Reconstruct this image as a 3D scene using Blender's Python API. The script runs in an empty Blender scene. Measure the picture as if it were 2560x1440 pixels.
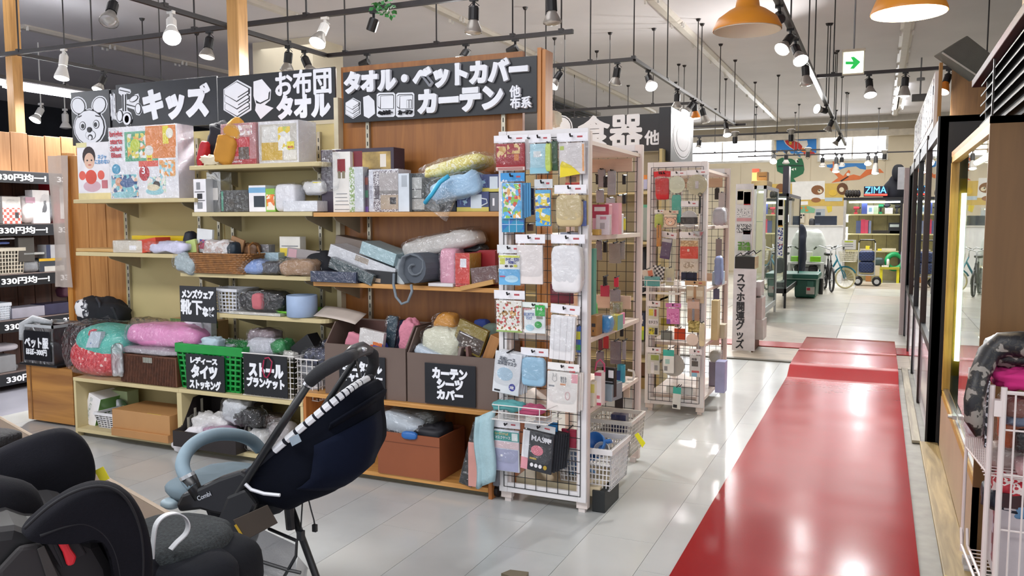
import bpy, math, random
from mathutils import Vector as V, Matrix, noise
sc = bpy.context.scene
COL = sc.collection
# ---------------------------------------------------------------- camera, world, big lights, exposure
R = ((.9130257, .0336778, -.4065094), (.4079017, -.0767033, .9097982), (-.0005406, -.996485, -.0837693))
FPX, HC = 2052.0, 1.5
cam = bpy.data.objects.new('camera', bpy.data.cameras.new('camera'))
COL.objects.link(cam)
cam.data.sensor_width = 36
cam.data.lens = FPX / 2560 * 36
cam.data.clip_start = .05
cam.matrix_world = Matrix(((R[0][0], -R[0][1], -R[0][2], 0), (R[1][0], -R[1][1], -R[1][2], 0), (R[2][0], -R[2][1], -R[2][2], HC), (0, 0, 0, 1)))
sc.camera = cam
wd = bpy.data.worlds.new('world'); sc.world = wd; wd.use_nodes = True
wd.node_tree.nodes['Background'].inputs[0].default_value = (.93, .96, 1, 1)
wd.node_tree.nodes['Background'].inputs[1].default_value = 1.35
def area(name, loc, sx, sy, e, col=(1, .98, .95), rot=(0, 0, 0)):
    l = bpy.data.lights.new(name, 'AREA'); l.shape = 'RECTANGLE'; l.size = sx; l.size_y = sy; l.energy = e; l.color = col
    o = bpy.data.objects.new(name, l); o.location = loc; o.rotation_euler = rot; COL.objects.link(o)
    return o
# soft fill lights added under the ceiling, no visible fixtures of their own
area('ceiling_fill', (-3.2, 0.2, 3.9), 5, 1.2, 200, (.97, .98, 1))
area('ceiling_fill', (-2.9, 6.2, 3.9), 1.2, 5, 45, (.97, .98, 1))
area('ceiling_fill', (-4.2, 12.5, 3.9), 2, 5, 130)
area('ceiling_fill', (-1.2, 19.0, 3.9), 5, 5, 250)
area('ceiling_fill', (-7.5, 7.0, 3.9), 1.2, 5, 30)
sc.view_settings.view_transform = 'Standard'
sc.view_settings.look = 'None'
sc.view_settings.gamma = 1
sc.view_settings.use_curve_mapping = False
sc.view_settings.exposure = .2
sc.cycles.use_denoising = True
sc.cycles.max_bounces = 7
sc.cycles.diffuse_bounces = 4
sc.cycles.glossy_bounces = 4
sc.cycles.transparent_max_bounces = 14
sc.cycles.sample_clamp_indirect = 6
sc.cycles.caustics_reflective = False
sc.cycles.caustics_refractive = False
# ---------------------------------------------------------------- from a picture point to a place on a known plane
def ray(u, v):
    a, b = u - 1280, v - 720
    return V([r[0] * a + r[1] * b + r[2] * FPX for r in R])
EYE = V((0, 0, HC))
def PZ(u, v, z=0.): d = ray(u, v); return EYE + d * ((z - HC) / d.z)
def PY(u, v, y): d = ray(u, v); return EYE + d * (y / d.y)
def PX(u, v, x): d = ray(u, v); return EYE + d * (x / d.x)
def PP(u, v, p, n): d = ray(u, v); n = V(n); return EYE + d * ((V(p) - EYE).dot(n) / d.dot(n))
# ---------------------------------------------------------------- materials
def lin(h):
    if not isinstance(h, str): return tuple(h) + (1,)
    c = [int(h[i:i + 2], 16) / 255 for i in (0, 2, 4)]
    return tuple((x / 12.92 if x <= .04045 else ((x + .055) / 1.055) ** 2.4) for x in c) + (1,)
MATS = {}
def nt_new(name):
    m = bpy.data.materials.new(name); m.use_nodes = True
    return m, m.node_tree.nodes, m.node_tree.links
def M(c, r=.5, m=0., em=0., nz=.06, ns=9., bump=0., bs=60., al=1., coat=0., stretch=(1, 1, 1), sp=.5):
    """plain procedural surface: a colour broken up by faint noise, optional fine relief"""
    key = (c, r, m, em, nz, ns, bump, bs, al, coat, stretch, sp)
    if key in MATS: return MATS[key]
    mt, N, L = nt_new('surface_' + str(c))
    p = N['Principled BSDF']
    p.inputs['Roughness'].default_value = r; p.inputs['Metallic'].default_value = m
    p.inputs['Alpha'].default_value = al; p.inputs['Specular IOR Level'].default_value = sp; p.inputs['Coat Weight'].default_value = coat
    col = lin(c)
    if em:
        p.inputs['Emission Color'].default_value = col; p.inputs['Emission Strength'].default_value = em
    tc = N.new('ShaderNodeTexCoord'); mp = N.new('ShaderNodeMapping'); mp.inputs['Scale'].default_value = stretch
    L.new(tc.outputs['Object'], mp.inputs['Vector'])
    if nz:
        n = N.new('ShaderNodeTexNoise'); n.inputs['Scale'].default_value = ns; n.inputs['Detail'].default_value = 4
        L.new(mp.outputs[0], n.inputs['Vector'])
        rp = N.new('ShaderNodeValToRGB'); rp.color_ramp.elements[0].position = .3; rp.color_ramp.elements[1].position = .7
        rp.color_ramp.elements[0].color = tuple(max(0, x * (1 - nz * 2)) for x in col[:3]) + (1,)
        rp.color_ramp.elements[1].color = tuple(min(1, x * (1 + nz)) for x in col[:3]) + (1,)
        L.new(n.outputs[0], rp.inputs[0]); L.new(rp.outputs[0], p.inputs['Base Color'])
    else: p.inputs['Base Color'].default_value = col
    if bump:
        b = N.new('ShaderNodeBump'); b.inputs['Strength'].default_value = bump; b.inputs['Distance'].default_value = .02
        n2 = N.new('ShaderNodeTexNoise'); n2.inputs['Scale'].default_value = bs; n2.inputs['Detail'].default_value = 3
        L.new(mp.outputs[0], n2.inputs['Vector']); L.new(n2.outputs[0], b.inputs['Height']); L.new(b.outputs[0], p.inputs['Normal'])
    MATS[key] = mt
    return mt
def PRINT(cols, scale=14., r=.45, kind='VORONOI', lines=0):
    """busy printed pattern in several flat colours"""
    key = ('p', tuple(cols), scale, r, kind)
    if key in MATS: return MATS[key]
    mt, N, L = nt_new('print'); p = N['Principled BSDF']; p.inputs['Roughness'].default_value = r
    tc = N.new('ShaderNodeTexCoord')
    if kind == 'VORONOI':
        t = N.new('ShaderNodeTexVoronoi'); out = t.outputs['Color']
    elif kind == 'CHECK':
        t = N.new('ShaderNodeTexChecker'); out = t.outputs['Fac']
    else:
        t = N.new('ShaderNodeTexNoise'); t.inputs['Detail'].default_value = 2; out = t.outputs[0]
    t.inputs['Scale'].default_value = scale * (1.7 if kind == 'VORONOI' else 1)
    L.new(tc.outputs['Object'], t.inputs['Vector'])
    rp = N.new('ShaderNodeValToRGB'); rp.color_ramp.interpolation = 'CONSTANT'
    e = rp.color_ramp.elements; n = len(cols)
    while len(e) < n: e.new(.5)
    for i, c in enumerate(cols):
        e[i].position = i / n if kind != 'NOISE' else (0 if i == 0 else .36 + .28 * i / n); e[i].color = lin(c)
    L.new(out, rp.inputs[0]); L.new(rp.outputs[0], p.inputs['Base Color'])
    MATS[key] = mt
    return mt
def WOOD(c1, c2, r=.5, axis='z', sc_=3., coat=0.):
    key = ('w', c1, c2, r, axis, sc_)
    if key in MATS: return MATS[key]
    mt, N, L = nt_new('wood'); p = N['Principled BSDF']; p.inputs['Roughness'].default_value = r; p.inputs['Coat Weight'].default_value = coat
    tc = N.new('ShaderNodeTexCoord'); mp = N.new('ShaderNodeMapping'); s = [9., 9., 9.]; s['xyz'.index(axis)] = .7
    mp.inputs['Scale'].default_value = s; L.new(tc.outputs['Object'], mp.inputs['Vector'])
    n = N.new('ShaderNodeTexNoise'); n.inputs['Scale'].default_value = sc_; n.inputs['Detail'].default_value = 6; n.inputs['Distortion'].default_value = .8
    L.new(mp.outputs[0], n.inputs['Vector'])
    rp = N.new('ShaderNodeValToRGB'); rp.color_ramp.elements[0].position = .3; rp.color_ramp.elements[1].position = .68
    rp.color_ramp.elements[0].color = lin(c1); rp.color_ramp.elements[1].color = lin(c2)
    L.new(n.outputs[0], rp.inputs[0]); L.new(rp.outputs[0], p.inputs['Base Color'])
    b = N.new('ShaderNodeBump'); b.inputs['Strength'].default_value = .12; L.new(n.outputs[0], b.inputs['Height']); L.new(b.outputs[0], p.inputs['Normal'])
    MATS[key] = mt
    return mt
def CLEAR(name, tint='ffffff', rough=.0, lo=.04, hi=.7, bump=0., bs=30.):
    """thin see-through sheet: transparent, mirroring more at a grazing look"""
    if name in MATS: return MATS[name]
    mt, N, L = nt_new(name); N.remove(N['Principled BSDF']); out = N['Material Output']
    tr = N.new('ShaderNodeBsdfTransparent'); tr.inputs[0].default_value = lin(tint)
    gl = N.new('ShaderNodeBsdfGlossy'); gl.inputs['Roughness'].default_value = rough; gl.inputs[0].default_value = (1, 1, 1, 1)
    lw = N.new('ShaderNodeLayerWeight'); lw.inputs[0].default_value = .35
    mr = N.new('ShaderNodeMapRange'); mr.inputs['To Min'].default_value = lo; mr.inputs['To Max'].default_value = hi
    mx = N.new('ShaderNodeMixShader')
    L.new(lw.outputs['Facing'], mr.inputs[0]); L.new(mr.outputs[0], mx.inputs[0]); L.new(tr.outputs[0], mx.inputs[1]); L.new(gl.outputs[0], mx.inputs[2])
    if bump:
        tc = N.new('ShaderNodeTexCoord'); n = N.new('ShaderNodeTexNoise'); n.inputs['Scale'].default_value = bs; n.inputs['Detail'].default_value = 3; n.inputs['Distortion'].default_value = 1.
        L.new(tc.outputs['Object'], n.inputs['Vector'])
        b = N.new('ShaderNodeBump'); b.inputs['Strength'].default_value = bump; b.inputs['Distance'].default_value = .03
        L.new(n.outputs[0], b.inputs['Height']); L.new(b.outputs[0], gl.inputs['Normal'])
    L.new(mx.outputs[0], out.inputs[0])
    MATS[name] = mt
    return mt
GLASS = CLEAR('glass', 'eef6f2', 0., .05, .85)
WRAP = CLEAR('clear_film', 'fafbfc', .07, .05, .30, 1., 22.)
HAZY = CLEAR('hazy_plastic', 'dfe3e6', .3, .25, .7, .4, 12.)
BLACK = M('1a1b20', .45); WHITE = M('e8e8ec', .5); BOARD = M('16181f', .32, nz=.2, ns=4); LET = M('eef0f6', .5, nz=.02)
BLKM = M('17171a', .4, nz=.1); PALE = M('d9cfcb', .55, nz=.06, ns=5); CHROME = M('c8c8cc', .25, 1.)
CREAM = M('cbbb8e', .55, nz=.04, ns=3); YEL = M('f2e23c', .55); GRY = M('8b8d92', .6); WIREW = M('e6e3e0', .4)
RED = M('c8242c', .5); INK = M('2a2a30', .6)
# ---------------------------------------------------------------- mesh builder
class G:
    def __init__(s): s.v = []; s.f = []; s.m = []; s.k = 0
    def add(s, vs, fs):
        o = len(s.v); s.v += [V(p) for p in vs]; s.f += [tuple(i + o for i in q) for q in fs]; s.m += [s.k] * len(fs)
        return s
    def box(s, x0, y0, z0, x1, y1, z1):
        if x0 > x1: x0, x1 = x1, x0
        if y0 > y1: y0, y1 = y1, y0
        if z0 > z1: z0, z1 = z1, z0
        return s.add([(x, y, z) for x in (x0, x1) for y in (y0, y1) for z in (z0, z1)],
                     [(0, 1, 3, 2), (4, 6, 7, 5), (0, 4, 5, 1), (2, 3, 7, 6), (0, 2, 6, 4), (1, 5, 7, 3)])
    def quad(s, a, b, c, d): return s.add([a, b, c, d], [(0, 1, 2, 3)])
    def cyl(s, a, b, r, r2=None, n=10, cap=True):
        a, b = V(a), V(b); r2 = r if r2 is None else r2; d = (b - a).normalized()
        e = d.orthogonal().normalized(); g = d.cross(e); vs = []
        for c, q in ((a, r), (b, r2)):
            for i in range(n):
                t = 2 * math.pi * i / n; vs.append(c + (e * math.cos(t) + g * math.sin(t)) * q)
        fs = [(i, (i + 1) % n, n + (i + 1) % n, n + i) for i in range(n)]
        if cap: fs += [tuple(range(n - 1, -1, -1)), tuple(range(n, 2 * n))]
        return s.add(vs, fs)
    def tube(s, pts, r, n=6, closed=False):
        pts = [V(p) for p in pts]; k = len(pts); rs = r if isinstance(r, (list, tuple)) else [r] * k; vs = []
        prev = None
        for i, p in enumerate(pts):
            a = pts[i - 1] if (i or closed) else p; b = pts[(i + 1) % k] if (i < k - 1 or closed) else p
            d = (b - a).normalized()
            e = d.orthogonal().normalized() if prev is None else (prev - d * prev.dot(d)).normalized()
            prev = e; g = d.cross(e)
            for j in range(n):
                t = 2 * math.pi * j / n; vs.append(p + (e * math.cos(t) + g * math.sin(t)) * rs[i])
        fs = []
        for i in range(k if closed else k - 1):
            for j in range(n):
                q = (i + 1) % k; fs.append((i * n + j, i * n + (j + 1) % n, q * n + (j + 1) % n, q * n + j))
        if not closed: fs += [tuple(range(n - 1, -1, -1)), tuple(range((k - 1) * n, k * n))]
        return s.add(vs, fs)
    def lathe(s, prof, n=16, c=(0, 0, 0), a=None):
        c = V(c); vs = []
        q = Matrix.Identity(3) if a is None else V((0, 0, 1)).rotation_difference(V(a)).to_matrix()
        for r, z in prof:
            for i in range(n):
                t = 2 * math.pi * i / n; vs.append(c + q @ V((r * math.cos(t), r * math.sin(t), z)))
        fs = [(j * n + i, j * n + (i + 1) % n, (j + 1) * n + (i + 1) % n, (j + 1) * n + i) for j in range(len(prof) - 1) for i in range(n)]
        return s.add(vs, fs)
    def prism(s, poly, d0, d1, pl='xz'):
        n = len(poly)
        def at(p, d): return {'xz': (p[0], d, p[1]), 'xy': (p[0], p[1], d), 'yz': (d, p[0], p[1])}[pl]
        vs = [at(p, d0) for p in poly] + [at(p, d1) for p in poly]
        return s.add(vs, [tuple(range(n)), tuple(range(2 * n - 1, n - 1, -1))] + [(i, i + n, (i + 1) % n + n, (i + 1) % n) for i in range(n)])
    def grid(s, fn, nu, nv, cu=False, cv=False):
        vs = [fn(i / (nu if cu else nu - 1), j / (nv if cv else nv - 1)) for i in range(nu) for j in range(nv)]
        fs = [(i * nv + j, ((i + 1) % nu) * nv + j, ((i + 1) % nu) * nv + (j + 1) % nv, i * nv + (j + 1) % nv)
              for i in range(nu if cu else nu - 1) for j in range(nv if cv else nv - 1)]
        return s.add(vs, fs)
    def blob(s, c, h, e1=.7, e2=.6, amp=.05, fr=3., seed=0, n=20, top=1.):
        """rounded, slightly crumpled body: half sizes h about centre c"""
        c = V(c); o = V((seed * 3.7, seed * 1.3, seed * 2.1)); P = lambda x, e: math.copysign(abs(x) ** e, x)
        m = max(h)
        def fn(a, b):
            t = (a - .5) * math.pi; f = b * 2 * math.pi
            p = V((P(math.cos(t), e1) * P(math.cos(f), e2), P(math.cos(t), e1) * P(math.sin(f), e2), P(math.sin(t), e1)))
            if p.z > 0 and top != 1.: p.x *= 1 - (1 - top) * p.z; p.y *= 1 - (1 - top) * p.z
            q = V((p.x * h[0], p.y * h[1], p.z * h[2]))
            w = noise.noise(q * (fr / m) + o) + .5 * noise.noise(q * (fr * 2.3 / m) + o * 2) - (.9 * abs(noise.noise(q * (fr * 1.5 / m) + o * 3)) - .2 if amp > .04 else 0)
            return c + q + V((p.x, p.y, p.z)) * (w * amp * m)
        return s.grid(fn, n, n + 6, cv=True)
    def xf(s, mt): s.v = [mt @ p for p in s.v]; return s
def ob(name, g, mat, par=None, loc=None, rot=(0, 0, 0), smooth=False, bevel=0, sub=0, solid=0):
    """one mesh object; without a parent its origin goes to the base of the shape"""
    me = bpy.data.meshes.new(name); vs = g.v
    root = par
    while root is not None and root.name not in WORLD: root = root.parent
    if root is not None: vs = [p - root.location for p in vs]
    elif par is None and loc is None and vs:
        loc = V(((min(p.x for p in vs) + max(p.x for p in vs)) / 2, (min(p.y for p in vs) + max(p.y for p in vs)) / 2, min(p.z for p in vs)))
        vs = [p - loc for p in vs]
    me.from_pydata([tuple(p) for p in vs], [], g.f)
    ms = mat if isinstance(mat, (list, tuple)) else [mat]
    for m_ in ms: me.materials.append(m_)
    if len(ms) > 1: me.polygons.foreach_set('material_index', g.m)
    if smooth: me.polygons.foreach_set('use_smooth', [True] * len(me.polygons))
    me.validate(); me.update()
    o = bpy.data.objects.new(name, me); COL.objects.link(o)
    if par is not None: o.parent = par
    if loc is not None: o.location = loc
    o.rotation_euler = rot
    if solid: md = o.modifiers.new('s', 'SOLIDIFY'); md.thickness = solid; md.offset = 0
    if bevel: md = o.modifiers.new('b', 'BEVEL'); md.width = bevel; md.segments = 2; md.limit_method = 'ANGLE'
    if sub: md = o.modifiers.new('u', 'SUBSURF'); md.levels = sub; md.render_levels = sub
    return o
WORLD = set()
def tag(o, label, cat, group=None):
    o['label'] = label; o['category'] = cat
    if group: o['group'] = group
    return o
def T(name, label, cat, loc=(0, 0, 0), rot=(0, 0, 0), group=None, w=False):
    o = bpy.data.objects.new(name, None); COL.objects.link(o); o.empty_display_size = .05
    o.location = loc; o.rotation_euler = rot if not isinstance(rot, (int, float)) else (0, 0, rot)
    if w: WORLD.add(o.name)
    return tag(o, label, cat, group)
def struct(name, g, mat, par=None, **k):
    if par is None: k.setdefault('loc', (0, 0, 0))
    o = ob(name, g, mat, par, **k)
    if par is None: o['kind'] = 'structure'
    return o
def kids(root):
    return [c for c in bpy.data.objects if c.parent == root]
def dup(root, loc, rot=None, label=None, ch=None):
    r = root.copy(); COL.objects.link(r); r.location = loc
    if rot is not None: r.rotation_euler = rot
    if label: r['label'] = label
    for c in ch if ch is not None else kids(root):
        d = c.copy(); COL.objects.link(d); d.parent = r
    return r
TC = {}
def TG(s, w, h, ext=.002, bold=.035, rows=1.):
    """lettering fitted into w x h, centred, facing -y"""
    kan = any(ord(q) > 0x3100 for q in s) and bold > .012      # dense kanji are thickened by shifted copies, not by offsetting
    key = (s, bold)
    if key not in TC:
        c = bpy.data.curves.new('t', 'FONT'); c.body = s; c.size = 1; c.offset = 0 if kan else bold; c.extrude = .5; c.resolution_u = 3; c.align_x = 'CENTER'; c.space_line = .95
        o = bpy.data.objects.new('t', c); me = bpy.data.meshes.new_from_object(o)
        TC[key] = ([v.co.copy() for v in me.vertices], [tuple(p.vertices) for p in me.polygons])
        bpy.data.objects.remove(o); bpy.data.curves.remove(c); bpy.data.meshes.remove(me)
    vs, fs = TC[key]; g = G()
    if not vs: return g
    x0, x1 = min(p.x for p in vs), max(p.x for p in vs); y0, y1 = min(p.y for p in vs), max(p.y for p in vs)
    sx = w / max(x1 - x0, 1e-4); sy = h / max(y1 - y0, 1e-4)
    if kan or (bold >= .04 and max(map(ord, s)) > 255):
        rd = .032 if kan else (.028 if len(s) < 5 or len(s) > 9 else .022)
        for i in range(8):
            dx, dz = rd * sx * math.cos(i * .7854), rd * sy * math.sin(i * .7854)
            g.add([((p.x - (x0 + x1) / 2) * sx * .97 + dx, -(p.z + .5) * ext * (1 + .004 * i), (p.y - (y0 + y1) / 2) * sy * .97 + dz) for p in vs], fs)
        return g
    return g.add([((p.x - (x0 + x1) / 2) * sx, -(p.z + .5) * ext, (p.y - (y0 + y1) / 2) * sy) for p in vs], fs)
def text(par, s, mat, x0, z0, x1, z1, y, ext=.002, bold=.035, name='lettering', mt=None):
    g = TG(s, abs(x1 - x0), abs(z1 - z0), ext, bold)
    g.xf(Matrix.Translation(((x0 + x1) / 2, y, (z0 + z1) / 2)))
    if mt is not None: g.xf(mt)
    return ob(name, g, mat, par)
def curve_through(pts, k=4):
    pts = [V(p) for p in pts]; out = []
    for i in range(len(pts) - 1):
        a, b, c, d = pts[max(0, i - 1)], pts[i], pts[i + 1], pts[min(len(pts) - 1, i + 2)]
        for j in range(k):
            t = j / k; out.append(.5 * (2 * b + (c - a) * t + (2 * a - 5 * b + 4 * c - d) * t * t + (3 * b - a - 3 * c + d) * t ** 3))
    return out + [pts[-1]]
def rnd(a, b): return random.uniform(a, b)
random.seed(7)
def ellipse(cx, cz, rx, rz, n=20, a0=0., a1=2 * math.pi):
    k = n if a1 - a0 > 6.28 else n + 1
    return [(cx + rx * math.cos(a0 + (a1 - a0) * i / n), cz + rz * math.sin(a0 + (a1 - a0) * i / n)) for i in range(k)]
# ================================================================ the room
FLM = M('c9c8c0', .22, nz=.05, ns=2.2, bump=.02, bs=3)
fl = G().box(-18, -4, -.06, 4.5, 24, -.004)
floor = struct('floor', fl, M('8f8d86', .5, nz=.1))
TILES = [M('bcbebd', .2, nz=.05, ns=2.2, bump=.015, bs=3), M('b9bcbb', .22, nz=.06, ns=3.1, bump=.015, bs=3), M('c0c1be', .18, nz=.05, ns=1.7, bump=.015, bs=3)]
k = 0
for i in range(-17, 5):
    for j in range(1, 11):
        x0 = -.902 + .3235 * i; y0 = 3.33 + .925 * (j - 3) + (.31 if i % 2 else 0)
        if x0 < -6.4 or x0 > .05: continue
        g = G().box(x0 + .0011, y0 + .0011, -.005, x0 + .3224, min(y0 + .9239, 9.0), 0 if y0 < 9 else -.004)
        if y0 < 8.9: ob('tile', g, TILES[(i * 7 + j * 3) % 3], floor); k += 1
ob('subfloor', G().box(-18, -4, -.0045, -6.0, 24, -.002).box(-6.1, -4, -.0045, 4.4, 1.5, -.002), M('94949f', .35, nz=.08, ns=2), floor)
PLK = [M('c4c0b4', .3, nz=.14, ns=3, stretch=(1, 6, 1)), M('d0ccc0', .25, nz=.08, ns=3), M('a89c8c', .4, nz=.2, ns=4, stretch=(1, 8, 1)), M('c8c6be', .28, nz=.12, ns=2)]
for j in range(9):
    for i in range(4):
        y0 = 9.0 + j * 1.7; x0 = -6 + i * 1.85
        g = G().box(x0 + .004, y0 + .003, -.005, x0 + 1.846, y0 + 1.697, .001)
        q = 2 if (j == 0 and i > 1) or (j == 1 and i == 2) or (i == 3 and j in (4, 6)) else (j * 3 + i * 5) % 2 + (3 if (i + j) % 3 == 0 else 0) * 0
        ob('plank', g, PLK[q if (i + j) % 4 else max(q, 3) if q != 2 else 2], floor)
CEM = M('d8d4d6', .7, nz=.03, ns=1.2)
struct('ceiling', G().box(-18, -4, 4, 4.5, 24, 4.12), CEM)
wb = struct('wall_back', G().box(-18, 23.5, 0, 4.5, 23.7, 4.0), M('d8ccb2', .7, nz=.03, ns=1))
for i in range(9):
    x = -7.2 + i * .91
    ob('panel', G().box(x + .006, 23.488, .05, x + .904, 23.5, 3.62), M('d9cdb4', .65, nz=.04, ns=1.3), wb)
ob('cornice', G().box(-18, 23.3, 3.62, 4.5, 23.5, 3.78), M('d4cab8', .6), wb)
struct('wall_right', G().box(2.6, 3.0, 0, 2.8, 23.5, 4), M('cfc9bf', .7, nz=.04, ns=2))
struct('wall_left', G().box(-17.2, -4, 0, -17, 23.5, 4), M('20242e', .8, nz=.15, ns=2))
# ceiling beam and the beige column behind the signs
cg = G().box(-8.25, 9.4, 0, -7.2, 10.1, 4)
struct('column', cg, M('d9d0ba', .6, nz=.03, ns=2))
struct('trim_1', G().box(-9, 22.0, 3.86, 3, 22.25, 4), M('b9b4ab', .7))
# bright daylight windows high on the back wall
for n_, (u0, u1, v0, v1) in enumerate(((1690, 1928, 346, 400), (2052, 2213, 331, 394))):
    a, b = PY(u0, v0, 23.45), PY(u1, v1, 23.45)
    t = bpy.data.objects.new('window_%d' % (n_ + 1), None); COL.objects.link(t); t['kind'] = 'structure'
    t.location = ((a.x + b.x) / 2, 23.46, b.z); WORLD.add(t.name)
    x0, x1, z0, z1 = a.x, b.x, b.z, a.z
    ob('pane', G().box(x0, 23.46, z0, x1, 23.47, z1), M('f4f8ff', .3, em=9., nz=0), t)
    ob('window_frame', G().box(x0 - .06, 23.4, z0 - .06, x1 + .06, 23.47, z0).box(x0 - .06, 23.4, z1, x1 + .06, 23.47, z1 + .06)
       .box(x0 - .06, 23.4, z0, x0, 23.47, z1).box(x1, 23.4, z0, x1 + .06, 23.47, z1).box((x0 + x1) / 2 - .02, 23.42, z0, (x0 + x1) / 2 + .02, 23.455, z1), M('d8d6d0', .5), t)
# painted pictures on the back wall: plain generic motifs
def mural(name, label, pieces, cat='mural'):
    """pieces: (colour, pixel outline, layer)"""
    t = T(name, label, cat, (PY(pieces[0][1][0][0], pieces[0][1][0][1], 23.48)), w=True)
    for c, poly, ly in pieces:
        pts = [PY(u, v, 23.48) for u, v in poly]
        ob('painted_shape', G().prism([(p.x, p.z) for p in pts], 23.484 - ly * .004, 23.486), M(c, .6, nz=.03), t)
def oval(u, v, a, b, n=16, r=0):
    return [(u + a * math.cos(6.2832 * i / n) * math.cos(r) - b * math.sin(6.2832 * i / n) * math.sin(r), v + a * math.cos(6.2832 * i / n) * math.sin(r) + b * math.sin(6.2832 * i / n) * math.cos(r)) for i in range(n)]
mural('rocket_mural', 'mural of a red rocket flying on a blue sky panel, back wall', [
    ('2f86d8', [(1941, 342), (2041, 339), (2041, 382), (1978, 384), (1972, 376), (1962, 383), (1952, 374), (1941, 382)], 0),
    ('ece8e0', [(1958, 349), (1972, 346), (2000, 352), (2018, 351), (2020, 362), (2008, 376), (1996, 380), (1975, 369), (1964, 360)], 1),
    ('c8322c', [(1962, 352), (1975, 349), (1998, 357), (2006, 366), (2002, 376), (1990, 377), (1975, 367), (1967, 361)], 2),
    ('e88830', [(2003, 370), (2020, 371), (2032, 380), (2018, 381), (2004, 380)], 2),
    ('c03038', [(2008, 381), (2034, 379), (2040, 388), (2028, 387), (2024, 393), (2012, 390)], 2),
    ('3f7fae', [(1988, 378), (1998, 382), (2002, 394), (1993, 389)], 2), ('e0c040', oval(1976, 358, 4, 4), 3)])
mural('dinosaur_mural', 'mural of a dark green grinning dinosaur head, back wall', [
    ('1f6a44', [(1943, 400), (1955, 394), (1980, 397), (1988, 402), (1995, 396), (2005, 396), (2009, 408), (2011, 424), (2008, 434), (1994, 442), (1984, 446), (1990, 455), (1976, 455), (1974, 440), (1955, 434), (1943, 428), (1941, 414)], 1),
    ('f0f0e8', oval(1992, 402, 4, 5), 2), ('14171a', oval(1994, 403, 2, 3), 3),
    ('123c2a', [(1945, 414), (1985, 412), (2008, 413), (2008, 416), (1985, 416), (1945, 418)], 2),
    ('f0f0e8', [(1978, 424), (1984, 420), (1984, 427)], 2), ('f0f0e8', [(1986, 422), (1990, 419), (1990, 426)], 2)])
mural('pterosaur_mural', 'mural of an orange pterosaur gliding over clouds, back wall', [
    ('3f86cc', [(2066, 412), (2100, 408), (2164, 408), (2165, 424), (2150, 422), (2140, 416), (2118, 418), (2100, 424), (2068, 418)], 0),
    ('e07840', [(2082, 398), (2092, 398), (2094, 430), (2108, 440), (2122, 424), (2126, 430), (2120, 440), (2134, 436), (2150, 440), (2166, 424), (2200, 422), (2210, 432), (2190, 432), (2170, 438), (2148, 449), (2110, 452), (2078, 457), (2096, 444), (2086, 434), (2074, 424), (2082, 418)], 1),
    ('3a2a24', [(2100, 452), (2120, 440), (2122, 442), (2104, 454)], 2), ('f2efe6', oval(2120, 436, 4, 4), 3)])
mural('bear_mural', 'mural of brown bears crowded round a table, back wall', [
    ('d8b860', [(1925, 460), (2110, 458), (2110, 515), (1925, 515)], 0),
    ('f0efec', [(1980, 454), (2062, 452), (2062, 498), (1980, 500)], 1),
    ('8a5a34', oval(2044, 475, 16, 12), 2), ('8a5a34', oval(1952, 470, 12, 11), 2), ('6a4428', oval(2106, 472, 14, 15), 2),
    ('e8d8b8', oval(2050, 478, 6, 5), 3), ('e8d8b8', oval(2104, 474, 6, 6), 3), ('1c1a1a', oval(2048, 476, 2, 2), 4),
    ('a06a40', oval(2040, 500, 12, 6), 2), ('c0d0dc', [(2062, 494), (2106, 494), (2106, 503), (2062, 503)], 2),
    ('e6c048', oval(2082, 482, 10, 8), 3), ('f4f4f4', [(1990, 504), (2020, 503), (2020, 512), (1990, 513)], 2)])
mural('green_mural', 'mural strip of a mint green spotted tail, low on the back wall', [
    ('7fb894', [(1990, 515), (2020, 515), (2038, 522), (2036, 532), (1990, 532)], 1), ('d88838', oval(2003, 520, 4, 3), 2), ('d88838', oval(2014, 519, 3, 3), 2), ('d88838', oval(2017, 526, 4, 3), 2),
    ('e8d048', [(2066, 516), (2080, 515), (2080, 528), (2070, 532)], 1)])
# ================================================================ red runner on the aisle
def runner():
    X0, X1 = -.757, .203
    prof = [(-1, .004), (7.6, .004), (8.1, .006), (8.32, .075), (8.5, .082), (9.3, .082), (9.32, .078), (9.34, .082), (10.4, .08), (10.46, .004), (10.5, .004)]
    g = G(); n = 13
    ys = []
    for (a, za), (b, zb) in zip(prof, prof[1:]):
        st = max(1, int((b - a) / .12))
        ys += [(a + (b - a) * i / st, za + (zb - za) * i / st) for i in range(st)]
    ys.append(prof[-1])
    def fn(u, v):
        y, z = ys[round(u * (len(ys) - 1))]; x = X0 + (X1 - X0) * v
        w = .004 + noise.noise(V((x * 1.2, y * 3.2, 1))) * .0035 + noise.noise(V((x * 2, y * 6, 4))) * .0012
        return (x, y, z + .002 + w)
    g.grid(fn, len(ys), n)
    g.k = 0
    for q in (0, n - 1):      # thin cut edges down to the floor
        e = [g.v[i * n + q] for i in range(len(ys))]
        for p, r_ in zip(e, e[1:]):
            g.quad(p, r_, (r_.x, r_.y, max(.0, r_.z - .005)), (p.x, p.y, max(.0, p.z - .005)))
    return g
ob_ = ob('runner_mat', runner(), M('92141a', .19, nz=.05, ns=1.5, bump=.03, bs=7, sp=.09), smooth=True)
tag(ob_, 'long glossy red runner mat laid down the aisle', 'mat')
tag(ob('mat', G().box(-2.3, 9.95, .002, -.77, 10.35, .012), M('b02a30', .25, nz=.08), bevel=.003), 'red mat crossing the floor left of the runner', 'mat')
tag(ob('mat', G().box(.215, 9.9, .002, .46, 10.4, .012), M('b03034', .25, nz=.08), bevel=.003), 'small torn red mat piece right of the runner', 'mat')
tag(ob('threshold_strip', G().box(-3.2, 8.92, .0, -.76, 9.0, .014), M('5a554c', .5)), 'dark metal strip across the floor left of the runner', 'strip')
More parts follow.
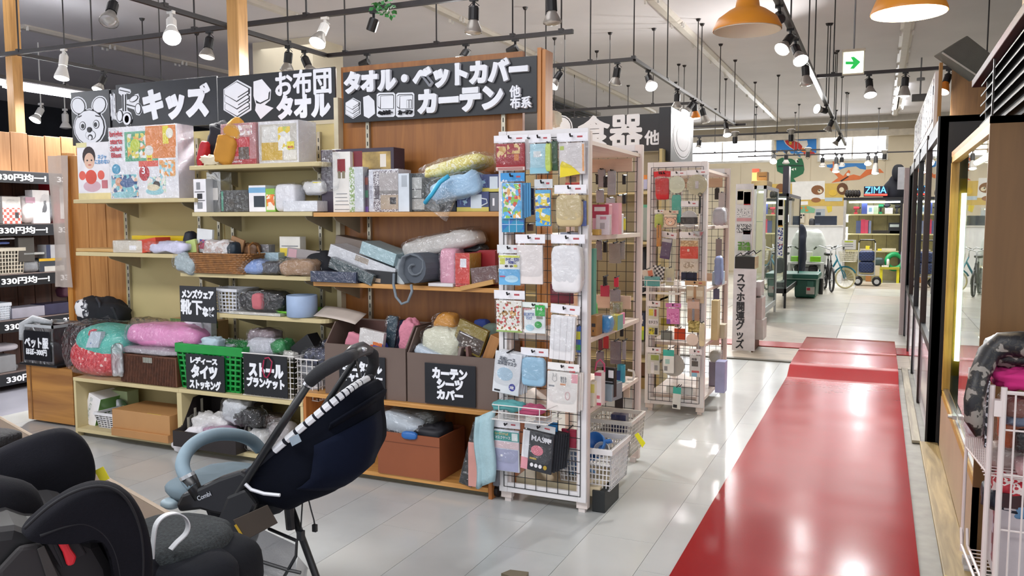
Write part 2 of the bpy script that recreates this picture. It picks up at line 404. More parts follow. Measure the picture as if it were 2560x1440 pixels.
g = G().box(.292, 2.4, 0, .4, 6.02, .022)
tag(ob('sill_board', g, WOOD('7a6844', 'b09a6c', .45, 'y'), bevel=.004), 'worn wooden sill board along the foot of wood showcase', 'board')
tag(ob('sill_board', G().box(.245, 6.03, 0, .30, 9.0, .02), WOOD('7d7668', 'a39c88', .5, 'y'), bevel=.004), 'grey worn sill board beside the black showcase', 'board')
# ================================================================ shelf units along the left side of the aisle
SY, BY, YB = 3.97, 3.87, 4.32
def zz(u, v, y): return PY(u, v, y).z
def xx(u, v, y): return PY(u, v, y).x
Z = dict(a1=zz(330, 497, SY), a2=zz(330, 633, SY), b1=zz(640, 409, SY), b2=zz(650, 530, SY), b3=zz(600, 686, SY), b4=zz(690, 792, SY),
         c1=zz(1000, 530, SY), c2=zz(1000, 712, SY), a0=zz(300, 956, BY), b0=zz(600, 989, BY), c0=zz(1000, 1006, BY), cb=zz(1000, 1188, BY), bb=.06)
XA0, XA1, XB1, XC1 = -5.03, -4.075, -3.1, -1.86
OAK = WOOD('8a5424', 'a66a30', .42, 'z', 2.4); OAKX = WOOD('b07a3c', 'd09a58', .4, 'x', 3.); CR = CREAM
SLOT = M('b9b2a0', .35, .7)
def upright(t, x, z0, z1):
    g = G(); g.k = 0; g.box(x - .012, YB - .022, z0, x + .012, YB, z1)
    o = ob('upright', g, SLOT, t)
    s = G()
    for i in range(int((z1 - z0) / .05)): s.box(x - .003, YB - .0235, z0 + .02 + i * .05, x + .003, YB - .0215, z0 + .045 + i * .05)
    ob('slot', s, BLKM, o)['kind'] = 'stuff'
def shelf(t, x0, x1, z, mat, yf=SY, th=.026, br=(), rnd_=False):
    g = G()
    if rnd_:
        r = .06; pts = [(x0, YB), (x0, yf + .01), (x0 + .01, yf)] + [(x1 - r + r * math.sin(a * .3927), yf + r - r * math.cos(a * .3927)) for a in range(5)] + [(x1, YB)]
        g.prism(pts, z - th, z, 'xy')
    else: g.box(x0, yf, z - th, x1, YB - .022, z)
    s = ob('shelf', g, mat, t, bevel=.003)
    for x in br:
        ob('bracket', G().prism([(YB - .02, z - th), (yf + .06, z - th), (yf + .08, z - th - .02), (YB - .02, z - th - .10)], x - .004, x + .004, 'yz'), M('a89f88', .45, .3), s)
    return s
def cube(t, x0, x1, z1, mat, mat2, th=.025, bot=.06, face=None):
    f = face or mat
    ob('top_panel', G().box(x0, BY, z1 - th, x1, YB, z1), f, t, bevel=.003)
    for x in (x0, x1 - .02): ob('side_panel', G().box(x, BY + .004, 0, x + .02, YB, z1 - th), mat, t)
    ob('bottom_panel', G().box(x0 + .02, BY, bot - th, x1 - .02, YB, bot), f, t)
    ob('rear_panel', G().box(x0 + .02, YB - .03, bot, x1 - .02, YB - .01, z1 - th), mat2, t)
    ob('kickboard', G().box(x0 + .02, BY + .05, 0, x1 - .02, BY + .065, bot - th), M('6a6450', .6), t)
def unit(label, x0, x1, ztop, mat, back):
    t = T('shelf_unit', label, 'shelving', ((x0 + x1) / 2, YB, 0), w=True)
    ob('back_panel', G().box(x0 + .004, YB, 0, x1 - .004, YB + .03, ztop), back, t)
    return t
CRB = M('c0b07e', .6, nz=.04, ns=2)
ta = unit('cream gondola shelf unit at the left end, under the kids sign', XA0, XA1, 2.1, CR, CRB)
for x in (xx(327, 700, YB), xx(513, 600, YB) - .03): upright(ta, x, Z['a0'], 2.05)
for k_, u0, u1 in (('a1', 183, 486), ('a2', 183, 470)):
    shelf(ta, xx(u0, 500, SY), xx(u1, 500, SY) if k_ == 'a1' else xx(462, 640, SY), Z[k_], CR, br=(xx(245, 500, SY), xx(435, 500, SY)))
cube(ta, XA0 - .02, XA1, Z['a0'], CR, CRB)
tb = unit('cream gondola shelf unit, middle of the row, under the bedding and towel sign', XA1, XB1, 2.1, CR, CRB)
for x in (xx(556, 700, YB), xx(590, 700, YB), xx(806, 600, YB)): upright(tb, x, Z['b0'], 2.05)
for k_, u0, u1, r_ in (('b1', 470, 800, 1), ('b2', 480, 780, 0), ('b3', 448, 777, 1), ('b4', 545, 815, 1)):
    v = {'b1': 410, 'b2': 532, 'b3': 688, 'b4': 795}[k_]
    shelf(tb, xx(u0, v, SY), xx(u1, v, SY), Z[k_], CR, br=(xx(u0, v, SY) + .1, xx(u1, v, SY) - .1), rnd_=r_)
cube(tb, XA1, XB1 + .01, Z['b0'], CR, CRB)
tc = unit('brown wood grain shelf unit at the right end, next to the mask rack', XB1, XC1, 2.44, OAK, OAK)
for x in (xx(926, 500, YB), xx(1262, 400, YB)): upright(tc, x, Z['c0'], 2.4)
ob('side_panel', G().box(xx(1343, 250, YB - .05), YB - .05, 0, xx(1343, 250, YB - .05) + .022, YB + .06, 2.44), WOOD('b0703a', 'cf9050', .45, 'z'), tc)
ob('side_panel', G().box(xx(1343, 250, YB - .05) + .024, YB - .04, 0, xx(1343, 250, YB - .05) + .045, YB + .07, 2.43), WOOD('b0703a', 'cf9050', .45, 'z'), tc)
ob('side_panel', G().box(XB1 - .02, YB - .05, .46, XB1 + .012, YB + .03, 2.25), M('d6ccb0', .6), tc)
for k_, v in (('c1', 532), ('c2', 715)): shelf(tc, xx(783, v, SY), XC1 + .02, Z[k_], OAKX, br=(xx(783, v, SY) + .1,))
cube(tc, XB1 + .012, XC1 + .01, Z['c0'], WOOD('a05f2c', 'bd7a3f', .45, 'z'), OAK, face=OAKX, bot=Z['cb'])
# vertical plank partition and tall wood posts at the left
PINE = WOOD('a8713a', 'c48c50', .5, 'z', 3.); PINED = WOOD('3a221a', '55342a', .6, 'z', 3.); PINEL = WOOD('a87a4e', 'bd8f62', .55, 'z', 3.)
pt = struct('partition_1', G().box(-5.66, 4.40, 0, -4.9, 4.42, 1.98), PINE)
for i in range(4): ob('plank', G().box(-5.66 + i * .19 + .003, 4.38, 0, -5.66 + (i + 1) * .19 - .003, 4.402, 1.98), PINE, pt, bevel=.004)
ob('post', G().box(-5.70, 4.36, 0, -5.645, 4.43, 2.0), WOOD('b57a35', 'cf9348', .5, 'z'), pt)
for lb, (x, y) in (('tall square wood post near the left picture edge', (-7.665, 5.4)), ('tall square wood post rising behind the kids and bedding signs', (-4.185, 4.62))):
    tag(ob('wood_post', G().box(x - .05, y - .05, 0, x + .05, y + .05, 4.0), WOOD('a87a40', 'c9995a', .5, 'z'), bevel=.004), lb, 'post')
wl = struct('wall_planked', G().box(-7.36, 2.0, 0, -7.32, 9.0, 2.27), PINED)
for i in range(34):
    y = 3.2 + i * .17
    if y > 8.8: break
    ob('plank', G().box(-7.322, y + .003, 1.85, -7.30, y + .167, 2.285 + .008 * (i % 3)), PINEL, wl, bevel=.004)
    ob('plank', G().box(-7.322, y + .003, 0, -7.30, y + .167, 1.85), PINED, wl, bevel=.004)
# dark shelving with price strips (330 yen corner)
ts = T('bargain_shelving', 'dark wood wall shelving with black price strips, far left', 'shelving', (-7.1, 5.5, 0), w=True)
ZL = [.16, .62, 1.02, 1.46, 1.92]
for z in ZL:
    s = ob('shelf', G().box(-7.3, 3.2, z - .03, -6.9, 8.5, z), M('6b5c58', .6, nz=.1), ts)
    s2 = ob('price_strip', G().box(-6.9, 3.2, z - .105, -6.89, 8.5, z - .005), BOARD, ts)
    mt = Matrix.Translation((-6.889, 0, z - .055)) @ Matrix.Rotation(math.pi / 2, 4, 'Z')
    for i in range(7):
        g = TG('330円均一!', .46, .062, .003, .05); g.xf(Matrix.Translation((-6.889, 4.3 + i * .56 + .04 * (z * 7 % 1), z - .055)) @ Matrix.Rotation(math.pi / 2, 4, 'Z'))
        ob('lettering', g, LET, ts)
for y in (3.25, 8.45): ob('side_panel', G().box(-7.3, y, 0, -6.92, y + .03, 1.95), PINED, ts)
# plastic strip sheet hanging at the left end of the cream shelves
tag(ob('hanging_sheet', G().grid(lambda a, b: (-5.80 + .19 * a, 4.33 + .012 * math.sin(9 * a + 5 * b), .98 + 1.0 * b), 6, 12), M('c2b4aa', .4, nz=.06, ns=4, al=.82, bump=.2, bs=14), smooth=True), 'hazy plastic sheet hanging left of the plank partition', 'sheet')
# ================================================================ grid racks
def wires(x0, x1, z0, z1, y, st=.06, r=.0022, g=None):
    g = g or G(); nx = max(2, round((x1 - x0) / st)); nz = max(2, round((z1 - z0) / st))
    for i in range(nx + 1): x = x0 + (x1 - x0) * i / nx; g.cyl((x, y, z0), (x, y, z1), r, n=4, cap=False)
    for i in range(nz + 1): z = z0 + (z1 - z0) * i / nz; g.cyl((x0, y + r * 2, z), (x1, y + r * 2, z), r, n=4, cap=False)
    return g
PINKW = WOOD('d3c3bc', 'e4d8d2', .5, 'z', 2.); PINKY = WOOD('d6c6bc', 'e8dcd2', .5, 'y', 2.); WHW = M('e2dfe0', .5, nz=.04, ns=4)
def rack(label, x0, x1, y0, y1, zt, zs, feet=1):
    t = T('display_rack', label, 'rack', ((x0 + x1) / 2, (y0 + y1) / 2, 0), w=True)
    zb = .06; w = .045
    for y, d in ((y0, .022), (y1 - .04, .04)):
        for x in (x0, x1 - w):
            ob('post', G().box(x, y + (.0 if d < .03 else 0), zb if d < .03 else .02, x + w, y + d, zt), WHW if d < .03 else PINKW, t, bevel=.002)
        for z in (zb, zt - .05): ob('rail', G().box(x0 + w, y + .003, z, x1 - w, y + d, z + .05), WHW, t, bevel=.002)
    for x in (x0, x1 - .06): ob('post', G().box(x, y0 + .024, .02, x + .06, y0 + .064, zt - .01), PINKW, t, bevel=.002)
    ob('top_board', G().box(x0, y0 + .02, zt - .075, x1 - .012, y1 - .03, zt - .055), PINKY, t)
    ob('wire_grid', wires(x0 + .03, x1 - .03, zb + .03, zt - .04, y0 - .004), BLKM, t)['kind'] = 'stuff'
    ob('wire_grid', wires(x0 + .03, x1 - .03, zb + .03, zt - .04, y1 - .046), BLKM, t)['kind'] = 'stuff'
    for z in zs: ob('shelf', G().box(x0 + .01, y0 + .066, z - .024, x1 - .004, y1 - .042, z), PINKY, t, bevel=.002)
    for z in (zt - .16, .95, .4): ob('rail', G().box(x0 + .06, y1 - .05, z, x1 - .06, y1 - .035, z + .08), WOOD('cdb29c', 'dcc4b0', .5, 'x'), t)
    for x in (x0 + .02, x1 - .05):
        for y in (y0 + .03, y1 - .06): ob('foot', G().box(x, y, 0, x + .035, y + .03, .03), PALE, t)
    return t
R1 = (-1.80, -1.315, 3.86, 4.90, 1.945); R2 = (-1.64, -1.185, 6.22, 7.26, 1.93)
z1s = [zz_ for zz_ in (PX(1585, 583, R1[1]).z, PX(1582, 803, R1[1]).z, PX(1577, 957, R1[1]).z)]
rack('whitewashed wood and grid rack of masks and towels, nearest the aisle floor', *R1[:4], R1[4], z1s)
z2s = [PX(1824, 563, R2[1]).z, PX(1822, 701, R2[1]).z, PX(1818, 822, R2[1]).z, PX(1815, 940, R2[1]).z]
rack('whitewashed wood and grid rack of kitchen tools, second along the aisle', *R2[:4], R2[4], z2s)
# third shelf unit behind, tableware
def crockery():
    x0, x1, y = -3.3, -1.72, 7.3
    t = T('shelf_unit', 'cream shelf unit seen between the two racks, under the tableware sign', 'shelving', ((x0 + x1) / 2, y, 0), w=True)
    ob('back_panel', G().box(x0, y, 0, x1, y + .03, 2.1), M('a59c86', .6, nz=.05, ns=2), t)
    for v in (478, 604, 745, 900):
        z = zz(1615, v, 6.98); ob('shelf', G().box(x0, 6.98, z - .025, x1, y, z), CR, t, bevel=.003)
    for x in (x0, x1 - .025): ob('side_panel', G().box(x, 7.0, 0, x + .025, y, 2.1), CRB, t)
crockery()
# ================================================================ right side: showcases
WOODB = WOOD('634522', '78562e', .5, 'z', 1.5)
def wood_case():
    x0, x1, y0, y1, zt = .40, 1.15, 3.92, 5.92, 1.92
    t = T('glass_showcase', 'long wood framed glass showcase with lit tubes inside, right side', 'showcase', ((x0 + x1) / 2, (y0 + y1) / 2, 0), w=True)
    ob('end_panel', G().box(x0, y0, 0, x1, y0 + .02, zt), WOODB, t)
    ob('end_panel', G().box(x0 + .03, y1 - .02, 0, x1, y1, zt), M('d6d2c6', .5), t)
    ob('rear_panel', G().box(x1 - .02, y0, 0, x1, y1, zt), M('e4e2da', .5), t)
    ob('top_panel', G().box(x0, y0, zt - .03, x1, y1, zt), WOOD('a9713c', 'c48b52', .5, 'y'), t)
    ob('base_panel', G().box(x0, y0, 0, x0 + .025, y1, .36), M('b9a488', .55, nz=.05, ns=3), t)
    ob('deck', G().box(x0 + .02, y0 + .02, .34, x1 - .02, y1 - .02, .38), M('dcd8ce', .5), t)
    ob('frame', G().box(x0, y1 - .05, .36, x0 + .03, y1, zt - .03).box(x0, y0 + .022, zt - .07, x0 + .03, y1, zt - .03).box(x0, y0 + .022, .36, x0 + .03, y1, .4), WOOD('b08a3c', 'd0a850', .4, 'z'), t)
    ob('slide_rail', G().box(x0 + .008, y0 + .02, .4, x0 + .028, y1 - .05, .415), CHROME, t)
    for a, b, x in ((y0 + .02, 4.96, x0 + .014), (4.9, y1 - .05, x0 + .022)): ob('glass_door', G().box(x, a, .415, x + .004, b, zt - .07), GLASS, t)
    for y in (4.93,): ob('lock', G().box(x0 - .012, y - .03, .43, x0 + .01, y + .03, .45).cyl((x0 - .01, y, .44), (x0 - .03, y, .44), .012), CHROME, t)
    for z in (.82, 1.22, 1.55):
        for b in ((y0 + .03, y1 - .15),): ob('glass_shelf', G().box(x0 + .14, b[0], z, x1 - .04, b[1], z + .008), GLASS, t)
    up = G()
    for y in (4.3, 4.9, 5.5): up.box(x1 - .03, y, .4, x1 - .02, y + .025, 1.85)
    up.box(x0 + .12, y1 - .03, .4, x0 + .145, y1 - .018, 1.85)
    ob('slotted_strip', up, SLOT, t)
    tb_ = ob('tube_lamp', G().cyl((x0 + .075, y1 - .06, .60), (x0 + .075, y1 - .06, 1.66), .016, n=10), M('fbfff4', .3, em=16, nz=0), t, smooth=True)
    ob('tube_lamp', G().cyl((x0 + .11, 4.3, 1.83), (x0 + .11, 5.6, 1.83), .016, n=10), M('fbfff4', .3, em=16, nz=0), t, smooth=True)
    ob('reflector', G().box(x0 + .045, y1 - .035, .5, x0 + .11, y1 - .022, 1.75), M('d8b23c', .3, .2), t)
wood_case()
def black_case():
    x0, x1, y0, y1, zt = .335, 1.1, 6.03, 11.6, 2.16
    t = T('glass_showcase', 'long black framed glass showcase with white foot panels, past the wood showcase', 'showcase', ((x0 + x1) / 2, (y0 + y1) / 2, 0), w=True)
    BK = M('15161c', .4, nz=.15, ns=6)
    ob('end_panel', G().box(x0, y0, 0, x1, y0 + .03, zt), BK, t)
    ob('end_panel', G().box(x0, y1 - .03, 0, x1, y1, zt), BK, t)
    ob('rear_panel', G().box(x1 - .02, y0, 0, x1, y1, zt), M('d6d4ce', .5), t)
    ob('top_panel', G().box(x0, y0, zt - .04, x1, y1, zt), BK, t)
    n = 4; L_ = (y1 - y0) / n
    for i in range(n + 1):
        y = y0 + i * L_
        ob('post', G().box(x0 - .012, y - .03 if i else y, .0, x0 + .05, y + .03, zt), BK if i % 2 == 0 else M('2c1c18', .5), t)
    for i in range(n):
        a, b = y0 + i * L_ + .03, y0 + (i + 1) * L_ - .03
        ob('foot_panel', G().box(x0 + .002, a, .03, x0 + .02, b, .62), M('d8d2dc', .08, nz=.06, ns=4), t)
        ob('door_frame', G().box(x0 - .006, a, .60, x0 + .03, b, .66), BK, t); ob('door_frame', G().box(x0 - .006, a, zt - .12, x0 + .03, b, zt - .04), BK, t)
        ob('glass_door', G().box(x0 + .01, a, .66, x0 + .015, b, zt - .12), GLASS, t)
        ob('door_handle', G().box(x0 - .012, a + .05, 1.0, x0 - .004, a + .065, 1.12), CHROME, t)
        for z in (1.05, 1.45): ob('glass_shelf', G().box(x0 + .12, a, z, x1 - .04, b, z + .008), GLASS, t)
        ob('tube_lamp', G().cyl((x0 + .1, a + .1, zt - .1), (x0 + .1, b - .1, zt - .1), .014, n=8), M('fbfff4', .3, em=10, nz=0), t)
    ob('tube_lamp', G().cyl((x0 + .07, y0 + .06, .9), (x0 + .07, y0 + .06, 2.0), .014, n=8), M('fbfff4', .3, em=10, nz=0), t)
black_case()
# pinkish frame post and dark frame where the aisle meets the back room
tag(ob('frame_post', G().box(.27, 11.7, 0, .42, 11.76, 2.15), WOOD('cdbfc0', 'ddd2d2', .5, 'z'), bevel=.004), 'pinkish white wood post at the end of the black showcase', 'post')
tag(ob('frame_post', G().box(.44, 15.6, 0, .52, 15.66, 2.0), BLKM, bevel=.004), 'thin black post right of the tool cabinet', 'post')
# price signboard lit white on top of the black showcase
t = T('price_board', 'long white signboard of hanging notices above the black showcase', 'sign', (.36, 9.4, 2.18), w=True)
ob('board', G().box(.36, 7.4, 2.22, .385, 11.6, 2.66), M('f2f2f2', .4, nz=.02), t)
ob('edge_board', G().box(.386, 7.36, 2.2, .41, 7.44, 2.72), WOOD('a07038', 'c0904e', .5, 'z'), t)
for i in range(12):
    ob('notice', G().box(.353, 7.5 + i * .33, 2.28, .36, 7.75 + i * .33, 2.62), PRINT(('f4f4f4', 'e8e8e8', '505058', 'f0f0f0', 'd8d8e0', 'f8f8f8', '7a7a88'), 24), t)
ob('bracket', G().box(.40, 7.5, 2.16, .43, 7.54, 2.3).box(.40, 11.4, 2.16, .43, 11.44, 2.3), BLKM, t)
# black louvred shutter with red trim above the wood showcase
t = T('louvred_shutter', 'black louvred shutter box with dark red trim above the wood showcase', 'shutter', (.55, 4.6, 1.95), w=True)
ob('frame', G().box(.52, 2.2, 1.93, .62, 5.36, 2.30), M('15161a', .7, nz=.2, sp=.1), t)
for i in range(6):
    z = 1.96 + i * .056
    ob('slat', G().prism([(.495, z), (.52, z + .03), (.52, z + .04), (.495, z + .008)], 2.2, 5.36, 'xz'), M('1e2026', .6, nz=.2, sp=.2), t)
ob('trim', G().box(.48, 2.2, 2.29, .64, 5.75, 2.335), M('38060c', .6, nz=.1, sp=.1), t, bevel=.004)
ob('divider', G().box(.488, 4.75, 1.93, .497, 4.765, 2.29), BLKM, t)
tag(ob('plywood_board', G().box(.60, 9.3, 2.16, .95, 9.34, 3.02), WOOD('5c4026', '72522f', .6, 'z')), 'brown plywood board standing above the black showcase', 'board')
tag(ob('plywood_board', G().box(.74, 5.3, 2.5, 1.5, 5.34, 4.0), WOOD('5a3c24', '6d4a2c', .6, 'z')), 'dark plywood board at the top right corner', 'board')
tag(ob('wood_post', G().box(.67, 5.26, 2.2, .735, 5.34, 4.0), WOOD('b08a50', 'c8a468', .5, 'z')), 'light wood post beside the plywood at the top right', 'post')
# ================================================================ ceiling: tracks, rods, lamps
TRACKS = []
TRK = M('2a2526', .4, nz=.08)
def track(label, a, b, s=.034):
    a, b = V(a), V(b); t = T('lighting_track', label, 'track', (a + b) / 2, w=True)
    g = G()
    if abs(a.y - b.y) > abs(a.x - b.x): g.box(a.x - s / 2, a.y, a.z - s / 2, a.x + s / 2, b.y, a.z + s / 2)
    else: g.box(a.x, a.y - s / 2, a.z - s / 2, b.x, a.y + s / 2, a.z + s / 2)
    ob('rail', g, TRK, t)
    TRACKS.append((a, b))
    return t
ROD = M('231f20', .4)
def rods(t, pts, zt=4.0):
    for x, y, z in pts:
        ob('hanger_rod', G().cyl((x, y, z), (x, y, zt), .007, n=6).cyl((x, y, zt - .03), (x, y, zt), .02, .035, n=8).box(x - .02, y - .02, z, x + .02, y + .02, z + .03), ROD, t)
TZ = 3.0
t = track('long dark track crossing the top left of the ceiling', (-9.4, 5.09, TZ), (-1.7, 5.09, TZ)); rods(t, [(x, 5.09, TZ) for x in (-7.15, -5.05, -3.95)])
t = track('dark track running to the back, crossing the long one, top left', (-4.69, 2.2, TZ), (-4.69, 5.07, TZ)); rods(t, [(-4.69, 4.45, TZ)])
t = track('dark track running back from the left end of the long one', (-7.2, 5.12, TZ), (-7.2, 6.9, TZ)); rods(t, [(-7.2, 6.75, TZ), (-7.2, 5.9, TZ)])
t = track('bluish dark track beside the lit ceiling tubes at the left edge', (-8.5, 4.8, TZ), (-8.5, 9.5, TZ)); rods(t, [(-8.5, 6.6, TZ), (-8.5, 7.7, TZ), (-8.5, 8.6, TZ)])
t = track('thin track behind the towel sign', (-4.7, 6.35, TZ), (-2.3, 6.35, TZ)); rods(t, [(x, 6.35, TZ) for x in (-4.5, -3.55, -2.83, -2.4)])
t = track('thin track running toward the towel sign track', (-4.7, 5.12, TZ), (-4.7, 6.33, TZ)); rods(t, [(-4.7, 5.8, TZ)])
t = track('dark track over the tableware sign', (-3.3, 7.67, TZ), (-2.17, 7.67, TZ)); rods(t, [(-3.06, 7.67, TZ), (-2.6, 7.67, TZ), (-2.17, 7.67, TZ)])
t = track('dark track running back above the second rack', (-2.17, 7.69, TZ), (-2.17, 13.6, TZ)); rods(t, [(-2.17, y, TZ) for y in (9.0, 10.85, 12.2, 13.5)])
t = track('dark cross track behind the tableware sign', (-5.0, 10.85, TZ), (-2.19, 10.85, TZ)); rods(t, [(x, 10.85, TZ) for x in (-4.2, -3.4, -2.8)])
t = track('cross track high at the far middle', (-3.2, 13.62, TZ), (-2.0, 13.62, TZ)); rods(t, [(-3.0, 13.62, TZ)])
tD = track('long dark track down the middle of the aisle ceiling', (-.69, 3.0, TZ), (-.69, 18.2, TZ), .045); rods(tD, [(-.69, y, TZ) for y in (4.4, 6.9, 8.6, 9.4, 11.5, 13.5, 15.8, 17.8)])
t = track('dark cross track on the right behind the exit sign', (-.66, 9.37, TZ), (1.2, 9.37, TZ)); rods(t, [(-.5, 9.37, TZ), (.9, 9.37, TZ)])
for i, (y, x0, x1) in enumerate(((15.2, -4.8, -.8), (19.2, -4.8, -.72), (20.6, -3.2, 2.2))):
    t = track(('thin track across the far ceiling, nearest of the far ones', 'thin track across the far ceiling in front of the rocket mural', 'thin pale track across the back wall windows')[i], (x0, y, TZ), (x1, y, TZ), .03); rods(t, [(x0 + .4 + k_ * .9, y, TZ) for k_ in range(int((x1 - x0) / .9))])
# loose ceiling rods with nothing on them
FRE = []
FRL = ('just right of the towel sign top', 'right of the brown unit', 'left above the tableware sign', 'low behind the tableware sign', 'in front of the plate sign lamps', 'left of the exit sign', 'lower left of the exit sign', 'above the tableware track corner', 'near the left back window', 'right under the exit sign')
for u, v, u1, v1 in ((1313, 18, 1313, 130), (1412, 80, 1412, 262), (1492, 127, 1490, 285), (1436, 180, 1435, 268), (1697, 160, 1696, 215), (2077, 58, 2062, 300), (2094, 126, 2080, 330), (1746, 47, 1744, 265), (1888, 205, 1886, 345), (2120, 232, 2115, 345)):
    a = PZ(u, v, 4.0); FRE.append(a)
    o = ob('ceiling_rod', G().cyl((a.x, a.y, 2.98), (a.x, a.y, 4.0), .007, n=6).cyl((a.x, a.y, 3.97), (a.x, a.y, 4.0), .02, .035, n=8), ROD)
    tag(o, 'thin dark rod hanging free from the ceiling, ' + FRL[len(FRE) - 1], 'rod', 'free ceiling rods')
GREYG = M('9a9690', .25, .3, nz=.05); WHT = M('e6e4e0', .4, nz=.02)
def EM(c, e): return M(c, .3, em=e, nz=0)
NL = [0]
def lamp(label, au, av, lu, lv, kind='par', lit=0, body='k', dy=0., z=TZ, s=1.0, power=26, grp=None, loc=None, tgt=None):
    """spot lamp clipped under a track: arm, socket body, bulb or shade, front glass"""
    if lit == 1 and dy == 0: dy = -.075
    a = PZ(au, av, z - .017) if loc is None else V(loc)
    l = PY(lu, lv, a.y + dy) if tgt is None else V(tgt)
    best = None
    for p_, q_ in TRACKS:      # clip the lamp onto the nearest track
        f_ = max(0, min(1, (a - p_).dot(q_ - p_) / (q_ - p_).length_squared)); c_ = p_.lerp(q_, f_); d_ = (V((a.x, a.y, 0)) - V((c_.x, c_.y, 0))).length
        if d_ < .6 and (best is None or d_ < best[0]): best = (d_, c_)
    if tgt is not None and lit == 1: l = l + V((0, -.1, 0))
    if best:
        a = V((best[1].x, best[1].y, TZ - .012))
        if tgt is None: l = PY(lu, lv, a.y + dy)
        if (l - a).length > .5: l = a + (l - a).normalized() * .42
    d = l - a; L0 = d.length
    mb = BLKM if body == 'k' else WHT
    t = T('spot_lamp', label, 'lamp', a, w=True, group=grp)
    # arm hangs straight down, then the head tilts toward the lens
    el = a + V((0, 0, -.085 * s)) + V((d.x, d.y, 0)) * .12 - V((0, .0, 0))
    ob('arm', G().box(a.x - .028 * s, a.y - .014 * s, a.z - .022 * s, a.x + .028 * s, a.y + .014 * s, a.z).tube([a, a + V((0, 0, -.05 * s)), el], .011 * s, 6), mb, t)
    ax = (l - el).normalized(); ln = (l - el).length
    bl = max(.09 * s, min(.13 * s, ln * .55)); b0 = el - ax * .03 * s; b1 = b0 + ax * bl
    ob('socket', G().lathe([(.004, -.002), (.03 * s, 0), (.036 * s, .012), (.036 * s, bl)], 12, b0, ax), mb, t, smooth=False)
    if not best: ob('stem', G().cyl(a, (a.x, a.y, 4), .009, n=6), mb, t)
    if kind == 'none': ob('rim', G().lathe([(.036 * s, bl), (.03 * s, bl + .004), (.0, bl + .002)], 12, b0, ax), BLKM, t); return t
    hl = max(.07 * s, (l - b1).length); R_ = .06 * s
    prof = [(.03 * s, 0), (.036 * s, .015 * s), (.05 * s, hl * .55), (R_, hl * .85), (R_, hl)]
    ob('reflector_bulb', G().lathe(prof, 16, b1, ax), WHT if kind == 'white' else (M('d9822c', .3, nz=.02) if kind == 'amber' else GREYG), t, smooth=True)
    c = b1 + ax * hl
    ob('front_glass', G().lathe([(R_, 0), (R_ * .8, .01 * s), (R_ * .4, .016 * s), (.0005, .018 * s)], 16, c - ax * .004, ax), EM('f6f9ff', 14.) if lit == 1 else (EM('ece8e2', 1.2) if lit == 2 else M('b9b6b2', .12, .4, nz=.03)), t, smooth=True)
    ob('yoke', G().tube([b0 + V((-.04 * s, 0, 0)), b0 - ax * .035 * s, b0 + V((.04 * s, 0, 0))], .003 * s, 5), mb, t)
    if lit == 1 and power:
        NL[0] += 1
        d_ = bpy.data.lights.new('bulb_light', 'SPOT'); d_.energy = power * 8.5; d_.spot_size = 2.2; d_.spot_blend = .8; d_.shadow_soft_size = .06; d_.color = (1, .985, .965)
        o = bpy.data.objects.new('bulb_light', d_); COL.objects.link(o); o.parent = t; o.location = c + ax * .03 - a
        o.rotation_euler = V((0, 0, -1)).rotation_difference(ax).to_euler()
    return t
lamp('grey unlit spot lamp cut by the top edge, upper left corner', 285, -14, 272, 55, dy=-.08)
lamp('lit white spot lamp tilted at the camera, top left', 441, 27, 430, 95, 'white', 1, 'w', dy=-.12)
lamp('black spot lamp with a half lit rim under the long track, beside the rear post', 527, 79, 517, 142, 'par', 2, dy=-.03)
lamp('lit white spot lamp under the left half of the long track', 152, 121, 154, 196, 'white', 1, 'w', dy=-.05)
lamp('black spot lamp lit behind the mouse sign', 250, 180, 245, 226, 'par', 1)
lamp('grey spot lamp left of the pair behind the bedding sign', 726, 115, 718, 170, 'par', 0)
lamp('spot lamp right of the pair behind the bedding sign', 767, 127, 773, 172, 'par', 0)
lamp('lit spot lamp with a white socket, above the bedding sign', 805, 40, 793, 108, 'par', 1, 'w', dy=-.1)
lamp('small black cylinder lamp without a bulb, top middle', 933, 27, 926, 80, 'none')
lamp('black lamp peeking over the left end of the towel sign', 886, 124, 893, 168, 'none')
lamp('black lamp with a bright bulb on top of the towel sign', 1148, 103, 1153, 150, 'par', 1)
lamp('spot lamp with a frosted bulb near the top middle', 1183, -4, 1183, 82, 'par', 0)
lamp('black lamp at the right end of the thin track', 1276, 92, 1266, 134, 'none')
lamp('frosted spot lamp cut by the top edge right of centre', 1374, -30, 1381, 58, 'par', 0)
lamp('lit spot lamp right beside the brown unit top', 1397, 166, 1380, 215, 'par', 1)
lamp('unlit silver bulb lamp under the tableware track', 1544, 156, 1538, 208, 'par', 0)
lamp('lit round lamp facing down past the track corner', 1628, 176, 1628, 214, 'white', 1)
lamp('black spot lamp over the tableware sign corner', 1704, 222, 1692, 266, 'par', 0)
lamp('lit lamp above the plate sign box', 1735, 246, 1714, 282, 'par', 1)
lamp('warm dim lamp right above the plate sign box', 1738, 250, 1739, 296, 'amber', 2)
lamp('grey lamp right of the plate sign box', 1762, 262, 1765, 306, 'par', 0)
lamp('lit lamp at the end of the track above the second rack', 1818, 300, 1818, 338, 'par', 1)
lamp('black lamp head right at the top of the aisle track', 1962, 12, 1952, 52, 'none', dy=-.1)
lamp('half lit grey lamp left on the aisle track', 1978, 72, 1954, 124, 'par', 2, dy=-.1)
lamp('lit lamp under the aisle track, tilted', 1993, 98, 2002, 152, 'par', 1, dy=-.1)
lamp('grey conical lamp under the aisle track', 2024, 150, 2016, 212, 'par', 0)
lamp('lit lamp facing left at the middle of the aisle track', 2064, 262, 2042, 272, 'par', 1, dy=-.12)
lamp('grey lamp low on the aisle track', 2080, 292, 2072, 320, 'par', 0)
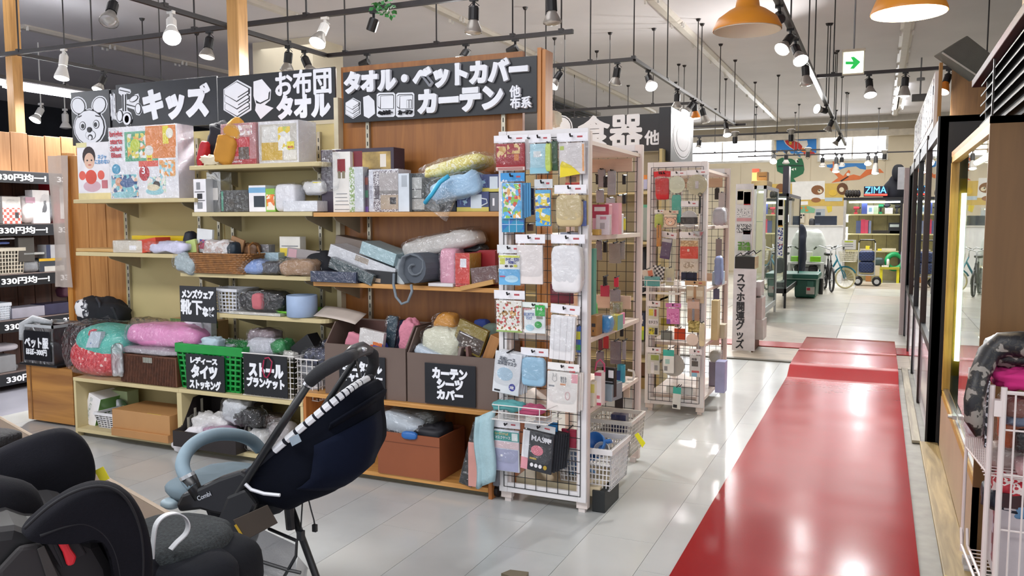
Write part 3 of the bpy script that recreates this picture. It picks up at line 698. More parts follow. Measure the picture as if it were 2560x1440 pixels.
lamp('last dim lamp at the far end of the aisle track', 2098, 334, 2094, 352, 'par', 2)
lamp('lit lamp left on the right cross track', 2173, 187, 2176, 238, 'par', 1)
lamp('silver lamp in the middle of the right cross track', 2264, 181, 2260, 240, 'par', 2)
lamp('orange shaded lamp at the right end of the cross track', 2371, 176, 2356, 230, 'amber', 1)
for i, (u, v, lit, y) in enumerate(((1748, 375, 1, 15.2), (1838, 332, 0, 15.2), (1935, 403, 1, 19.2), (1965, 404, 0, 19.2), (2020, 372, 0, 19.2), (2056, 412, 2, 20.6), (2090, 430, 1, 20.6), (2104, 408, 2, 20.6), (2170, 410, 1, 20.6), (2188, 434, 1, 20.6), (2211, 392, 2, 20.6), (1978, 330, 0, 15.2))):
    p = PY(u, v, y); lamp(('small bright lamp above the second rack', 'small lamp in front of the left window', 'bright bulb left of the dinosaur mural', 'dim lamp over the dinosaur mural', 'grey lamp over the rocket mural', 'silver lamp left under the right window', 'large glowing bulb in front of the pterosaur mural', 'small lamp just above the pterosaur mural', 'lit lamp under the right end of the right window', 'lit lamp hanging over the tool cabinet', 'small lamp right of the right window', 'tiny unlit lamp left of the aisle track')[i],
                       0, 0, 0, 0, 'par', lit, loc=(p.x, p.y, max(TZ - .017, p.z + .14)) if p.z > 2.6 else (p.x, p.y, p.z + .28), tgt=p, s=1.25, power=10)
# fluorescent battens
def batten(label, x, y0, y1, lit=0, z=4.0, w=.16):
    if z < 3.5: w = .08
    t = T('ceiling_batten', label, 'ceiling light', (x, (y0 + y1) / 2, z), w=True)
    ob('channel', G().prism([(x - w / 2, z), (x - w / 2, z - .02), (x - .04, z - .05), (x + .04, z - .05), (x + w / 2, z - .02), (x + w / 2, z)], y0, y1), M('cdc6bc', .35, nz=.03), t)
    n = max(1, round((y1 - y0) / 1.25)); L_ = (y1 - y0) / n
    for i in range(n):
        for dx in (-.075, .075):
            a, b = y0 + i * L_ + .05, y0 + (i + 1) * L_ - .05
            for q in (a - .02, b): ob('lamp_holder', G().box(x + dx - .012, q, z - .075, x + dx + .012, q + .02, z - .015), WHT, t)
            if lit: ob('tube', G().cyl((x + dx, a, z - .06), (x + dx, b, z - .06), .014, n=8), EM('f4f8ff', lit), t)
    return t
batten('long empty ceiling light channel from the top middle to the back', -2.44, 9.3, 22.4)
batten('ceiling light channel above the aisle, lit near its far end', .24, 11.0, 22.4, 0)
batten('ceiling light channel above the tableware sign, far', -4.87, 8.0, 19.0)
batten('ceiling light channel at the left of the ceiling', -6.63, 6.2, 8.3)
batten('low lit tube batten at the left edge', -8.45, 1.2, 7.0, 48., z=2.96)  # near length, out of view, is added to brighten the left ceiling
for x, a, b in ((-10.2, 7.3, 11.3),): batten('ceiling channel far left behind the long track', x, a, b)
batten('lit ceiling tube right of the plywood in the far right', .3, 17.0, 20.5, 6.)
# pendant lamps
def pendant(label, u0, u1, v, y, lit):
    a, b = PY(u0, v, y), PY(u1, v, y); c = (a + b) / 2; r = (b.x - a.x) / 2
    t = T('pendant_lamp', label, 'lamp', c, w=True)
    OR = M('e0912a', .35, nz=.02)
    prof = [(r, 0), (r * 1.0, .012), (r * .86, .07), (r * .55, .115), (r * .36, .135), (r * .30, .2), (r * .26, .26), (r * .1, .28)]
    ob('shade', G().lathe(prof, 28, c), OR, t, smooth=True)
    ob('shade_lining', G().lathe([(q * .975, w_ - .004) for q, w_ in prof[:7]] + [(.001, .27)], 28, c), M('f2ead8', .4, nz=0) if not lit else EM('fff2d8', 2.5), t, smooth=True)
    ob('bulb', G().blob(c + V((0, 0, .10)), (.04, .04, .055), 1, 1, 0), EM('fff4e0', 25.) if lit else M('e8e6e0', .2), t, smooth=True)
    ob('cord', G().cyl(c + V((0, 0, .28)), (c.x, c.y, 4), .005, n=6), BLKM, t)
    if lit:
        d_ = bpy.data.lights.new('bulb_light', 'POINT'); d_.energy = 12; d_.shadow_soft_size = .05; d_.color = (1, .85, .62)
        o = bpy.data.objects.new('bulb_light', d_); COL.objects.link(o); o.parent = t; o.location = (0, 0, .03)
pendant('unlit orange pendant lamp at the top, left of the two', 1783, 1955, 76, 5.2, 0)
pendant('lit orange pendant lamp at the top right', 2175, 2372, 33, 4.4, 1)
# exit sign
t = T('exit_sign', 'green arrow exit sign hanging from the ceiling', 'sign', PY(2133, 183, 8.2), w=True)
a, b = PY(2107, 128, 8.2), PY(2160, 183, 8.2)
ob('housing', G().box(a.x, 8.2, b.z, b.x, 8.26, a.z).box(a.x - .006, 8.19, a.z - .01, b.x + .006, 8.27, a.z + .012), M('c8c0ae', .5), t)
ob('panel', G().box(a.x + .008, 8.192, b.z + .008, b.x - .008, 8.2, a.z - .014), EM('f2fff4', 1.6), t)
ar = [(2114, 154), (2133, 154), (2127, 143), (2135, 142), (2151, 155), (2135, 172), (2125, 172), (2133, 161), (2114, 161)]
ob('arrow', G().prism([(lambda p: (p.x, p.z))(PY(u, v, 8.19)) for u, v in ar], 8.186, 8.191), EM('14b84a', .6), t)
ob('rod', G().cyl(((a.x + b.x) / 2, 8.22, a.z), ((a.x + b.x) / 2, 8.22, 4), .008, n=6), GRY, t)
# loudspeaker on its bracket, cameras, vents
c = PY(2415, 150, 7.3)
t = T('wall_speaker', 'grey slanted box speaker on a white arm at the upper right', 'speaker', c, rot=(0, .62, .25))
ob('cabinet', G().prism([(-.2, -.08), (.14, -.09), (.17, .1), (-.12, .12)], -.09, .09), M('6a6a62', .6, bump=.3, bs=200), t, bevel=.008)
ob('rim', G().box(-.19, -.095, -.085, .15, -.088, -.075), M('d8d4cc', .4), t)
ob('arm', G().cyl((.06, 0, .06), (.42, .05, .16), .028, n=10), M('d6c8c4', .4), t)
t = T('camera_bracket', 'small security camera on the far right ceiling', 'camera', PY(2300, 250, 14.5))
ob('mount', G().cyl((0, 0, .05), (0, 0, 4 - t.location.z), .012).cyl((0, 0, .3), (0, 0, .34), .06), GRY, t); ob('body', G().box(-.12, -.05, -.02, .1, .05, .09), M('6a6a6a', .4), t, bevel=.01)
a = PZ(1370, 236, 4.0)
t = T('air_vent', 'dark slatted air outlet on the ceiling beside the brown unit', 'vent', (-6.6, 16.5, 3.95), w=True)
ob('frame', G().box(-7.1, 14.6, 3.93, -6.1, 18.8, 4.0), M('8a857c', .5), t)
for i in range(6): ob('slat', G().box(-7.02 + i * .15, 14.7, 3.90, -6.95 + i * .15, 18.7, 3.935), M('22252a', .5), t)
# green plastic ivy on the track
g = G()
for i in range(46):
    p = PY(rnd(932, 985), rnd(0, 38), 5.0); d = V((rnd(-1, 1), rnd(-1, 1), rnd(-1, .3))).normalized() * rnd(.03, .05); e = d.orthogonal().normalized() * .014
    g.add([p, p + d * .5 + e, p + d, p + d * .5 - e], [(0, 1, 2, 3)])
tag(ob('ivy_garland', g, M('2f7a3a', .5, nz=.2, ns=20)), 'tuft of green plastic leaves wound on the long track', 'garland')
# ================================================================ builders for goods
def body_parts(t, w, d, h, pr, tx, price, y=None):
    y = -d / 2 if y is None else y
    for i, p in enumerate(pr):
        if p[0] == 'o':
            q_ = y - .0009 - i * .00025; ob('printed_panel', G().prism(ellipse(-w / 2 + p[1] * w, p[2] * h, p[3] * w, p[4] * h, 18), q_, y + .0004), p[5], t); continue
        fx0, fz0, fx1, fz1, m = p[:5]; o_ = .0008 + i * .00025 + (p[5] if len(p) > 5 else 0)
        ob('printed_panel', G().box(-w / 2 + fx0 * w, y - o_ - .0006, fz0 * h, -w / 2 + fx1 * w, y + .0004, fz1 * h), m, t)
    for p in tx:
        s, fx0, fz0, fx1, fz1, m = p[:6]
        text(t, s, m, -w / 2 + fx0 * w, fz0 * h, -w / 2 + fx1 * w, fz1 * h, y - .0022 - .0003 * len(pr), .0008, .02)
    if price:
        fx, fz, pw = price
        ob('price_tag', G().box(-w / 2 + fx * w, y - .004, fz * h, -w / 2 + fx * w + pw, y - .003, fz * h + pw * .85), YEL, t)
        text(t, '¥880', RED, -w / 2 + fx * w + pw * .1, fz * h + pw * .1, -w / 2 + fx * w + pw * .9, fz * h + pw * .38, y - .004, .0006, .02)
def item(nm, lab, cat, u0, v0, u1, v1, Y, zb=None, d=.15, k='box', m=None, wrap=0, pr=(), tx=(), rot=(0, 0, 0), grp=None, price=None, e=(.6, .5), amp=.06, fr=2.5, seed=None, top=1., side=None):
    vm, um = (v0 + v1) / 2, (u0 + u1) / 2
    x0, x1 = xx(u0, vm, Y), xx(u1, vm, Y); zt = zz(um, v0, Y); zb = zz(um, v1, Y) if zb is None else zb
    w, h = x1 - x0, max(.012, zt - zb); loc = ((x0 + x1) / 2, Y + d / 2, zb + .0015)
    seed = rnd(0, 50) if seed is None else seed
    g = G()
    if k == 'box': g.box(-w / 2, -d / 2, 0, w / 2, d / 2, h)
    elif k == 'cyl': g.lathe([(.0005, 0), (w / 2 * .93, 0), (w / 2, h * .03), (w / 2, h * .97), (w / 2 * .95, h), (w / 2 * .93, h * .9), (.0005, h * .9)], 20)
    else: g.blob((0, 0, h / 2), (w / 2, d / 2, h / 2), e[0], e[1], amp, fr, seed, 22, top)
    sm = k != 'box'
    if not (pr or tx or price or wrap or side):
        return tag(ob(nm, g, m, None, loc, rot, smooth=sm, bevel=0 if sm else .003), lab, cat, grp)
    t = T(nm, lab, cat, loc, rot, grp)
    ob('body', g, m, t, smooth=sm, bevel=0 if sm else .002)
    if side: ob('side_print', G().box(w / 2 - .0004, -d / 2, 0, w / 2 + .001, d / 2, h), side, t)
    body_parts(t, w, d, h, pr, tx, price, (-d / 2 * (.99 if k == 'box' else .8)))
    if wrap:
        e_ = .012 * wrap
        if k == 'box' and wrap < 2: ob('film', G().box(-w / 2 - .002, -d / 2 - .005, .001, w / 2 + .002, d / 2 + .004, h + .003), WRAP, t, bevel=.004)
        else: ob('film', G().blob((0, 0, h / 2 + .004), (w / 2 + e_, d / 2 + e_, h / 2 + .004), .5, .5, .05, 5, seed + 1, 16), WRAP, t, smooth=False)
    return t
def sign(lab, u0, v0, u1, v1, Y, lines, th=.014, polys=(), ext=.004, nm='sign_board', rot=None, mat=BOARD):
    vm, um = (v0 + v1) / 2, (u0 + u1) / 2
    x0, x1, z0, z1 = xx(u0, vm, Y), xx(u1, vm, Y), zz(um, v1, Y), zz(um, v0, Y)
    t = T(nm, lab, 'sign', ((x0 + x1) / 2, Y, z0), w=True)
    ob('board', G().box(x0, Y, z0, x1, Y + th, z1), mat, t, bevel=.001)
    for L_ in lines:
        s, a, b, c, d_ = L_[:5]; m = L_[5] if len(L_) > 5 else LET; bd = L_[6] if len(L_) > 6 else (.018 if any(ord(c_) > 0x4e00 for c_ in s) else .048)
        g = TG(s, xx(c, (b + d_) / 2, Y) - xx(a, (b + d_) / 2, Y), zz((a + c) / 2, b, Y) - zz((a + c) / 2, d_, Y), ext, bd)
        g.xf(Matrix.Translation(((xx(a, (b + d_) / 2, Y) + xx(c, (b + d_) / 2, Y)) / 2, Y - .0003, (zz((a + c) / 2, b, Y) + zz((a + c) / 2, d_, Y)) / 2)))
        ob('lettering', g, m, t)
    for i, (pts, m, ly) in enumerate(polys):
        q = [(lambda p: (p.x, p.z))(PY(u, v, Y)) for u, v in pts]
        ob('pictogram', G().prism(q, Y - .0015 * (ly + 1), Y - .0001), m, t)
    return t
def basketG(w, d, h, nx, ny, nz, b=.006, rim=.02, tp=.85, base=True):
    g = G(); lo = b
    for y in (-d / 2, d / 2 - b):
        for i in range(nx + 1): x = -w / 2 + (w - b) * i / nx; g.box(x, y, 0, x + b, y + b, h)
        for i in range(nz): z = (h - rim) * i / nz; g.box(-w / 2, y + .0004, z, w / 2, y + b - .0004, z + b)
    for x in (-w / 2, w / 2 - b):
        for i in range(ny + 1): y = -d / 2 + (d - b) * i / ny; g.box(x, y, 0, x + b, y + b, h)
        for i in range(nz): z = (h - rim) * i / nz; g.box(x + .0004, -d / 2, z, x + b - .0004, d / 2, z + b)
    g.box(-w / 2, -d / 2, 0, w / 2, d / 2, b)
    for p in g.v: f = tp + (1 - tp) * p.z / h; p.x *= f; p.y *= f
    return g
def rimG(w, d, z0, z1, t=.012):
    return G().box(-w / 2 - .004, -d / 2 - .004, z0, w / 2 + .004, -d / 2 + t, z1).box(-w / 2 - .004, d / 2 - t, z0, w / 2 + .004, d / 2 + .004, z1).box(-w / 2 - .004, -d / 2 + t, z0, -w / 2 + t, d / 2 - t, z1).box(w / 2 - t, -d / 2 + t, z0, w / 2 + .004, d / 2 - t, z1)
def basket(lab, u0, v0, u1, v1, Y, zb, d, mat, nx=9, ny=7, nz=5, tp=.88, b=.006, rim=.02, rz=0, grp=None, nm='plastic_basket'):
    vm, um = (v0 + v1) / 2, (u0 + u1) / 2; x0, x1 = xx(u0, vm, Y), xx(u1, vm, Y); zb = zz(um, v1, Y) if zb is None else zb; h = zz(um, v0, Y) - zb; w = x1 - x0
    t = T(nm, lab, 'basket', ((x0 + x1) / 2, Y + d / 2, zb + .001), (0, 0, rz), grp)
    ob('lattice', basketG(w, d, h, nx, ny, nz, b, rim, tp), mat, t); ob('rim', rimG(w, d, h - rim, h), mat, t, bevel=.003)
    return t
def openbox(t, w, d, h, mat, th=.006, nm='body', low=1.):
    """box without a lid, front edge may be lower"""
    g = G().box(-w / 2, -d / 2, 0, w / 2, d / 2, th).box(-w / 2, -d / 2, th, w / 2, -d / 2 + th, h * low).box(-w / 2, d / 2 - th, th, w / 2, d / 2, h)
    for x in (-w / 2, w / 2 - th): g.prism([(-d / 2 + th, th), (d / 2 - th, th), (d / 2 - th, h), (-d / 2 + d * .35, h), (-d / 2 + th, h * low)], x, x + th, 'yz')
    return ob(nm, g, mat, t)
def MI(c, r=.5, m=0., **k): return M(c, r, m, **k)
# ---------------------------------------------------------------- big black signs along the top
SG = YB - .045
def stack_icon(cu, cv, s):
    """three folded cloths seen at an angle"""
    out = []
    for i in range(3):
        v = cv + (1 - i) * .30 * s
        out.append(([(cu - .5 * s, v), (cu, v - .33 * s), (cu + .5 * s, v - .05 * s), (cu + .5 * s, v + .16 * s), (cu, v + .5 * s), (cu - .5 * s, v + .2 * s)], BLACK, 2 * i + 1))
        out.append(([(cu - .48 * s, v), (cu, v - .3 * s), (cu + .47 * s, v - .04 * s), (cu + .47 * s, v + .03 * s), (cu + .05 * s, v + .30 * s), (cu + .05 * s, v + .34 * s), (cu + .47 * s, v + .08 * s), (cu + .47 * s, v + .15 * s), (cu, v + .46 * s), (cu - .48 * s, v + .19 * s)], LET, 2 * i + 2))
    return [([(cu - .56 * s, cv - .32 * s), (cu, cv - .7 * s), (cu + .56 * s, cv - .4 * s), (cu + .56 * s, cv + .52 * s), (cu, cv + .86 * s), (cu - .56 * s, cv + .52 * s)], LET, 0)] + out
def ring(u, v, a, b, w): return [(oval(u, v, a, b), BLACK, 3), (oval(u, v, a - w, b - w), LET, 4)]
mouse = [(oval(197, 265, 20, 24, r=-.3), LET, 0), (oval(249, 263, 20, 24, r=.3), LET, 0), (oval(225, 318, 41, 47), LET, 0)]
mouse += [(oval(197, 265, 17, 21, r=-.3), BLACK, 1), (oval(197, 265, 15, 19, r=-.3), LET, 2), (oval(249, 263, 17, 21, r=.3), BLACK, 1), (oval(249, 263, 15, 19, r=.3), LET, 2), (oval(225, 318, 38, 44), BLACK, 3), (oval(225, 318, 36, 42), LET, 4),
          (oval(209, 315, 8, 11), BLACK, 5), (oval(209, 315, 6.4, 9.4), LET, 6), (oval(210, 316, 4, 6), BLACK, 7), (oval(243, 311, 8, 11), BLACK, 5), (oval(243, 311, 6.4, 9.4), LET, 6), (oval(242, 312, 4, 6), BLACK, 7),
          (oval(227, 325, 6, 7), BLACK, 7), (oval(229, 338, 13, 12), BLACK, 5), (oval(229, 338, 12, 11), LET, 6), (oval(229, 343, 6, 7), BLACK, 7), (oval(229, 345, 4, 5), LET, 8), (oval(226, 324, 5, 6), BLACK, 8),
          ([(197, 292), (207, 288), (206, 291), (199, 295)], BLACK, 5), ([(240, 288), (252, 290), (252, 293), (241, 291)], BLACK, 5)]
sign('black sign with a round eared mouse face, left end of the sign row', 179, 227, 275, 362, 4.35, [], polys=mouse)
sign('narrow black sign with cut off letters beside the mouse sign', 276, 224, 292, 322, 4.36, [('取組', 277, 232, 290, 300)])
trike = [([(297, 222), (301, 218), (326, 224), (328, 230), (325, 235), (316, 233), (318, 250), (330, 246), (338, 236), (346, 234), (349, 244), (347, 256), (352, 260), (357, 268), (355, 280), (349, 289), (341, 287), (336, 274), (318, 268), (319, 276), (328, 282), (332, 296), (327, 312), (318, 317), (311, 312), (307, 305), (298, 308), (291, 300), (291, 284), (298, 274), (306, 270), (305, 240), (297, 233)], LET, 0)]
trike += ring(301, 290, 8, 15, 2) + ring(319, 298, 12, 17, 2) + ring(319, 298, 7, 11, 1.5) + ring(347, 272, 8, 14, 2)
trike += [([(300, 224), (325, 230), (325, 232), (300, 226)], BLACK, 3), ([(307, 236), (309, 236), (310, 278), (308, 278)], BLACK, 3), ([(314, 236), (316, 236), (316, 278), (314, 278)], BLACK, 3), (oval(336, 247, 12, 7, r=-.6), BLACK, 3), (oval(336, 247, 10.5, 5.5, r=-.6), LET, 4), ([(318, 260), (340, 266), (340, 268), (318, 263)], BLACK, 3)]
sign('black kids sign with a tricycle drawing and white katakana', 291, 201, 543, 319, SG, [('キッズ', 356, 214, 528, 298)], polys=trike)
tow = stack_icon(594, 243, 62) + [([(634, 204), (655, 198), (678, 225), (676, 250), (662, 262), (684, 270), (652, 298), (638, 276), (640, 262), (634, 240)], LET, 0), ([(640, 250), (648, 256), (660, 250), (676, 228), (674, 248), (652, 260), (642, 258)], BLACK, 2), ([(641, 251), (648, 254), (658, 249), (673, 233), (672, 247), (652, 257)], LET, 3)]
sign('black bedding and towel sign with folded cloth drawing', 544, 180, 838, 307, SG - .004, [('お布団', 688, 174, 830, 238), ('タオル', 691, 234, 828, 296)], polys=tow)
tw2 = stack_icon(883, 268, 34) + [([(908, 243), (922, 238), (936, 252), (938, 284), (922, 296), (910, 290)], LET, 0)]
for a_, lb_ in ((942, 'ベットカバー'), (990, 'カーテン')):
    q = 3.
    tw2 += [([(a_, 239 - q), (a_ + 5, 235 - q), (a_ + 42, 234 - q), (a_ + 46, 238 - q), (a_ + 46, 288), (a_ + 42, 292), (a_ + 5, 293), (a_, 289)], LET, 0), ([(a_ + 3, 240), (a_ + 8, 236), (a_ + 40, 235), (a_ + 43, 238), (a_ + 43, 272), (a_ + 10, 273), (a_ + 3, 268)], BLACK, 1), ([(a_ + 11, 241), (a_ + 42, 239), (a_ + 42, 271), (a_ + 11, 272)], LET, 2), ([(a_ + 4, 241), (a_ + 9, 238), (a_ + 40, 237), (a_ + 41, 238), (a_ + 10, 240), (a_ + 9, 270), (a_ + 4, 266)], LET, 2)]
tw2 += [([(1018, 250), (1030, 249), (1030, 270), (1018, 270)], BLACK, 3), ([(1019, 251), (1023, 251), (1023, 270), (1019, 270)], LET, 4), ([(1025, 251), (1029, 251), (1029, 270), (1025, 270)], LET, 4)]
sign('wide black sign for towels, bed covers and curtains on the brown unit', 858, 160, 1342, 294, SG - .01, [('タオル・ベットカバー', 859, 161, 1330, 221), ('カーテン', 1046, 219, 1264, 281), ('他', 1278, 215, 1304, 244), ('布系', 1279, 243, 1331, 272), ('ベットカバー', 949, 276, 983, 288, INK, .02), ('カーテン', 999, 275, 1033, 287, INK, .02)], polys=tw2, ext=.022)
# tableware sign and plate box behind
sign('black tableware sign with big silver kanji behind the mask rack', 1392, 290, 1652, 381, 7.2, [('食', 1446, 290, 1524, 368, LET, .03), ('器', 1525, 288, 1606, 369, LET, .03), ('他', 1612, 326, 1650, 362)], polys=[(oval(1404, 318, 28, 30), LET, 0), (oval(1404, 318, 25, 27), BLACK, 1), (oval(1404, 318, 23, 25), LET, 2)], ext=.006)
pb = T('plate_sign', 'black box sign with a white plate drawing, end of the tableware sign', 'sign', PY(1668, 400, 7.15), w=True)
a, b = PY(1648, 268, 7.12), PY(1676, 402, 7.12)
x0, x1, z0, z1 = a.x, b.x, b.z, a.z
ob('box', G().box(x0, 7.12, z0, x1, 8.05, z1), BOARD, pb, bevel=.003)
def side_oval(cy, cz, ry, rz_, x): return [(cy + ry * math.cos(6.2832 * i / 24), cz + rz_ * math.sin(6.2832 * i / 24)) for i in range(24)]
for i, (f_, m_) in enumerate(((1, LET), (.92, BLACK), (.88, LET), (.62, BLACK), (.59, LET))):
    ob('pictogram', G().prism(side_oval(7.57, (z0 + z1) / 2, .40 * f_, .19 * f_, x1), x1 - .0005, x1 + .001 + .001 * i, 'yz'), m_, pb)
# ---------------------------------------------------------------- cream unit, left: top shelf
Y1 = SY + .05
W1 = MI('f0eef2', .35)
t = item('toy_box', 'big white toy box with a baby play gym picture, top left shelf', 'toy box', 274, 315, 445, 496, Y1, Z['a1'], .14, m=W1, wrap=1, side=MI('e4dfe8', .35),
     pr=[(.24, .52, .72, .93, MI('5fb08a', .4)), (.28, .56, .68, .9, PRINT(('7cc79a', 'e8d860', 'f0efe8', 'f0a050', '58a878', 'e8e4de'), 22)), (.55, .70, .98, .99, MI('ea8a3c', .4)), (.62, .55, .97, .72, MI('ea8a3c', .4)), (.80, .74, .88, .98, YEL, .001), (.02, .02, .42, .34, PRINT(('a8d8e0', 'f4e8e0', '3f5f90', '84c8d0', 'e8b898'), 26)), (.44, .44, .72, .52, MI('e8604c', .4)),
         (.56, .08, .82, .30, PRINT(('a8d8e0', 'f4e8e0', 'd8e8d0', '8aaeb8'), 30)), (.74, .3, .96, .52, PRINT(('a8d8e0', 'f0a050', 'f4e8e0', 'e8b070'), 30)), ('o', .515, .35, .075, .105, RED), ('o', .13, .24, .05, .06, MI('e0a888', .5)), ('o', .26, .22, .11, .06, MI('4a6a9c', .5)), ('o', .21, .06, .19, .045, MI('9ad0d8', .5)), ('o', .66, .1, .13, .05, MI('9ad0d8', .5)), ('o', .69, .19, .05, .05, MI('3a2c28', .5)), ('o', .64, .15, .09, .045, MI('e8d8b8', .5)), ('o', .1, .42, .06, .07, MI('3f9ec4', .5)), ('o', .6, .66, .06, .07, MI('e8e4dc', .5)), ('o', .4, .74, .07, .09, MI('c8d840', .5)), ('o', .9, .88, .05, .07, MI('f0ead8', .5))],
     tx=[('bright\nstarts', .03, .77, .22, .95, MI('c43a44', .5)), ('Safari\nBlast', .03, .58, .20, .74, MI('b83440', .5)), ('3', .49, .34, .54, .44, W1)], price=(.56, .52, .05))
ob('carry_handle', G().tube([(-.10, 0, .42), (-.09, 0, .46), (-.03, 0, .47), (.04, 0, .47), (.06, 0, .42)], .012, 8), MI('e0503c', .4), t)
item('toy_box', 'white box with a baby holding a red ball, behind the play gym box', 'toy box', 194, 356, 278, 494, Y1 + .12, Z['a1'], .10, m=W1,
     pr=[(.0, .0, 1, .12, MI('e8d8a0', .5)), ('o', .42, .24, .26, .1, MI('d8b4c0', .5)), ('o', .4, .40, .17, .125, MI('e05a4a', .4)), ('o', .14, .43, .1, .08, MI('e86a5a', .4)), ('o', .7, .43, .1, .08, MI('e86a5a', .4)), ('o', .36, .76, .19, .17, MI('3a2e30', .6)), ('o', .37, .68, .15, .14, MI('e8c0a8', .5)), ('o', .31, .69, .025, .015, INK), ('o', .44, .69, .025, .015, INK), ('o', .38, .61, .05, .012, MI('c86a60', .5)), (.72, .2, .88, .34, MI('c87880', .5)), (.0, .92, .3, 1, MI('e8e0a8', .5))], tx=[('ネジャ\nにおわない', .55, .62, .98, .78, MI('5a9ad0', .5))])
item('wood_tray', 'thin flat wooden tray at the left end of the lower left shelf', 'tray', 190, 622, 284, 632, Y1, Z['a2'], .22, m=WOOD('b89258', 'd0aa70', .5, 'x'))
item('gift_bag', 'clear bagged cream box lying at the left of the yellow box', 'bag', 284, 602, 350, 634, Y1 - .02, Z['a2'], .16, m=MI('d8cfc0', .4), wrap=2, rot=(0, 0, .12), pr=[(.55, .2, .78, .6, W1)])
item('flat_box', 'long yellow box lying on the lower left shelf', 'box', 330, 590, 462, 634, Y1 + .14, Z['a2'], .1, m=MI('d8b818', .4), pr=[(.35, .12, .6, .7, MI('c8402c', .5)), (.62, .2, .96, .7, MI('b89a10', .5))])
item('flat_box', 'red paper box slanting in front of the yellow box', 'box', 338, 598, 396, 638, Y1 - .01, Z['a2'] + .004, .12, m=MI('cc4a34', .4), rot=(0, -.12, -.1))
item('plush_bag', 'white lilac plush in a clear bag on the lower left shelf', 'bag', 358, 606, 462, 640, Y1 - .05, Z['a2'], .14, 'blob', MI('d4d2ea', .7), wrap=1.4, amp=.12)
item('plush_bag', 'grey green plush in a clear bag drooping off the lower left shelf end', 'bag', 426, 636, 476, 682, SY - .04, None, .1, 'blob', MI('aab8bc', .7), wrap=1.5, amp=.12, rot=(0, .3, 0))
item('shoe', 'dark navy shoe tip standing behind the yellow box', 'shoe', 452, 578, 474, 628, Y1 + .1, Z['a2'], .1, 'blob', MI('1d2230', .6), e=(.8, .8))
# ---------------------------------------------------------------- cream unit, middle: four shelves
item('plush', 'dark costume plush with a red sleeve, left end of the top middle shelf', 'plush', 490, 300, 552, 405, Y1 + .1, Z['b1'], .16, 'blob', MI('1c1d26', .8), rot=(0, .35, 0), amp=.12)
item('plush', 'red cloth tail beside the dark plush on the top middle shelf', 'plush', 482, 350, 500, 408, Y1 + .02, Z['b1'], .06, 'blob', MI('b02430', .7), rot=(0, .35, 0))
t = item('plush', 'golden brown plush leaning among boxes on the top middle shelf', 'plush', 522, 335, 572, 410, SY + .0, Z['b1'], .09, 'blob', MI('c0862f', .85), amp=.08, rot=(0, .3, 0))
item('plush', 'golden pointed plush head with a white tip, above the golden body', 'plush', 548, 290, 596, 350, SY + .02, None, .09, 'blob', MI('c9923a', .85), rot=(0, .25, 0), top=.35)
item('cloth_strap', 'cream cloth straps of the golden plush hanging over the shelf edge', 'strap', 498, 388, 556, 412, Y1 - .03, Z['b1'], .05, 'blob', MI('d8cdb4', .8), amp=.2)
item('gift_box', 'red cooking toy box in clear wrap on the top middle shelf', 'toy box', 553, 309, 640, 410, Y1 - .02, Z['b1'], .16, m=MI('b8787a', .4), wrap=1,
     pr=[(0, 0, 1, .13, MI('b0262e', .4)), (.36, .2, .82, .66, MI('c8303c', .4)), (.5, .12, .8, .42, MI('5a4a40', .4)), (.05, .15, .35, .9, PRINT(('8a4a40', 'b08068', 'c89a80'), 20)), (.36, .7, .9, .95, PRINT(('d8b8b0', 'f0e8e8', 'c08890'), 40))], tx=[('Steaming Crock Pot', .03, .03, .6, .10, W1)])
item('gift_box', 'white window box with yellow baby goods, right end of top middle shelf', 'gift box', 646, 303, 746, 404, Y1, Z['b1'], .17, m=MI('e4e0e2', .35), wrap=1, side=W1,
     pr=[(.04, .05, .96, .93, MI('cfc8bc', .5)), (.08, .08, .6, .5, MI('d8b03c', .5)), (.5, .3, .8, .86, PRINT(('f0d040', 'c8d060', 'f4f0e8', 'e8e4e0'), 18)), (.1, .5, .5, .88, MI('e4e0d8', .4)), (.64, .08, .94, .3, MI('ece6da', .5))], price=(.72, .32, .055))
item('small_box', 'tall white box with product diagrams on the second middle shelf', 'box', 484, 448, 515, 529, Y1 - .02, Z['b2'], .1, m=W1, side=MI('d8dadf', .35), pr=[(.1, .6, .9, .62, INK), (.1, .34, .9, .36, INK), (.25, .68, .55, .9, GRY), (.3, .4, .7, .56, INK), (.3, .1, .7, .3, GRY)])
item('clear_case', 'empty clear plastic case beside the tall white box', 'case', 517, 430, 552, 529, Y1 + .04, Z['b2'], .1, m=HAZY, pr=[(.2, .3, .8, .6, MI('d8d4d0', .5))])
item('gift_box', 'dark grey boxed gift with a clear lid on the second middle shelf', 'gift box', 550, 476, 621, 529, Y1 + .02, Z['b2'], .16, m=MI('35322f', .3), wrap=1, pr=[(.05, .05, .12, .95, MI('4a9a80', .4)), (.3, .2, .5, .6, MI('4a443e', .4))])
item('backpack_box', 'white box with a little gable roof and blue cord', 'gift box', 622, 464, 664, 529, Y1, Z['b2'], .12, m=W1, pr=[(.0, .72, 1, .92, MI('78aed6', .4)), (.3, .18, .95, .6, MI('2c3540', .4))])
item('small_box', 'orange and green toy box next to the gable box', 'box', 664, 472, 688, 530, Y1, Z['b2'], .1, m=MI('8cc048', .4), pr=[(.1, .08, .95, .75, PRINT(('f0a048', 'f4e8d8', 'e87838'), 30))])
item('mug_pack', 'rounded white bagged box in the middle of the second middle shelf', 'bag', 684, 460, 736, 529, Y1 - .03, Z['b2'], .12, 'blob', W1, wrap=1, e=(.35, .35), amp=.02)
item('flat_box', 'low white bagged tray box on the second middle shelf', 'box', 708, 503, 793, 529, Y1 - .04, Z['b2'], .16, m=MI('e9e9ee', .3), wrap=1)
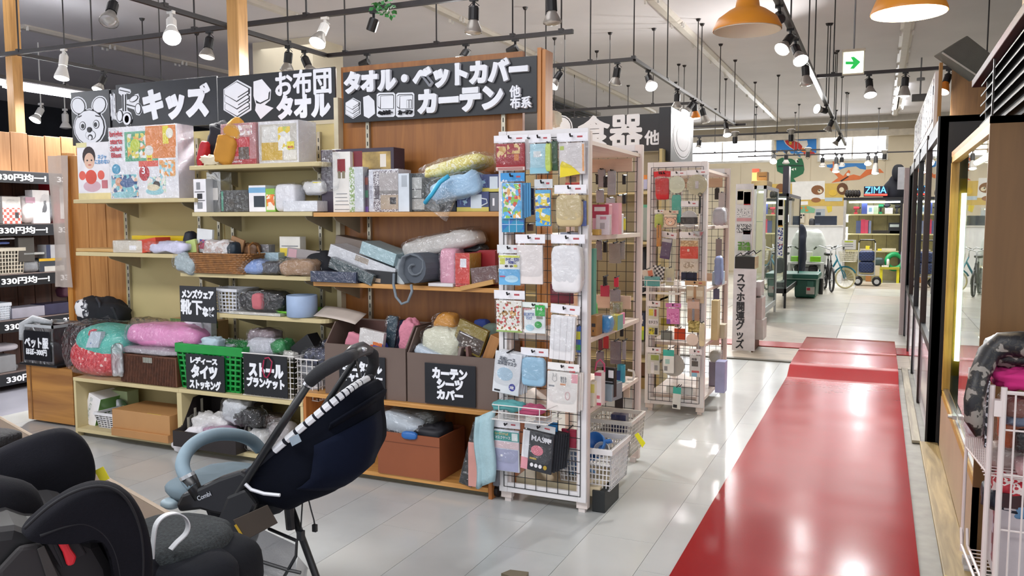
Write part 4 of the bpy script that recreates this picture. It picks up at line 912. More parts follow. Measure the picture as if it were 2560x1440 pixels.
item('tableware_pack', 'white dishes in a clear bag with a yellow tag at the shelf end', 'bag', 752, 452, 808, 503, Y1 + .02, Z['b2'] + .1, .12, 'blob', MI('e6e4e2', .4), wrap=1.4, amp=.08, price=(.5, .3, .06))
# wicker basket with goods
def wicker(lab, u0, v0, u1, v1, Y, zb, d, col, handles=True):
    um, vm = (u0 + u1) / 2, (v0 + v1) / 2; x0, x1 = xx(u0, vm, Y), xx(u1, vm, Y); h = zz(um, v0, Y) - zb; w = x1 - x0
    t = T('wicker_basket', lab, 'basket', ((x0 + x1) / 2, Y + d / 2, zb + .002)); mt = M(col, .5, nz=.2, ns=40)
    g = G(); n = 11
    for i in range(n):
        z = h * (i + .5) / n; f = .82 + .18 * z / h; a, b = w / 2 * f, d / 2 * f; pts = []
        for j in range(48):
            t_ = 6.2832 * j / 48; c_, s_ = math.cos(t_), math.sin(t_); r_ = 1 + .012 * (1 if (j + i) % 2 else -1)
            pts.append((math.copysign(abs(c_) ** .35, c_) * a * r_, math.copysign(abs(s_) ** .35, s_) * b * r_, z))
        g.tube(pts, h / n * .56, 5, True)
    ob('weave', g, mt, t)
    g = G()
    for j in range(26):
        t_ = 6.2832 * j / 26; c_, s_ = math.cos(t_), math.sin(t_); q = lambda f: (math.copysign(abs(c_) ** .35, c_) * w / 2 * f * 1.01, math.copysign(abs(s_) ** .35, s_) * d / 2 * f * 1.01)
        g.cyl((*q(.82), 0), (*q(1.0), h), .003, n=5)
    ob('stakes', g, mt, t)['kind'] = 'stuff'; ob('base', G().box(-w * .4, -d * .4, 0, w * .4, d * .4, .01), mt, t)
    if handles:
        for x in (-w * .42, w * .42): ob('handle', G().tube([(x, -d * .2, h * .95), (x - .01, -d * .16, h * 1.35), (x - .012, 0, h * 1.5), (x - .01, d * .16, h * 1.35), (x, d * .2, h * .95)], .007, 6), mt, t)
    return t
wicker('brown wicker basket full of small goods on the third middle shelf', 462, 634, 616, 684, SY - .04, Z['b3'], .24, '8f5f2e')
item('card_pack', 'white card pack with a purple picture standing in the wicker basket', 'pack', 490, 573, 528, 632, Y1 + .03, None, .02, m=MI('e0e2e4', .4), pr=[(.2, .15, .85, .55, PRINT(('7a5a9a', 'd04a6a', '3a4a8a'), 40))], rot=(0, .08, 0))
item('card_pack', 'green packet leaning in the left of the wicker basket', 'pack', 468, 600, 492, 634, Y1, None, .02, m=MI('b8c878', .4), rot=(0, -.2, 0))
item('plush_bag', 'bag of pinkish wool flowers in the middle of the wicker basket', 'bag', 500, 602, 572, 648, Y1 - .03, None, .12, 'blob', PRINT(('e4dcd8', 'c8b0a8', 'd8d0cc', 'f0eaea'), 30), wrap=1.4, amp=.12)
item('card_pack', 'brown kraft card standing in the right of the wicker basket', 'pack', 572, 594, 604, 626, Y1 + .04, None, .015, m=MI('9a7450', .6), rot=(0, .3, 0), tx=[('Ki', .35, .3, .7, .7, INK)])
item('cloth_roll', 'dark green folded cloth at the right of the wicker basket', 'cloth', 558, 606, 586, 642, Y1 - .02, None, .1, 'blob', MI('22303c', .5))
item('leather_coil', 'brown coiled strap sticking out right of the wicker basket', 'strap', 600, 608, 640, 642, Y1 + .06, None, .06, 'blob', MI('6a4a30', .5), amp=.15)
item('cloth_pack', 'blue folded cloth in a clear bag on the third middle shelf', 'bag', 588, 650, 660, 686, SY - .01, Z['b3'], .14, 'blob', MI('7f9ad0', .6), wrap=1.3, top=.7)
item('cloth_pack', 'grey folded cloth in a clear bag next to the blue one', 'bag', 640, 655, 694, 687, SY, Z['b3'], .15, 'blob', MI('4a4a50', .6), wrap=1.3)
item('cloth_pack', 'pale blue folded fabric pack behind the grey one', 'bag', 610, 632, 696, 664, Y1 + .08, Z['b3'] + .06, .12, m=MI('a8c2cc', .6), wrap=1)
item('small_box', 'small box of grey twin cases at the back of the third shelf', 'box', 642, 612, 672, 646, Y1 + .12, None, .06, m=MI('8a8688', .4), wrap=1)
item('snack_pack', 'yellow and white paper pack at the back of the third shelf', 'pack', 699, 592, 750, 642, Y1 + .14, None, .06, m=MI('e8e4dc', .4), pr=[(.02, .02, .98, .42, MI('e8cc48', .5)), (.1, .5, .9, .55, GRY)])
item('card_pack', 'grey printed card leaning over the beige plush', 'pack', 720, 624, 792, 650, Y1 + .04, None, .02, m=MI('9a9494', .5), rot=(0, .12, .2), pr=[(.05, .1, .3, .9, MI('c8a0a8', .5))])
t = item('plush_bag', 'beige teddy plush in a clear bag with a yellow tag', 'bag', 690, 650, 778, 689, SY - .02, Z['b3'], .15, 'blob', MI('a8876a', .9), wrap=1.4, amp=.1, price=(.38, .22, .06))
item('cloth_pack', 'black folded cloth at the right end of the third middle shelf', 'cloth', 748, 628, 826, 686, Y1 + .02, Z['b3'], .16, 'blob', MI('16171d', .85), top=.6)
# fourth middle shelf
sign('black menswear and socks sign hung at the left of the fourth shelf', 450, 716, 540, 806, SY - .02, [('メンズウェア', 454, 724, 536, 747), ('靴下', 453, 749, 507, 786), ('など', 507, 767, 537, 792)], th=.006)
basket('white lattice basket behind the menswear sign', 515, 722, 592, 786, SY + .02, Z['b4'], .2, MI('d9dbe2', .5), 8, 6, 6)
item('cloth_pack', 'black cloth roll in a clear bag on the fourth shelf', 'bag', 590, 728, 700, 782, SY + .02, Z['b4'] + .01, .16, 'blob', MI('191a1e', .6), wrap=1.5, e=(.6, .4))
item('cloth_pack', 'coral pink cloth end tucked in beside the black roll', 'cloth', 626, 734, 652, 776, SY - .01, None, .06, 'blob', MI('c06a72', .8))
item('cloth_pack', 'flat white folded cloth in film under the black roll', 'cloth', 572, 782, 700, 793, SY, Z['b4'], .18, m=MI('cfcac0', .4), wrap=1)
g = G().lathe([(.001, .006), (.10, .008), (.15, .03), (.155, .032), (.10, .002), (.001, 0)], 28)
tag(ob('plate', g, MI('6fc02c', .35), None, (xx(735, 780, SY + .12), SY + .17, Z['b4'] + .002), smooth=True), 'bright green plate behind the blue tub on the fourth shelf', 'plate')
t = item('paper_tub', 'light blue round paper tub with a sticker on the fourth shelf', 'tub', 706, 740, 768, 799, SY + .0, Z['b4'], .14, 'cyl', MI('9fb4d4', .5), pr=[(.12, .45, .44, .66, W1), (.3, .8, .56, .93, MI('d8d0d4', .5))])
tag(ob('paper_sheet', G().grid(lambda a, b: (xx(778, 788, SY) + .30 * a, SY + .02 + .12 * b, Z['b4'] + .015 - .035 * a * a + .05 * b), 8, 5), MI('c4b8ae', .6), smooth=True, solid=.002), 'loose sheet of paper sliding off the fourth shelf end', 'paper')
# ---------------------------------------------------------------- brown unit, top shelf
t = item('gift_box', 'large open purple gift box of a bottle and gold satin, brown unit top shelf', 'gift box', 803, 372, 985, 527, Y1 + .06, Z['c1'], .12, m=MI('3c3040', .4), pr=[(.3, .66, .96, .94, M('b89a58', .35, nz=.3, ns=12)), (.46, .68, .58, .96, MI('7a2834', .5)), (.82, .7, .9, .9, MI('e4dcd0', .4))])
ob('lining', G().box(-.02, -.072, .23, .17, -.062, .25), MI('3a2c3a', .4), t)
item('paper_scroll', 'white tall card with a red wax seal in the purple box', 'card', 832, 380, 876, 524, Y1 + .03, Z['c1'], .03, m=MI('ece8e2', .5), pr=[(.28, .66, .72, .88, MI('8c2a30', .5)), (.3, .56, .46, .68, MI('8a8068', .5)), (.54, .56, .70, .68, MI('8a8068', .5)), (.1, .12, .9, .13, GRY), (.15, .18, .85, .19, GRY), (.12, .24, .8, .25, GRY), (.2, .30, .8, .31, GRY), (.1, .04, .9, .05, GRY)])
item('film_sheet', 'loose clear film over the left end of the purple box', 'film', 800, 374, 834, 478, SY + .02, None, .06, 'blob', WRAP, e=(.3, .3), amp=.06)
item('gift_box', 'narrow box with a green leaf band beside the red seal card', 'gift box', 874, 418, 908, 527, Y1, Z['c1'], .12, m=MI('d9dde2', .35), wrap=1, pr=[(0, 0, .36, 1, PRINT(('dfe4dc', '8aa860', 'e8ece4', 'a8bc80'), 70))])
item('bottle_pack', 'slim bottles with purple labels in the gap between gift boxes', 'bottle', 908, 440, 922, 526, Y1 + .02, Z['c1'], .06, m=MI('5a4a58', .3), pr=[(.1, 0, .9, .15, MI('6a4a90', .5)), (.1, .4, .9, .6, MI('4a7a60', .5)), (.1, .75, .9, .95, MI('8a5048', .5))])
item('gift_box', 'patterned grey and white gift box holding folded towels', 'gift box', 922, 424, 996, 528, Y1 - .01, Z['c1'], .14, m=MI('d8d8e0', .35), wrap=1,
     pr=[(.16, .0, .99, .97, PRINT(('8a8088', 'e0dcdc', '6a6068', 'c8c4c8'), 110)), (.36, .46, .99, .92, MI('b8b0ae', .6)), (.36, .42, .99, .50, MI('8a8480', .6)), (.4, .06, .99, .40, MI('b8a48e', .7)), (.02, .3, .1, .62, MI('b8b8c4', .4)), (.2, .3, .36, .62, MI('5a5058', .5)), (.72, .18, .92, .34, MI('2e2c30', .5))])
item('gift_box', 'pale blue white box end with a small label, beside the patterned box', 'gift box', 996, 434, 1023, 528, Y1 - .02, Z['c1'], .14, m=MI('d4dce4', .35), side=MI('7a8288', .4), pr=[(.3, .65, .8, .95, MI('b0b8c0', .5))])
item('gift_box', 'dark gift box with rolled white towels under clear film', 'gift box', 1024, 434, 1098, 526, Y1 + .01, Z['c1'], .14, m=MI('40423f', .35), wrap=1, pr=[(.06, .6, .42, .9, MI('c8c8c4', .7)), (.06, .36, .4, .58, MI('b8b8b4', .7)), (.06, .06, .5, .34, MI('bcbab4', .7)), (.5, .2, .95, .9, MI('2c302c', .4))])
item('cushion_bag', 'yellow printed baby cushion in clear plastic, topmost on the brown unit', 'cushion', 1045, 396, 1205, 438, Y1 - .02, None, .22, 'blob', PRINT(('e8dc7c', 'f2eaa8', 'e0d068', 'f0e8c0'), 20, kind='NOISE'), wrap=1.3, rot=(0, -.22, 0), e=(.7, .5), amp=.05)
item('cushion_bag', 'light blue baby bedding in a clear bag under the yellow cushion', 'bag', 1070, 436, 1200, 500, SY - .02, None, .2, 'blob', MI('a8cdea', .7), wrap=1.4, rot=(0, -.2, 0), amp=.09)
tag(ob('clear_bag', G().prism([(xx(1060, 505, SY - .04), zz(1060, 508, SY - .04)), (xx(1128, 553, SY), zz(1128, 553, SY)), (xx(1155, 500, SY), zz(1155, 490, SY)), (xx(1120, 480, SY), zz(1120, 470, SY))], SY - .07, SY - .05), WRAP), 'pointed empty tip of the clear bag hanging over the shelf edge', 'bag')
tag(ob('cord', G().tube([PY(1062, 508, SY - .08), PY(1080, 485, SY - .09), PY(1100, 455, SY - .08), PY(1122, 440, SY - .05)], .012, 6), MI('3cb2dc', .5), smooth=True), 'bright cyan cord running down the baby bedding bag', 'cord')
BL = MI('35406e', .35)
for i, (u0, v0, u1, v1, yy, zb, lb) in enumerate(((1198, 436, 1258, 480, Y1, None, 'navy mug box, upper of the two beside the rack'), (1142, 480, 1222, 528, Y1 - .01, Z['c1'], 'navy mug box, lower of the two beside the rack'))):
    t = item('mug_box', lb, 'mug box', u0, v0, u1, v1, yy, zb, .12, m=BL, pr=[(0, 0, 1, .22, MI('c8bc5c', .4)), (.44, .16, .78, .86, MI('c8d2da', .4)), (.1, .3, .34, .7, PRINT(('5a74a8', '8aa8b8', '35406e'), 40))])
    ob('mug_picture', G().tube([(.055, -.0625, .07), (.085, -.0625, .065), (.09, -.0625, .045), (.055, -.0625, .03)], .004, 6), MI('c8d2da', .4), t)
item('small_box', 'grey box end right of the lower mug box', 'box', 1222, 482, 1246, 528, Y1, Z['c1'], .12, m=MI('6e7078', .4), pr=[(.4, .3, .6, .7, W1)])
item('small_box', 'blue grey can top peeking behind the bedding', 'can', 1112, 494, 1140, 527, Y1 + .03, Z['c1'], .12, m=MI('2a2c34', .4))
# brown unit, middle shelf
item('gift_box', 'long white flat gift box sliding down over the others', 'gift box', 816, 640, 985, 672, Y1 - .02, None, .22, m=MI('d6d6da', .3), wrap=1, rot=(0, .30, 0), pr=[(.4, .5, .6, .95, MI('a89a8c', .5))])
item('gift_box', 'taupe box lid behind the sliding white box', 'gift box', 835, 606, 1000, 634, Y1 + .14, None, .1, m=MI('7c7068', .5), rot=(0, .18, 0))
item('gift_box', 'pale teal flat box lying tilted on the white box', 'gift box', 896, 618, 985, 650, Y1 - .03, None, .18, m=MI('a6c2c8', .35), wrap=1, rot=(0, .30, 0))
item('gift_box', 'dark box with shiny film leaning under the white box', 'gift box', 818, 664, 930, 692, SY - .01, None, .18, m=MI('3a4a4e', .2), wrap=1, rot=(0, .33, 0))
item('gift_box', 'navy box in shiny film at the left end of the middle shelf', 'gift box', 776, 680, 890, 713, SY - .03, Z['c2'], .18, m=MI('1f2c4c', .3), wrap=1)
item('gift_box', 'black flat box lying low in the middle shelf pile', 'gift box', 880, 676, 985, 708, SY + .02, Z['c2'], .18, m=MI('1f1f24', .35), rot=(0, .06, 0), pr=[(.5, .1, .68, .4, MI('b09a84', .5))])
item('gift_box', 'pale box standing on end behind the grey roll', 'gift box', 980, 648, 1010, 713, SY + .05, Z['c2'], .14, m=MI('c0ccd2', .35), rot=(0, .2, 0))
# rolled grey cloth
c = PY(1042, 684, SY - .02); c.z = Z['c2'] + .105
t = T('rolled_blanket', 'thick roll of grey felt cloth with trailing straps, brown unit middle shelf', 'blanket', (c.x, SY - .02, Z['c2']), w=True)
g = G(); sp = [((.012 + .0064 * i) * math.cos(.6 * i + 1.5) * (1 + .06 * math.sin(i * 2.3)), (.012 + .0064 * i) * math.sin(.6 * i + 1.5) * (.92 + .05 * math.sin(i * 1.7))) for i in range(16)]
g.grid(lambda a, b: (c.x + sp[round(a * 15)][0] + .06 * b, SY - .06 + .30 * b, c.z + sp[round(a * 15)][1]), 16, 5)
ob('cloth', g, MI('6d747c', .9, bump=.1), t, smooth=True, solid=.009)
ob('inner_cloth', G().cyl((c.x, SY - .045, c.z - .005), (c.x + .05, SY + .2, c.z - .005), .085, n=16), MI('555b64', .95), t)
ob('strap', G().tube([PY(985, 684, SY - .06), PY(984, 712, SY - .075), PY(990, 742, SY - .075), PY(1004, 760, SY - .075), PY(1020, 754, SY - .075), PY(1030, 728, SY - .075), PY(1028, 712, SY - .06)], .008, 6), MI('7b858e', .8), t, smooth=True)
item('cushion_bag', 'off white pillow in a clear bag, topmost on the middle shelf', 'pillow', 998, 586, 1190, 638, Y1 + .02, None, .2, 'blob', MI('cdc8c2', .7), wrap=1.3, rot=(0, -.2, 0), amp=.06)
item('towel_pack', 'pink towel pack standing on the middle shelf', 'towel', 1096, 622, 1138, 709, Y1 - .02, Z['c2'], .16, 'blob', MI('e8a8bc', .8), wrap=1, e=(.4, .3), amp=.03)
item('gift_box', 'red box with a white label standing right of the pink towels', 'gift box', 1138, 634, 1174, 716, SY - .0, Z['c2'], .14, m=MI('d23a30', .35), wrap=1, side=MI('c89a30', .4), pr=[(.35, .58, .78, .84, W1), (.05, .05, .95, .1, MI('a82820', .4))])
item('gift_box', 'dark red box behind the standing red box', 'gift box', 1180, 626, 1238, 690, Y1 + .1, Z['c2'], .12, m=MI('9c2028', .35), pr=[(.1, .2, .4, .6, MI('5a1c14', .4))])
item('cloth_pack', 'dark shiny bag over the dark red box', 'bag', 1140, 612, 1206, 636, Y1 + .1, None, .12, 'blob', MI('23282c', .3), amp=.1)
item('gift_box', 'open brown box lid with film at the right end of the middle shelf', 'gift box', 1180, 668, 1246, 700, SY + .0, Z['c2'] + .02, .16, m=MI('6a4a48', .3), wrap=1, rot=(0, -.12, 0))
item('wood_tray', 'thin pale board slanting at the right end of the middle shelf', 'board', 1150, 708, 1235, 713, SY - .02, Z['c2'], .14, m=WOOD('b0864c', 'c89a5c', .5, 'x'), rot=(0, -.22, 0))
item('flat_box', 'white flat box under the pink towels', 'box', 1070, 709, 1132, 716, SY - .015, Z['c2'] - .002, .16, m=MI('d8d4d4', .4))
# ---------------------------------------------------------------- goods on the low benches
F0 = BY + .03
# pet clothes bin on the plywood box
PLY = WOOD('8a5a2c', 'b5803f', .5, 'x', 1.6)
t = T('plywood_box', 'plywood box on the floor left of the cream shelves', 'box', (-5.50, 4.2, 0), w=True)
ob('front_panel', G().box(-5.74, 4.02, .02, -5.25, 4.035, .425), PLY, t); ob('side_panel', G().box(-5.265, 4.035, .02, -5.25, 4.36, .425), PLY, t); ob('side_panel', G().box(-5.74, 4.035, .02, -5.725, 4.36, .425), PLY, t); ob('top_panel', G().box(-5.725, 4.035, .41, -5.265, 4.36, .425), PLY, t)
ob('seam', G().box(-5.70, 4.017, .02, -5.685, 4.021, .42), WOOD('6a451f', '8a5c2c', .6, 'z'), t)
t = T('clear_bin', 'clear plastic bin of pet clothes with a black sign, on the plywood box', 'bin', (-5.55, 4.16, .43), w=True)
x0, x1 = xx(57, 860, 4.02), xx(133, 860, 4.02); zt = zz(95, 812, 4.02)
g = G().box(x0, 4.02, .44, x1, 4.024, zt).box(x0, 4.02, .44, x0 + .004, 4.3, zt).box(x1 - .004, 4.02, .44, x1, 4.3, zt).box(x0, 4.296, .44, x1, 4.3, zt)
ob('bin_wall', g, HAZY, t); ob('tray', G().box(x0 - .02, 4.0, .43, x1 + .05, 4.33, .445), BLKM, t, bevel=.004)
ob('rim', G().box(x0 - .006, 4.014, zt - .02, x1 + .006, 4.024, zt).box(x1 - .004, 4.014, zt - .02, x1 + .006, 4.306, zt), MI('b8bcc0', .3), t)
for i, c_ in enumerate(('7a9a94', 'd8d8d4', '3c5c58', 'c8ccd0')): tag(ob('folded_cloth', G().blob((x0 + .05 + .05 * i, 4.14, .50 + .01 * i), (.06, .08, .055), .6, .6, .1, 3, i), MI(c_, .9), smooth=True), ('teal grey', 'white', 'dark green', 'pale grey')[i] + ' pet garment folded in the clear bin', 'clothing', 'pet clothes in the bin')
sign('black pet clothes sign on the clear bin', 60, 828, 125, 902, 4.012, [('ペット服', 62, 844, 122, 870), ('ほぼ~300円', 66, 872, 118, 888)], th=.004)
tag(ob('pet_garment', G().tube([(x0 + .0, 4.015, zt - .12), (x0 + .01, 4.02, zt - .01), (x0 + .05, 4.08, zt + .03), (x0 + .13, 4.1, zt + .015), (x0 + .2, 4.12, zt + .005)], [.02, .028, .03, .022, .014], 8), MI('b9bcc0', .9, bump=.3), smooth=True), 'pale grey knit draped over the bin rim', 'clothing')
t = item('storage_box', 'dark maroon box with a lid behind the clear bin', 'box', 132, 812, 212, 900, 4.14, .44, .2, m=MI('2c1c20', .45), pr=[(.0, .84, 1, .88, MI('3c282c', .4))])
t = T('shoulder_bag', 'black cap shaped bag with a camouflage white patch, on the left bench', 'bag', (xx(250, 780, 4.2), 4.22, zz(250, 812, 4.2)), (0, .1, 0))
ob('body', G().blob((0, 0, .09), (.22, .12, .11), .8, .8, .08, 3, 4), MI('15161c', .85), t, smooth=True)
ob('patch', G().blob((-.09, -.07, .11), (.085, .055, .07), .7, .7, .06, 3, 5), PRINT(('d8d8da', '8a8c92', '2c2e36', 'e8e8ea'), 14, kind='NOISE'), t, smooth=True)
ob('strap', G().tube([(.1, -.06, .17), (.18, -.07, .15), (.21, -.05, .06), (.2, -.04, -.02)], .012, 6), MI('202228', .7), t); ob('strap', G().tube([(.0, -.06, .2), (.08, -.1, .18), (.1, -.1, .08)], .01, 6), MI('30323a', .7), t)
# round pouf of teal and strawberry
c = PY(222, 934, F0); x0, x1 = xx(150, 890, F0), xx(292, 890, F0); w = x1 - x0; h = zz(222, 814, F0) - Z['a0']
t = T('cushion_pouf', 'round teal and red strawberry cushion in clear plastic on the left bench', 'cushion', ((x0 + x1) / 2, F0 + .17, Z['a0'] + .004), (0, .06, 0))
ob('base', G().blob((0, 0, h * .36), (w * .5, .2, h * .38), .8, .8, .03, 2, 3), PRINT(('d0323c', 'd63a44', 'c82c38', 'e04a50', 'cf343c', 'e8c0b8'), 34), t, smooth=True)
ob('top', G().blob((.03, .0, h * .62), (w * .44, .19, h * .36), .8, .8, .03, 2, 8), MI('58bfb0', .5), t, smooth=True)
for i, (dx, dz, c_, r_) in enumerate(((.03, .82, 'd04a5a', .05), (.075, .85, '3fae9c', .035), (.05, .68, '4a7fc8', .04), (.09, .71, 'e8cf3c', .04))):
    ob('patch', G().blob((dx, -.175 + (dz - .6) * .12, h * dz), (r_, .03, r_ * .8), 1, 1, 0), MI(c_, .5), t, smooth=True)
ob('patch', G().prism([(.0, h * .58), (.12, h * .62), (.15, h * .92), (.05, h * .9)], -.195, -.16), MI('c8d4e0', .5), t)
ob('film', G().blob((.02, 0, h * .5), (w * .56, .23, h * .54), .5, .6, .06, 5, 3, 18), WRAP, t)
item('cushion_bag', 'pink satin cushion in clear plastic, left bench', 'cushion', 297, 814, 482, 872, F0 + .04, zz(390, 872, F0 + .04), .26, 'blob', MI('e892c4', .45), wrap=1.1, e=(.6, .5), amp=.05, top=.9)
item('foil_pack', 'silver grey bag with cords lying under the pink cushion', 'bag', 300, 872, 440, 890, F0 - .01, None, .22, 'blob', MI('a8a0a6', .3), wrap=1, e=(.5, .3), amp=.03)
item('clear_bag', 'grey empty clear bag hanging off the bench left of the woven drawer', 'bag', 276, 860, 304, 942, BY - .015, None, .02, 'blob', HAZY, e=(.3, .4))
# woven brown drawer
t = item('woven_drawer', 'dark brown woven drawer box on the left bench', 'drawer box', 304, 890, 441, 962, F0 - .01, Z['a0'] + .0, .26, m=WOOD('4a2c1c', '6e4430', .5, 'z', 6.), rot=(0, 0, 0))
ob_ = tag(ob('handle_hole', G().box(xx(358, 900, F0 - .013), F0 - .016, zz(370, 906, F0), xx(381, 900, F0 - .013), F0 - .008, zz(370, 893, F0)), MI('9aa096', .6)), 'pale handle slot plate in the woven drawer front', 'slot')
g = G()
for i in range(34):
    x = xx(305, 925, F0) + (xx(440, 925, F0) - xx(305, 925, F0)) * (i + .5) / 34; g.cyl((x, F0 - .012, Z['a0'] + .006), (x, F0 - .012, zz(370, 892, F0)), .0052, n=5)
o = ob('weave', g, MI('5c3625', .5, nz=.2, ns=40), t); o.location = -V(t.location); 
item('cushion', 'mottled green brown cushion behind the pink one', 'cushion', 318, 796, 400, 820, 4.14, None, .1, 'blob', PRINT(('6a5a48', '8a7a58', '4a4438'), 30, kind='NOISE'))
item('straw_box', 'cardboard box with a green leafy edge behind the green basket', 'box', 427, 800, 545, 870, 4.18, Z['b0'], .1, m=MI('a8865a', .6), pr=[(0, .88, 1, 1, PRINT(('4f7a3c', '6a8a4a', '3c5c30'), 40))])
t = item('tape_roll', 'clear bag with a white and blue disc behind the green basket', 'pack', 462, 802, 528, 850, 4.1, None, .05, m=MI('dcdcdc', .4), wrap=1)
ob('disc', G().lathe([(.03, 0), (.075, 0), (.075, .012), (.03, .012)], 20, (-.02, -.028, .08), (0, -1, 0)), MI('e8e8ee', .4), t)
# green basket
def punched(lab, u0, v0, u1, v1, Y, zb, d, mat):
    um, vm = (u0 + u1) / 2, (v0 + v1) / 2; x0, x1 = xx(u0, vm, Y), xx(u1, vm, Y); h = zz(um, v0, Y) - zb; w = x1 - x0
    t = T('plastic_basket', lab, 'basket', ((x0 + x1) / 2, Y + d / 2, zb + .001))
    g = basketG(w, d, h, 12, 9, 7, .012, .05, .88); ob('lattice', g, mat, t); ob('rim', rimG(w, d, h - .06, h, .014), mat, t, bevel=.006)
    return t
punched('bright green plastic basket of tights on the middle bench', 440, 864, 606, 980, F0, Z['b0'], .27, MI('14913c', .35))
sign('black tights and stockings sign on the green basket', 465, 888, 561, 977, F0 - .012, [('レディース', 476, 893, 545, 911), ('タイツ', 478, 913, 545, 947), ('ストッキング', 474, 950, 554, 974)], th=.004)
for i, (u, v, r_) in enumerate(((535, 862, .07), (585, 866, .06), (500, 872, .06), (560, 880, .07))):
    p = PY(u, v, F0 + .1 + .02 * i); tag(ob('tights_pack', G().blob(p, (r_, .05, .05), .5, .5, .15, 3, i), (MI('b8ccd8', .5), WRAP, MI('a8bcc8', .5), MI('c8d4da', .5))[i], smooth=i != 1), ('light blue tights pack at the top of the green basket', 'crumpled clear tights bag in the green basket', 'grey blue tights pack low in the green basket', 'pale tights pack at the back of the green basket')[i], 'pack', 'tights in the green basket')
# white wire basket
def wire_basket(lab, u0, v0, u1, v1, Y, zb, d, st=.032, r=.0028):
    um, vm = (u0 + u1) / 2, (v0 + v1) / 2; x0, x1 = xx(u0, vm, Y), xx(u1, vm, Y); h = zz(um, v0, Y) - zb; w = x1 - x0
    t = T('wire_basket', lab, 'basket', ((x0 + x1) / 2, Y + d / 2, zb + .002)); g = G()
    for y in (-d / 2, d / 2): wires(-w / 2, w / 2, 0, h, y, st, r, g)
    s = G(); nx = max(2, round(d / st)); nz = max(2, round(h / st))
    for x in (-w / 2, w / 2):
        for i in range(nx + 1): s.cyl((x, -d / 2 + d * i / nx, 0), (x, -d / 2 + d * i / nx, h), r, n=4, cap=False)
        for i in range(nz + 1): s.cyl((x, -d / 2, h * i / nz), (x, d / 2, h * i / nz), r, n=4, cap=False)
    for i in range(nx + 1): s.cyl((-w / 2, -d / 2 + d * i / nx, 0), (w / 2, -d / 2 + d * i / nx, 0), r, n=4, cap=False)
    ob('wire_grid', g, WIREW, t)['kind'] = 'stuff'; ob('wire_grid', s, WIREW, t)['kind'] = 'stuff'
    ob('rim', G().tube([(-w / 2, -d / 2, h), (w / 2, -d / 2, h), (w / 2, d / 2, h), (-w / 2, d / 2, h)], .005, 6, True), WIREW, t)
    return t
wire_basket('white wire basket of shawls on the middle bench', 606, 888, 736, 1000, F0, Z['b0'], .26)
sign('black shawl and blanket sign on the white wire basket', 609, 888, 718, 990, F0 - .014, [('ストール', 622, 909, 710, 944), ('ブランケット', 617, 944, 713, 971)], th=.004)
tag(ob('ribbon_loop', G().tube([PY(u, v, F0 - .024) for u, v in ((660, 900), (656, 925), (662, 942), (668, 944), (676, 930), (680, 905), (672, 894), (662, 896))], .004, 5), MI('b0204c', .6)), 'magenta ribbon loop hanging over the shawl sign', 'ribbon')
for i, (u0, v0, u1, v1, c_, lb) in enumerate(((612, 848, 690, 900, 'c4c4cc', 'silver grey shawl in shiny film at the front of the wire basket'), (615, 826, 676, 872, '8a7a80', 'mauve brown scarf bag at the back of the wire basket'), (672, 852, 706, 890, '2c8a4c', 'green bag in the wire basket'), (700, 880, 735, 905, 'c8c4bc', 'pale bag at the right of the wire basket'))):
    item('shawl_pack', lb, 'bag', u0, v0, u1, v1, F0 + .06 + .05 * (i == 1), None, .14, 'blob', MI(c_, .5), wrap=1.2, amp=.14, grp='shawls in the wire basket')
t = item('shoe_box', 'black box leaning out of the wire basket', 'box', 742, 846, 796, 895, F0 + .1, None, .1, m=MI('141418', .4), rot=(0, -.6, 0))
item('cloth_pack', 'dark navy dotted cloth bag between the wire basket and the brown bin', 'bag', 752, 872, 822, 930, F0 + .06, None, .16, 'blob', PRINT(('1c1f2e', '23263a', '3a3e58', '1a1c28'), 40), wrap=1.2, amp=.12)
item('cloth_pack', 'dark lace cloth bag above the dotted one, beside the brown bin', 'bag', 800, 850, 824, 900, F0 + .16, None, .1, 'blob', MI('22243a', .7), wrap=1.2)
wire_basket('second wire basket half hidden behind the stroller bar', 740, 900, 795, 985, F0 + .03, Z['b0'], .2, .04)
for i, (u0, v0, u1, v1) in enumerate(((742, 910, 790, 945), (738, 945, 798, 985))):
    item('cloth_pack', ('grey clear bag in the second wire basket, upper', 'grey patterned bag in the second wire basket, lower')[i], 'bag', u0, v0, u1, v1, F0 + .06, None, .12, 'blob', MI(('9a9aa0', 'b8b4b8')[i], .5), wrap=1.2, amp=.1)
# brown bins on the brown bench
BIN = MI('6b5a52', .55, nz=.05, ns=4); BINI = MI('5a3c36', .6)
def bin_(lab, u0, v0, u1, v1, Y, d, low):
    um, vm = (u0 + u1) / 2, (v0 + v1) / 2; x0, x1 = xx(u0, vm, Y), xx(u1, vm, Y); zb = Z['c0']; h = zz(um, v0, Y) - zb; w = x1 - x0
    t = T('open_bin', lab, 'bin', ((x0 + x1) / 2, Y + d / 2, zb + .001)); openbox(t, w, d, h, BIN, .008, 'body', low); ob('lining', G().box(-w / 2 + .01, d / 2 - .012, .02, w / 2 - .01, d / 2 - .009, h * .98), BINI, t)
    return t, (x0, x1, zb, h)
tb1, q1 = bin_('taupe open bin of mini towels, left one on the brown bench', 812, 815, 1014, 988, F0, .30, .72)
tb2, q2 = bin_('taupe open bin of curtains, right one on the brown bench', 1018, 832, 1244, 1005, F0, .30, .69)
sign('black mini towel sign on the left taupe bin', 848, 890, 963, 992, F0 - .012, [('ミニタオル', 856, 904, 957, 932), ('キャラクター', 855, 932, 958, 956)], th=.004)
sign('black curtain and sheet sign on the right taupe bin', 1062, 911, 1189, 1013, F0 - .012, [('カーテン', 1080, 921, 1170, 949), ('シーツ', 1092, 948, 1159, 974), ('カバー', 1092, 975, 1159, 1000)], th=.004)
FB = F0 + .08
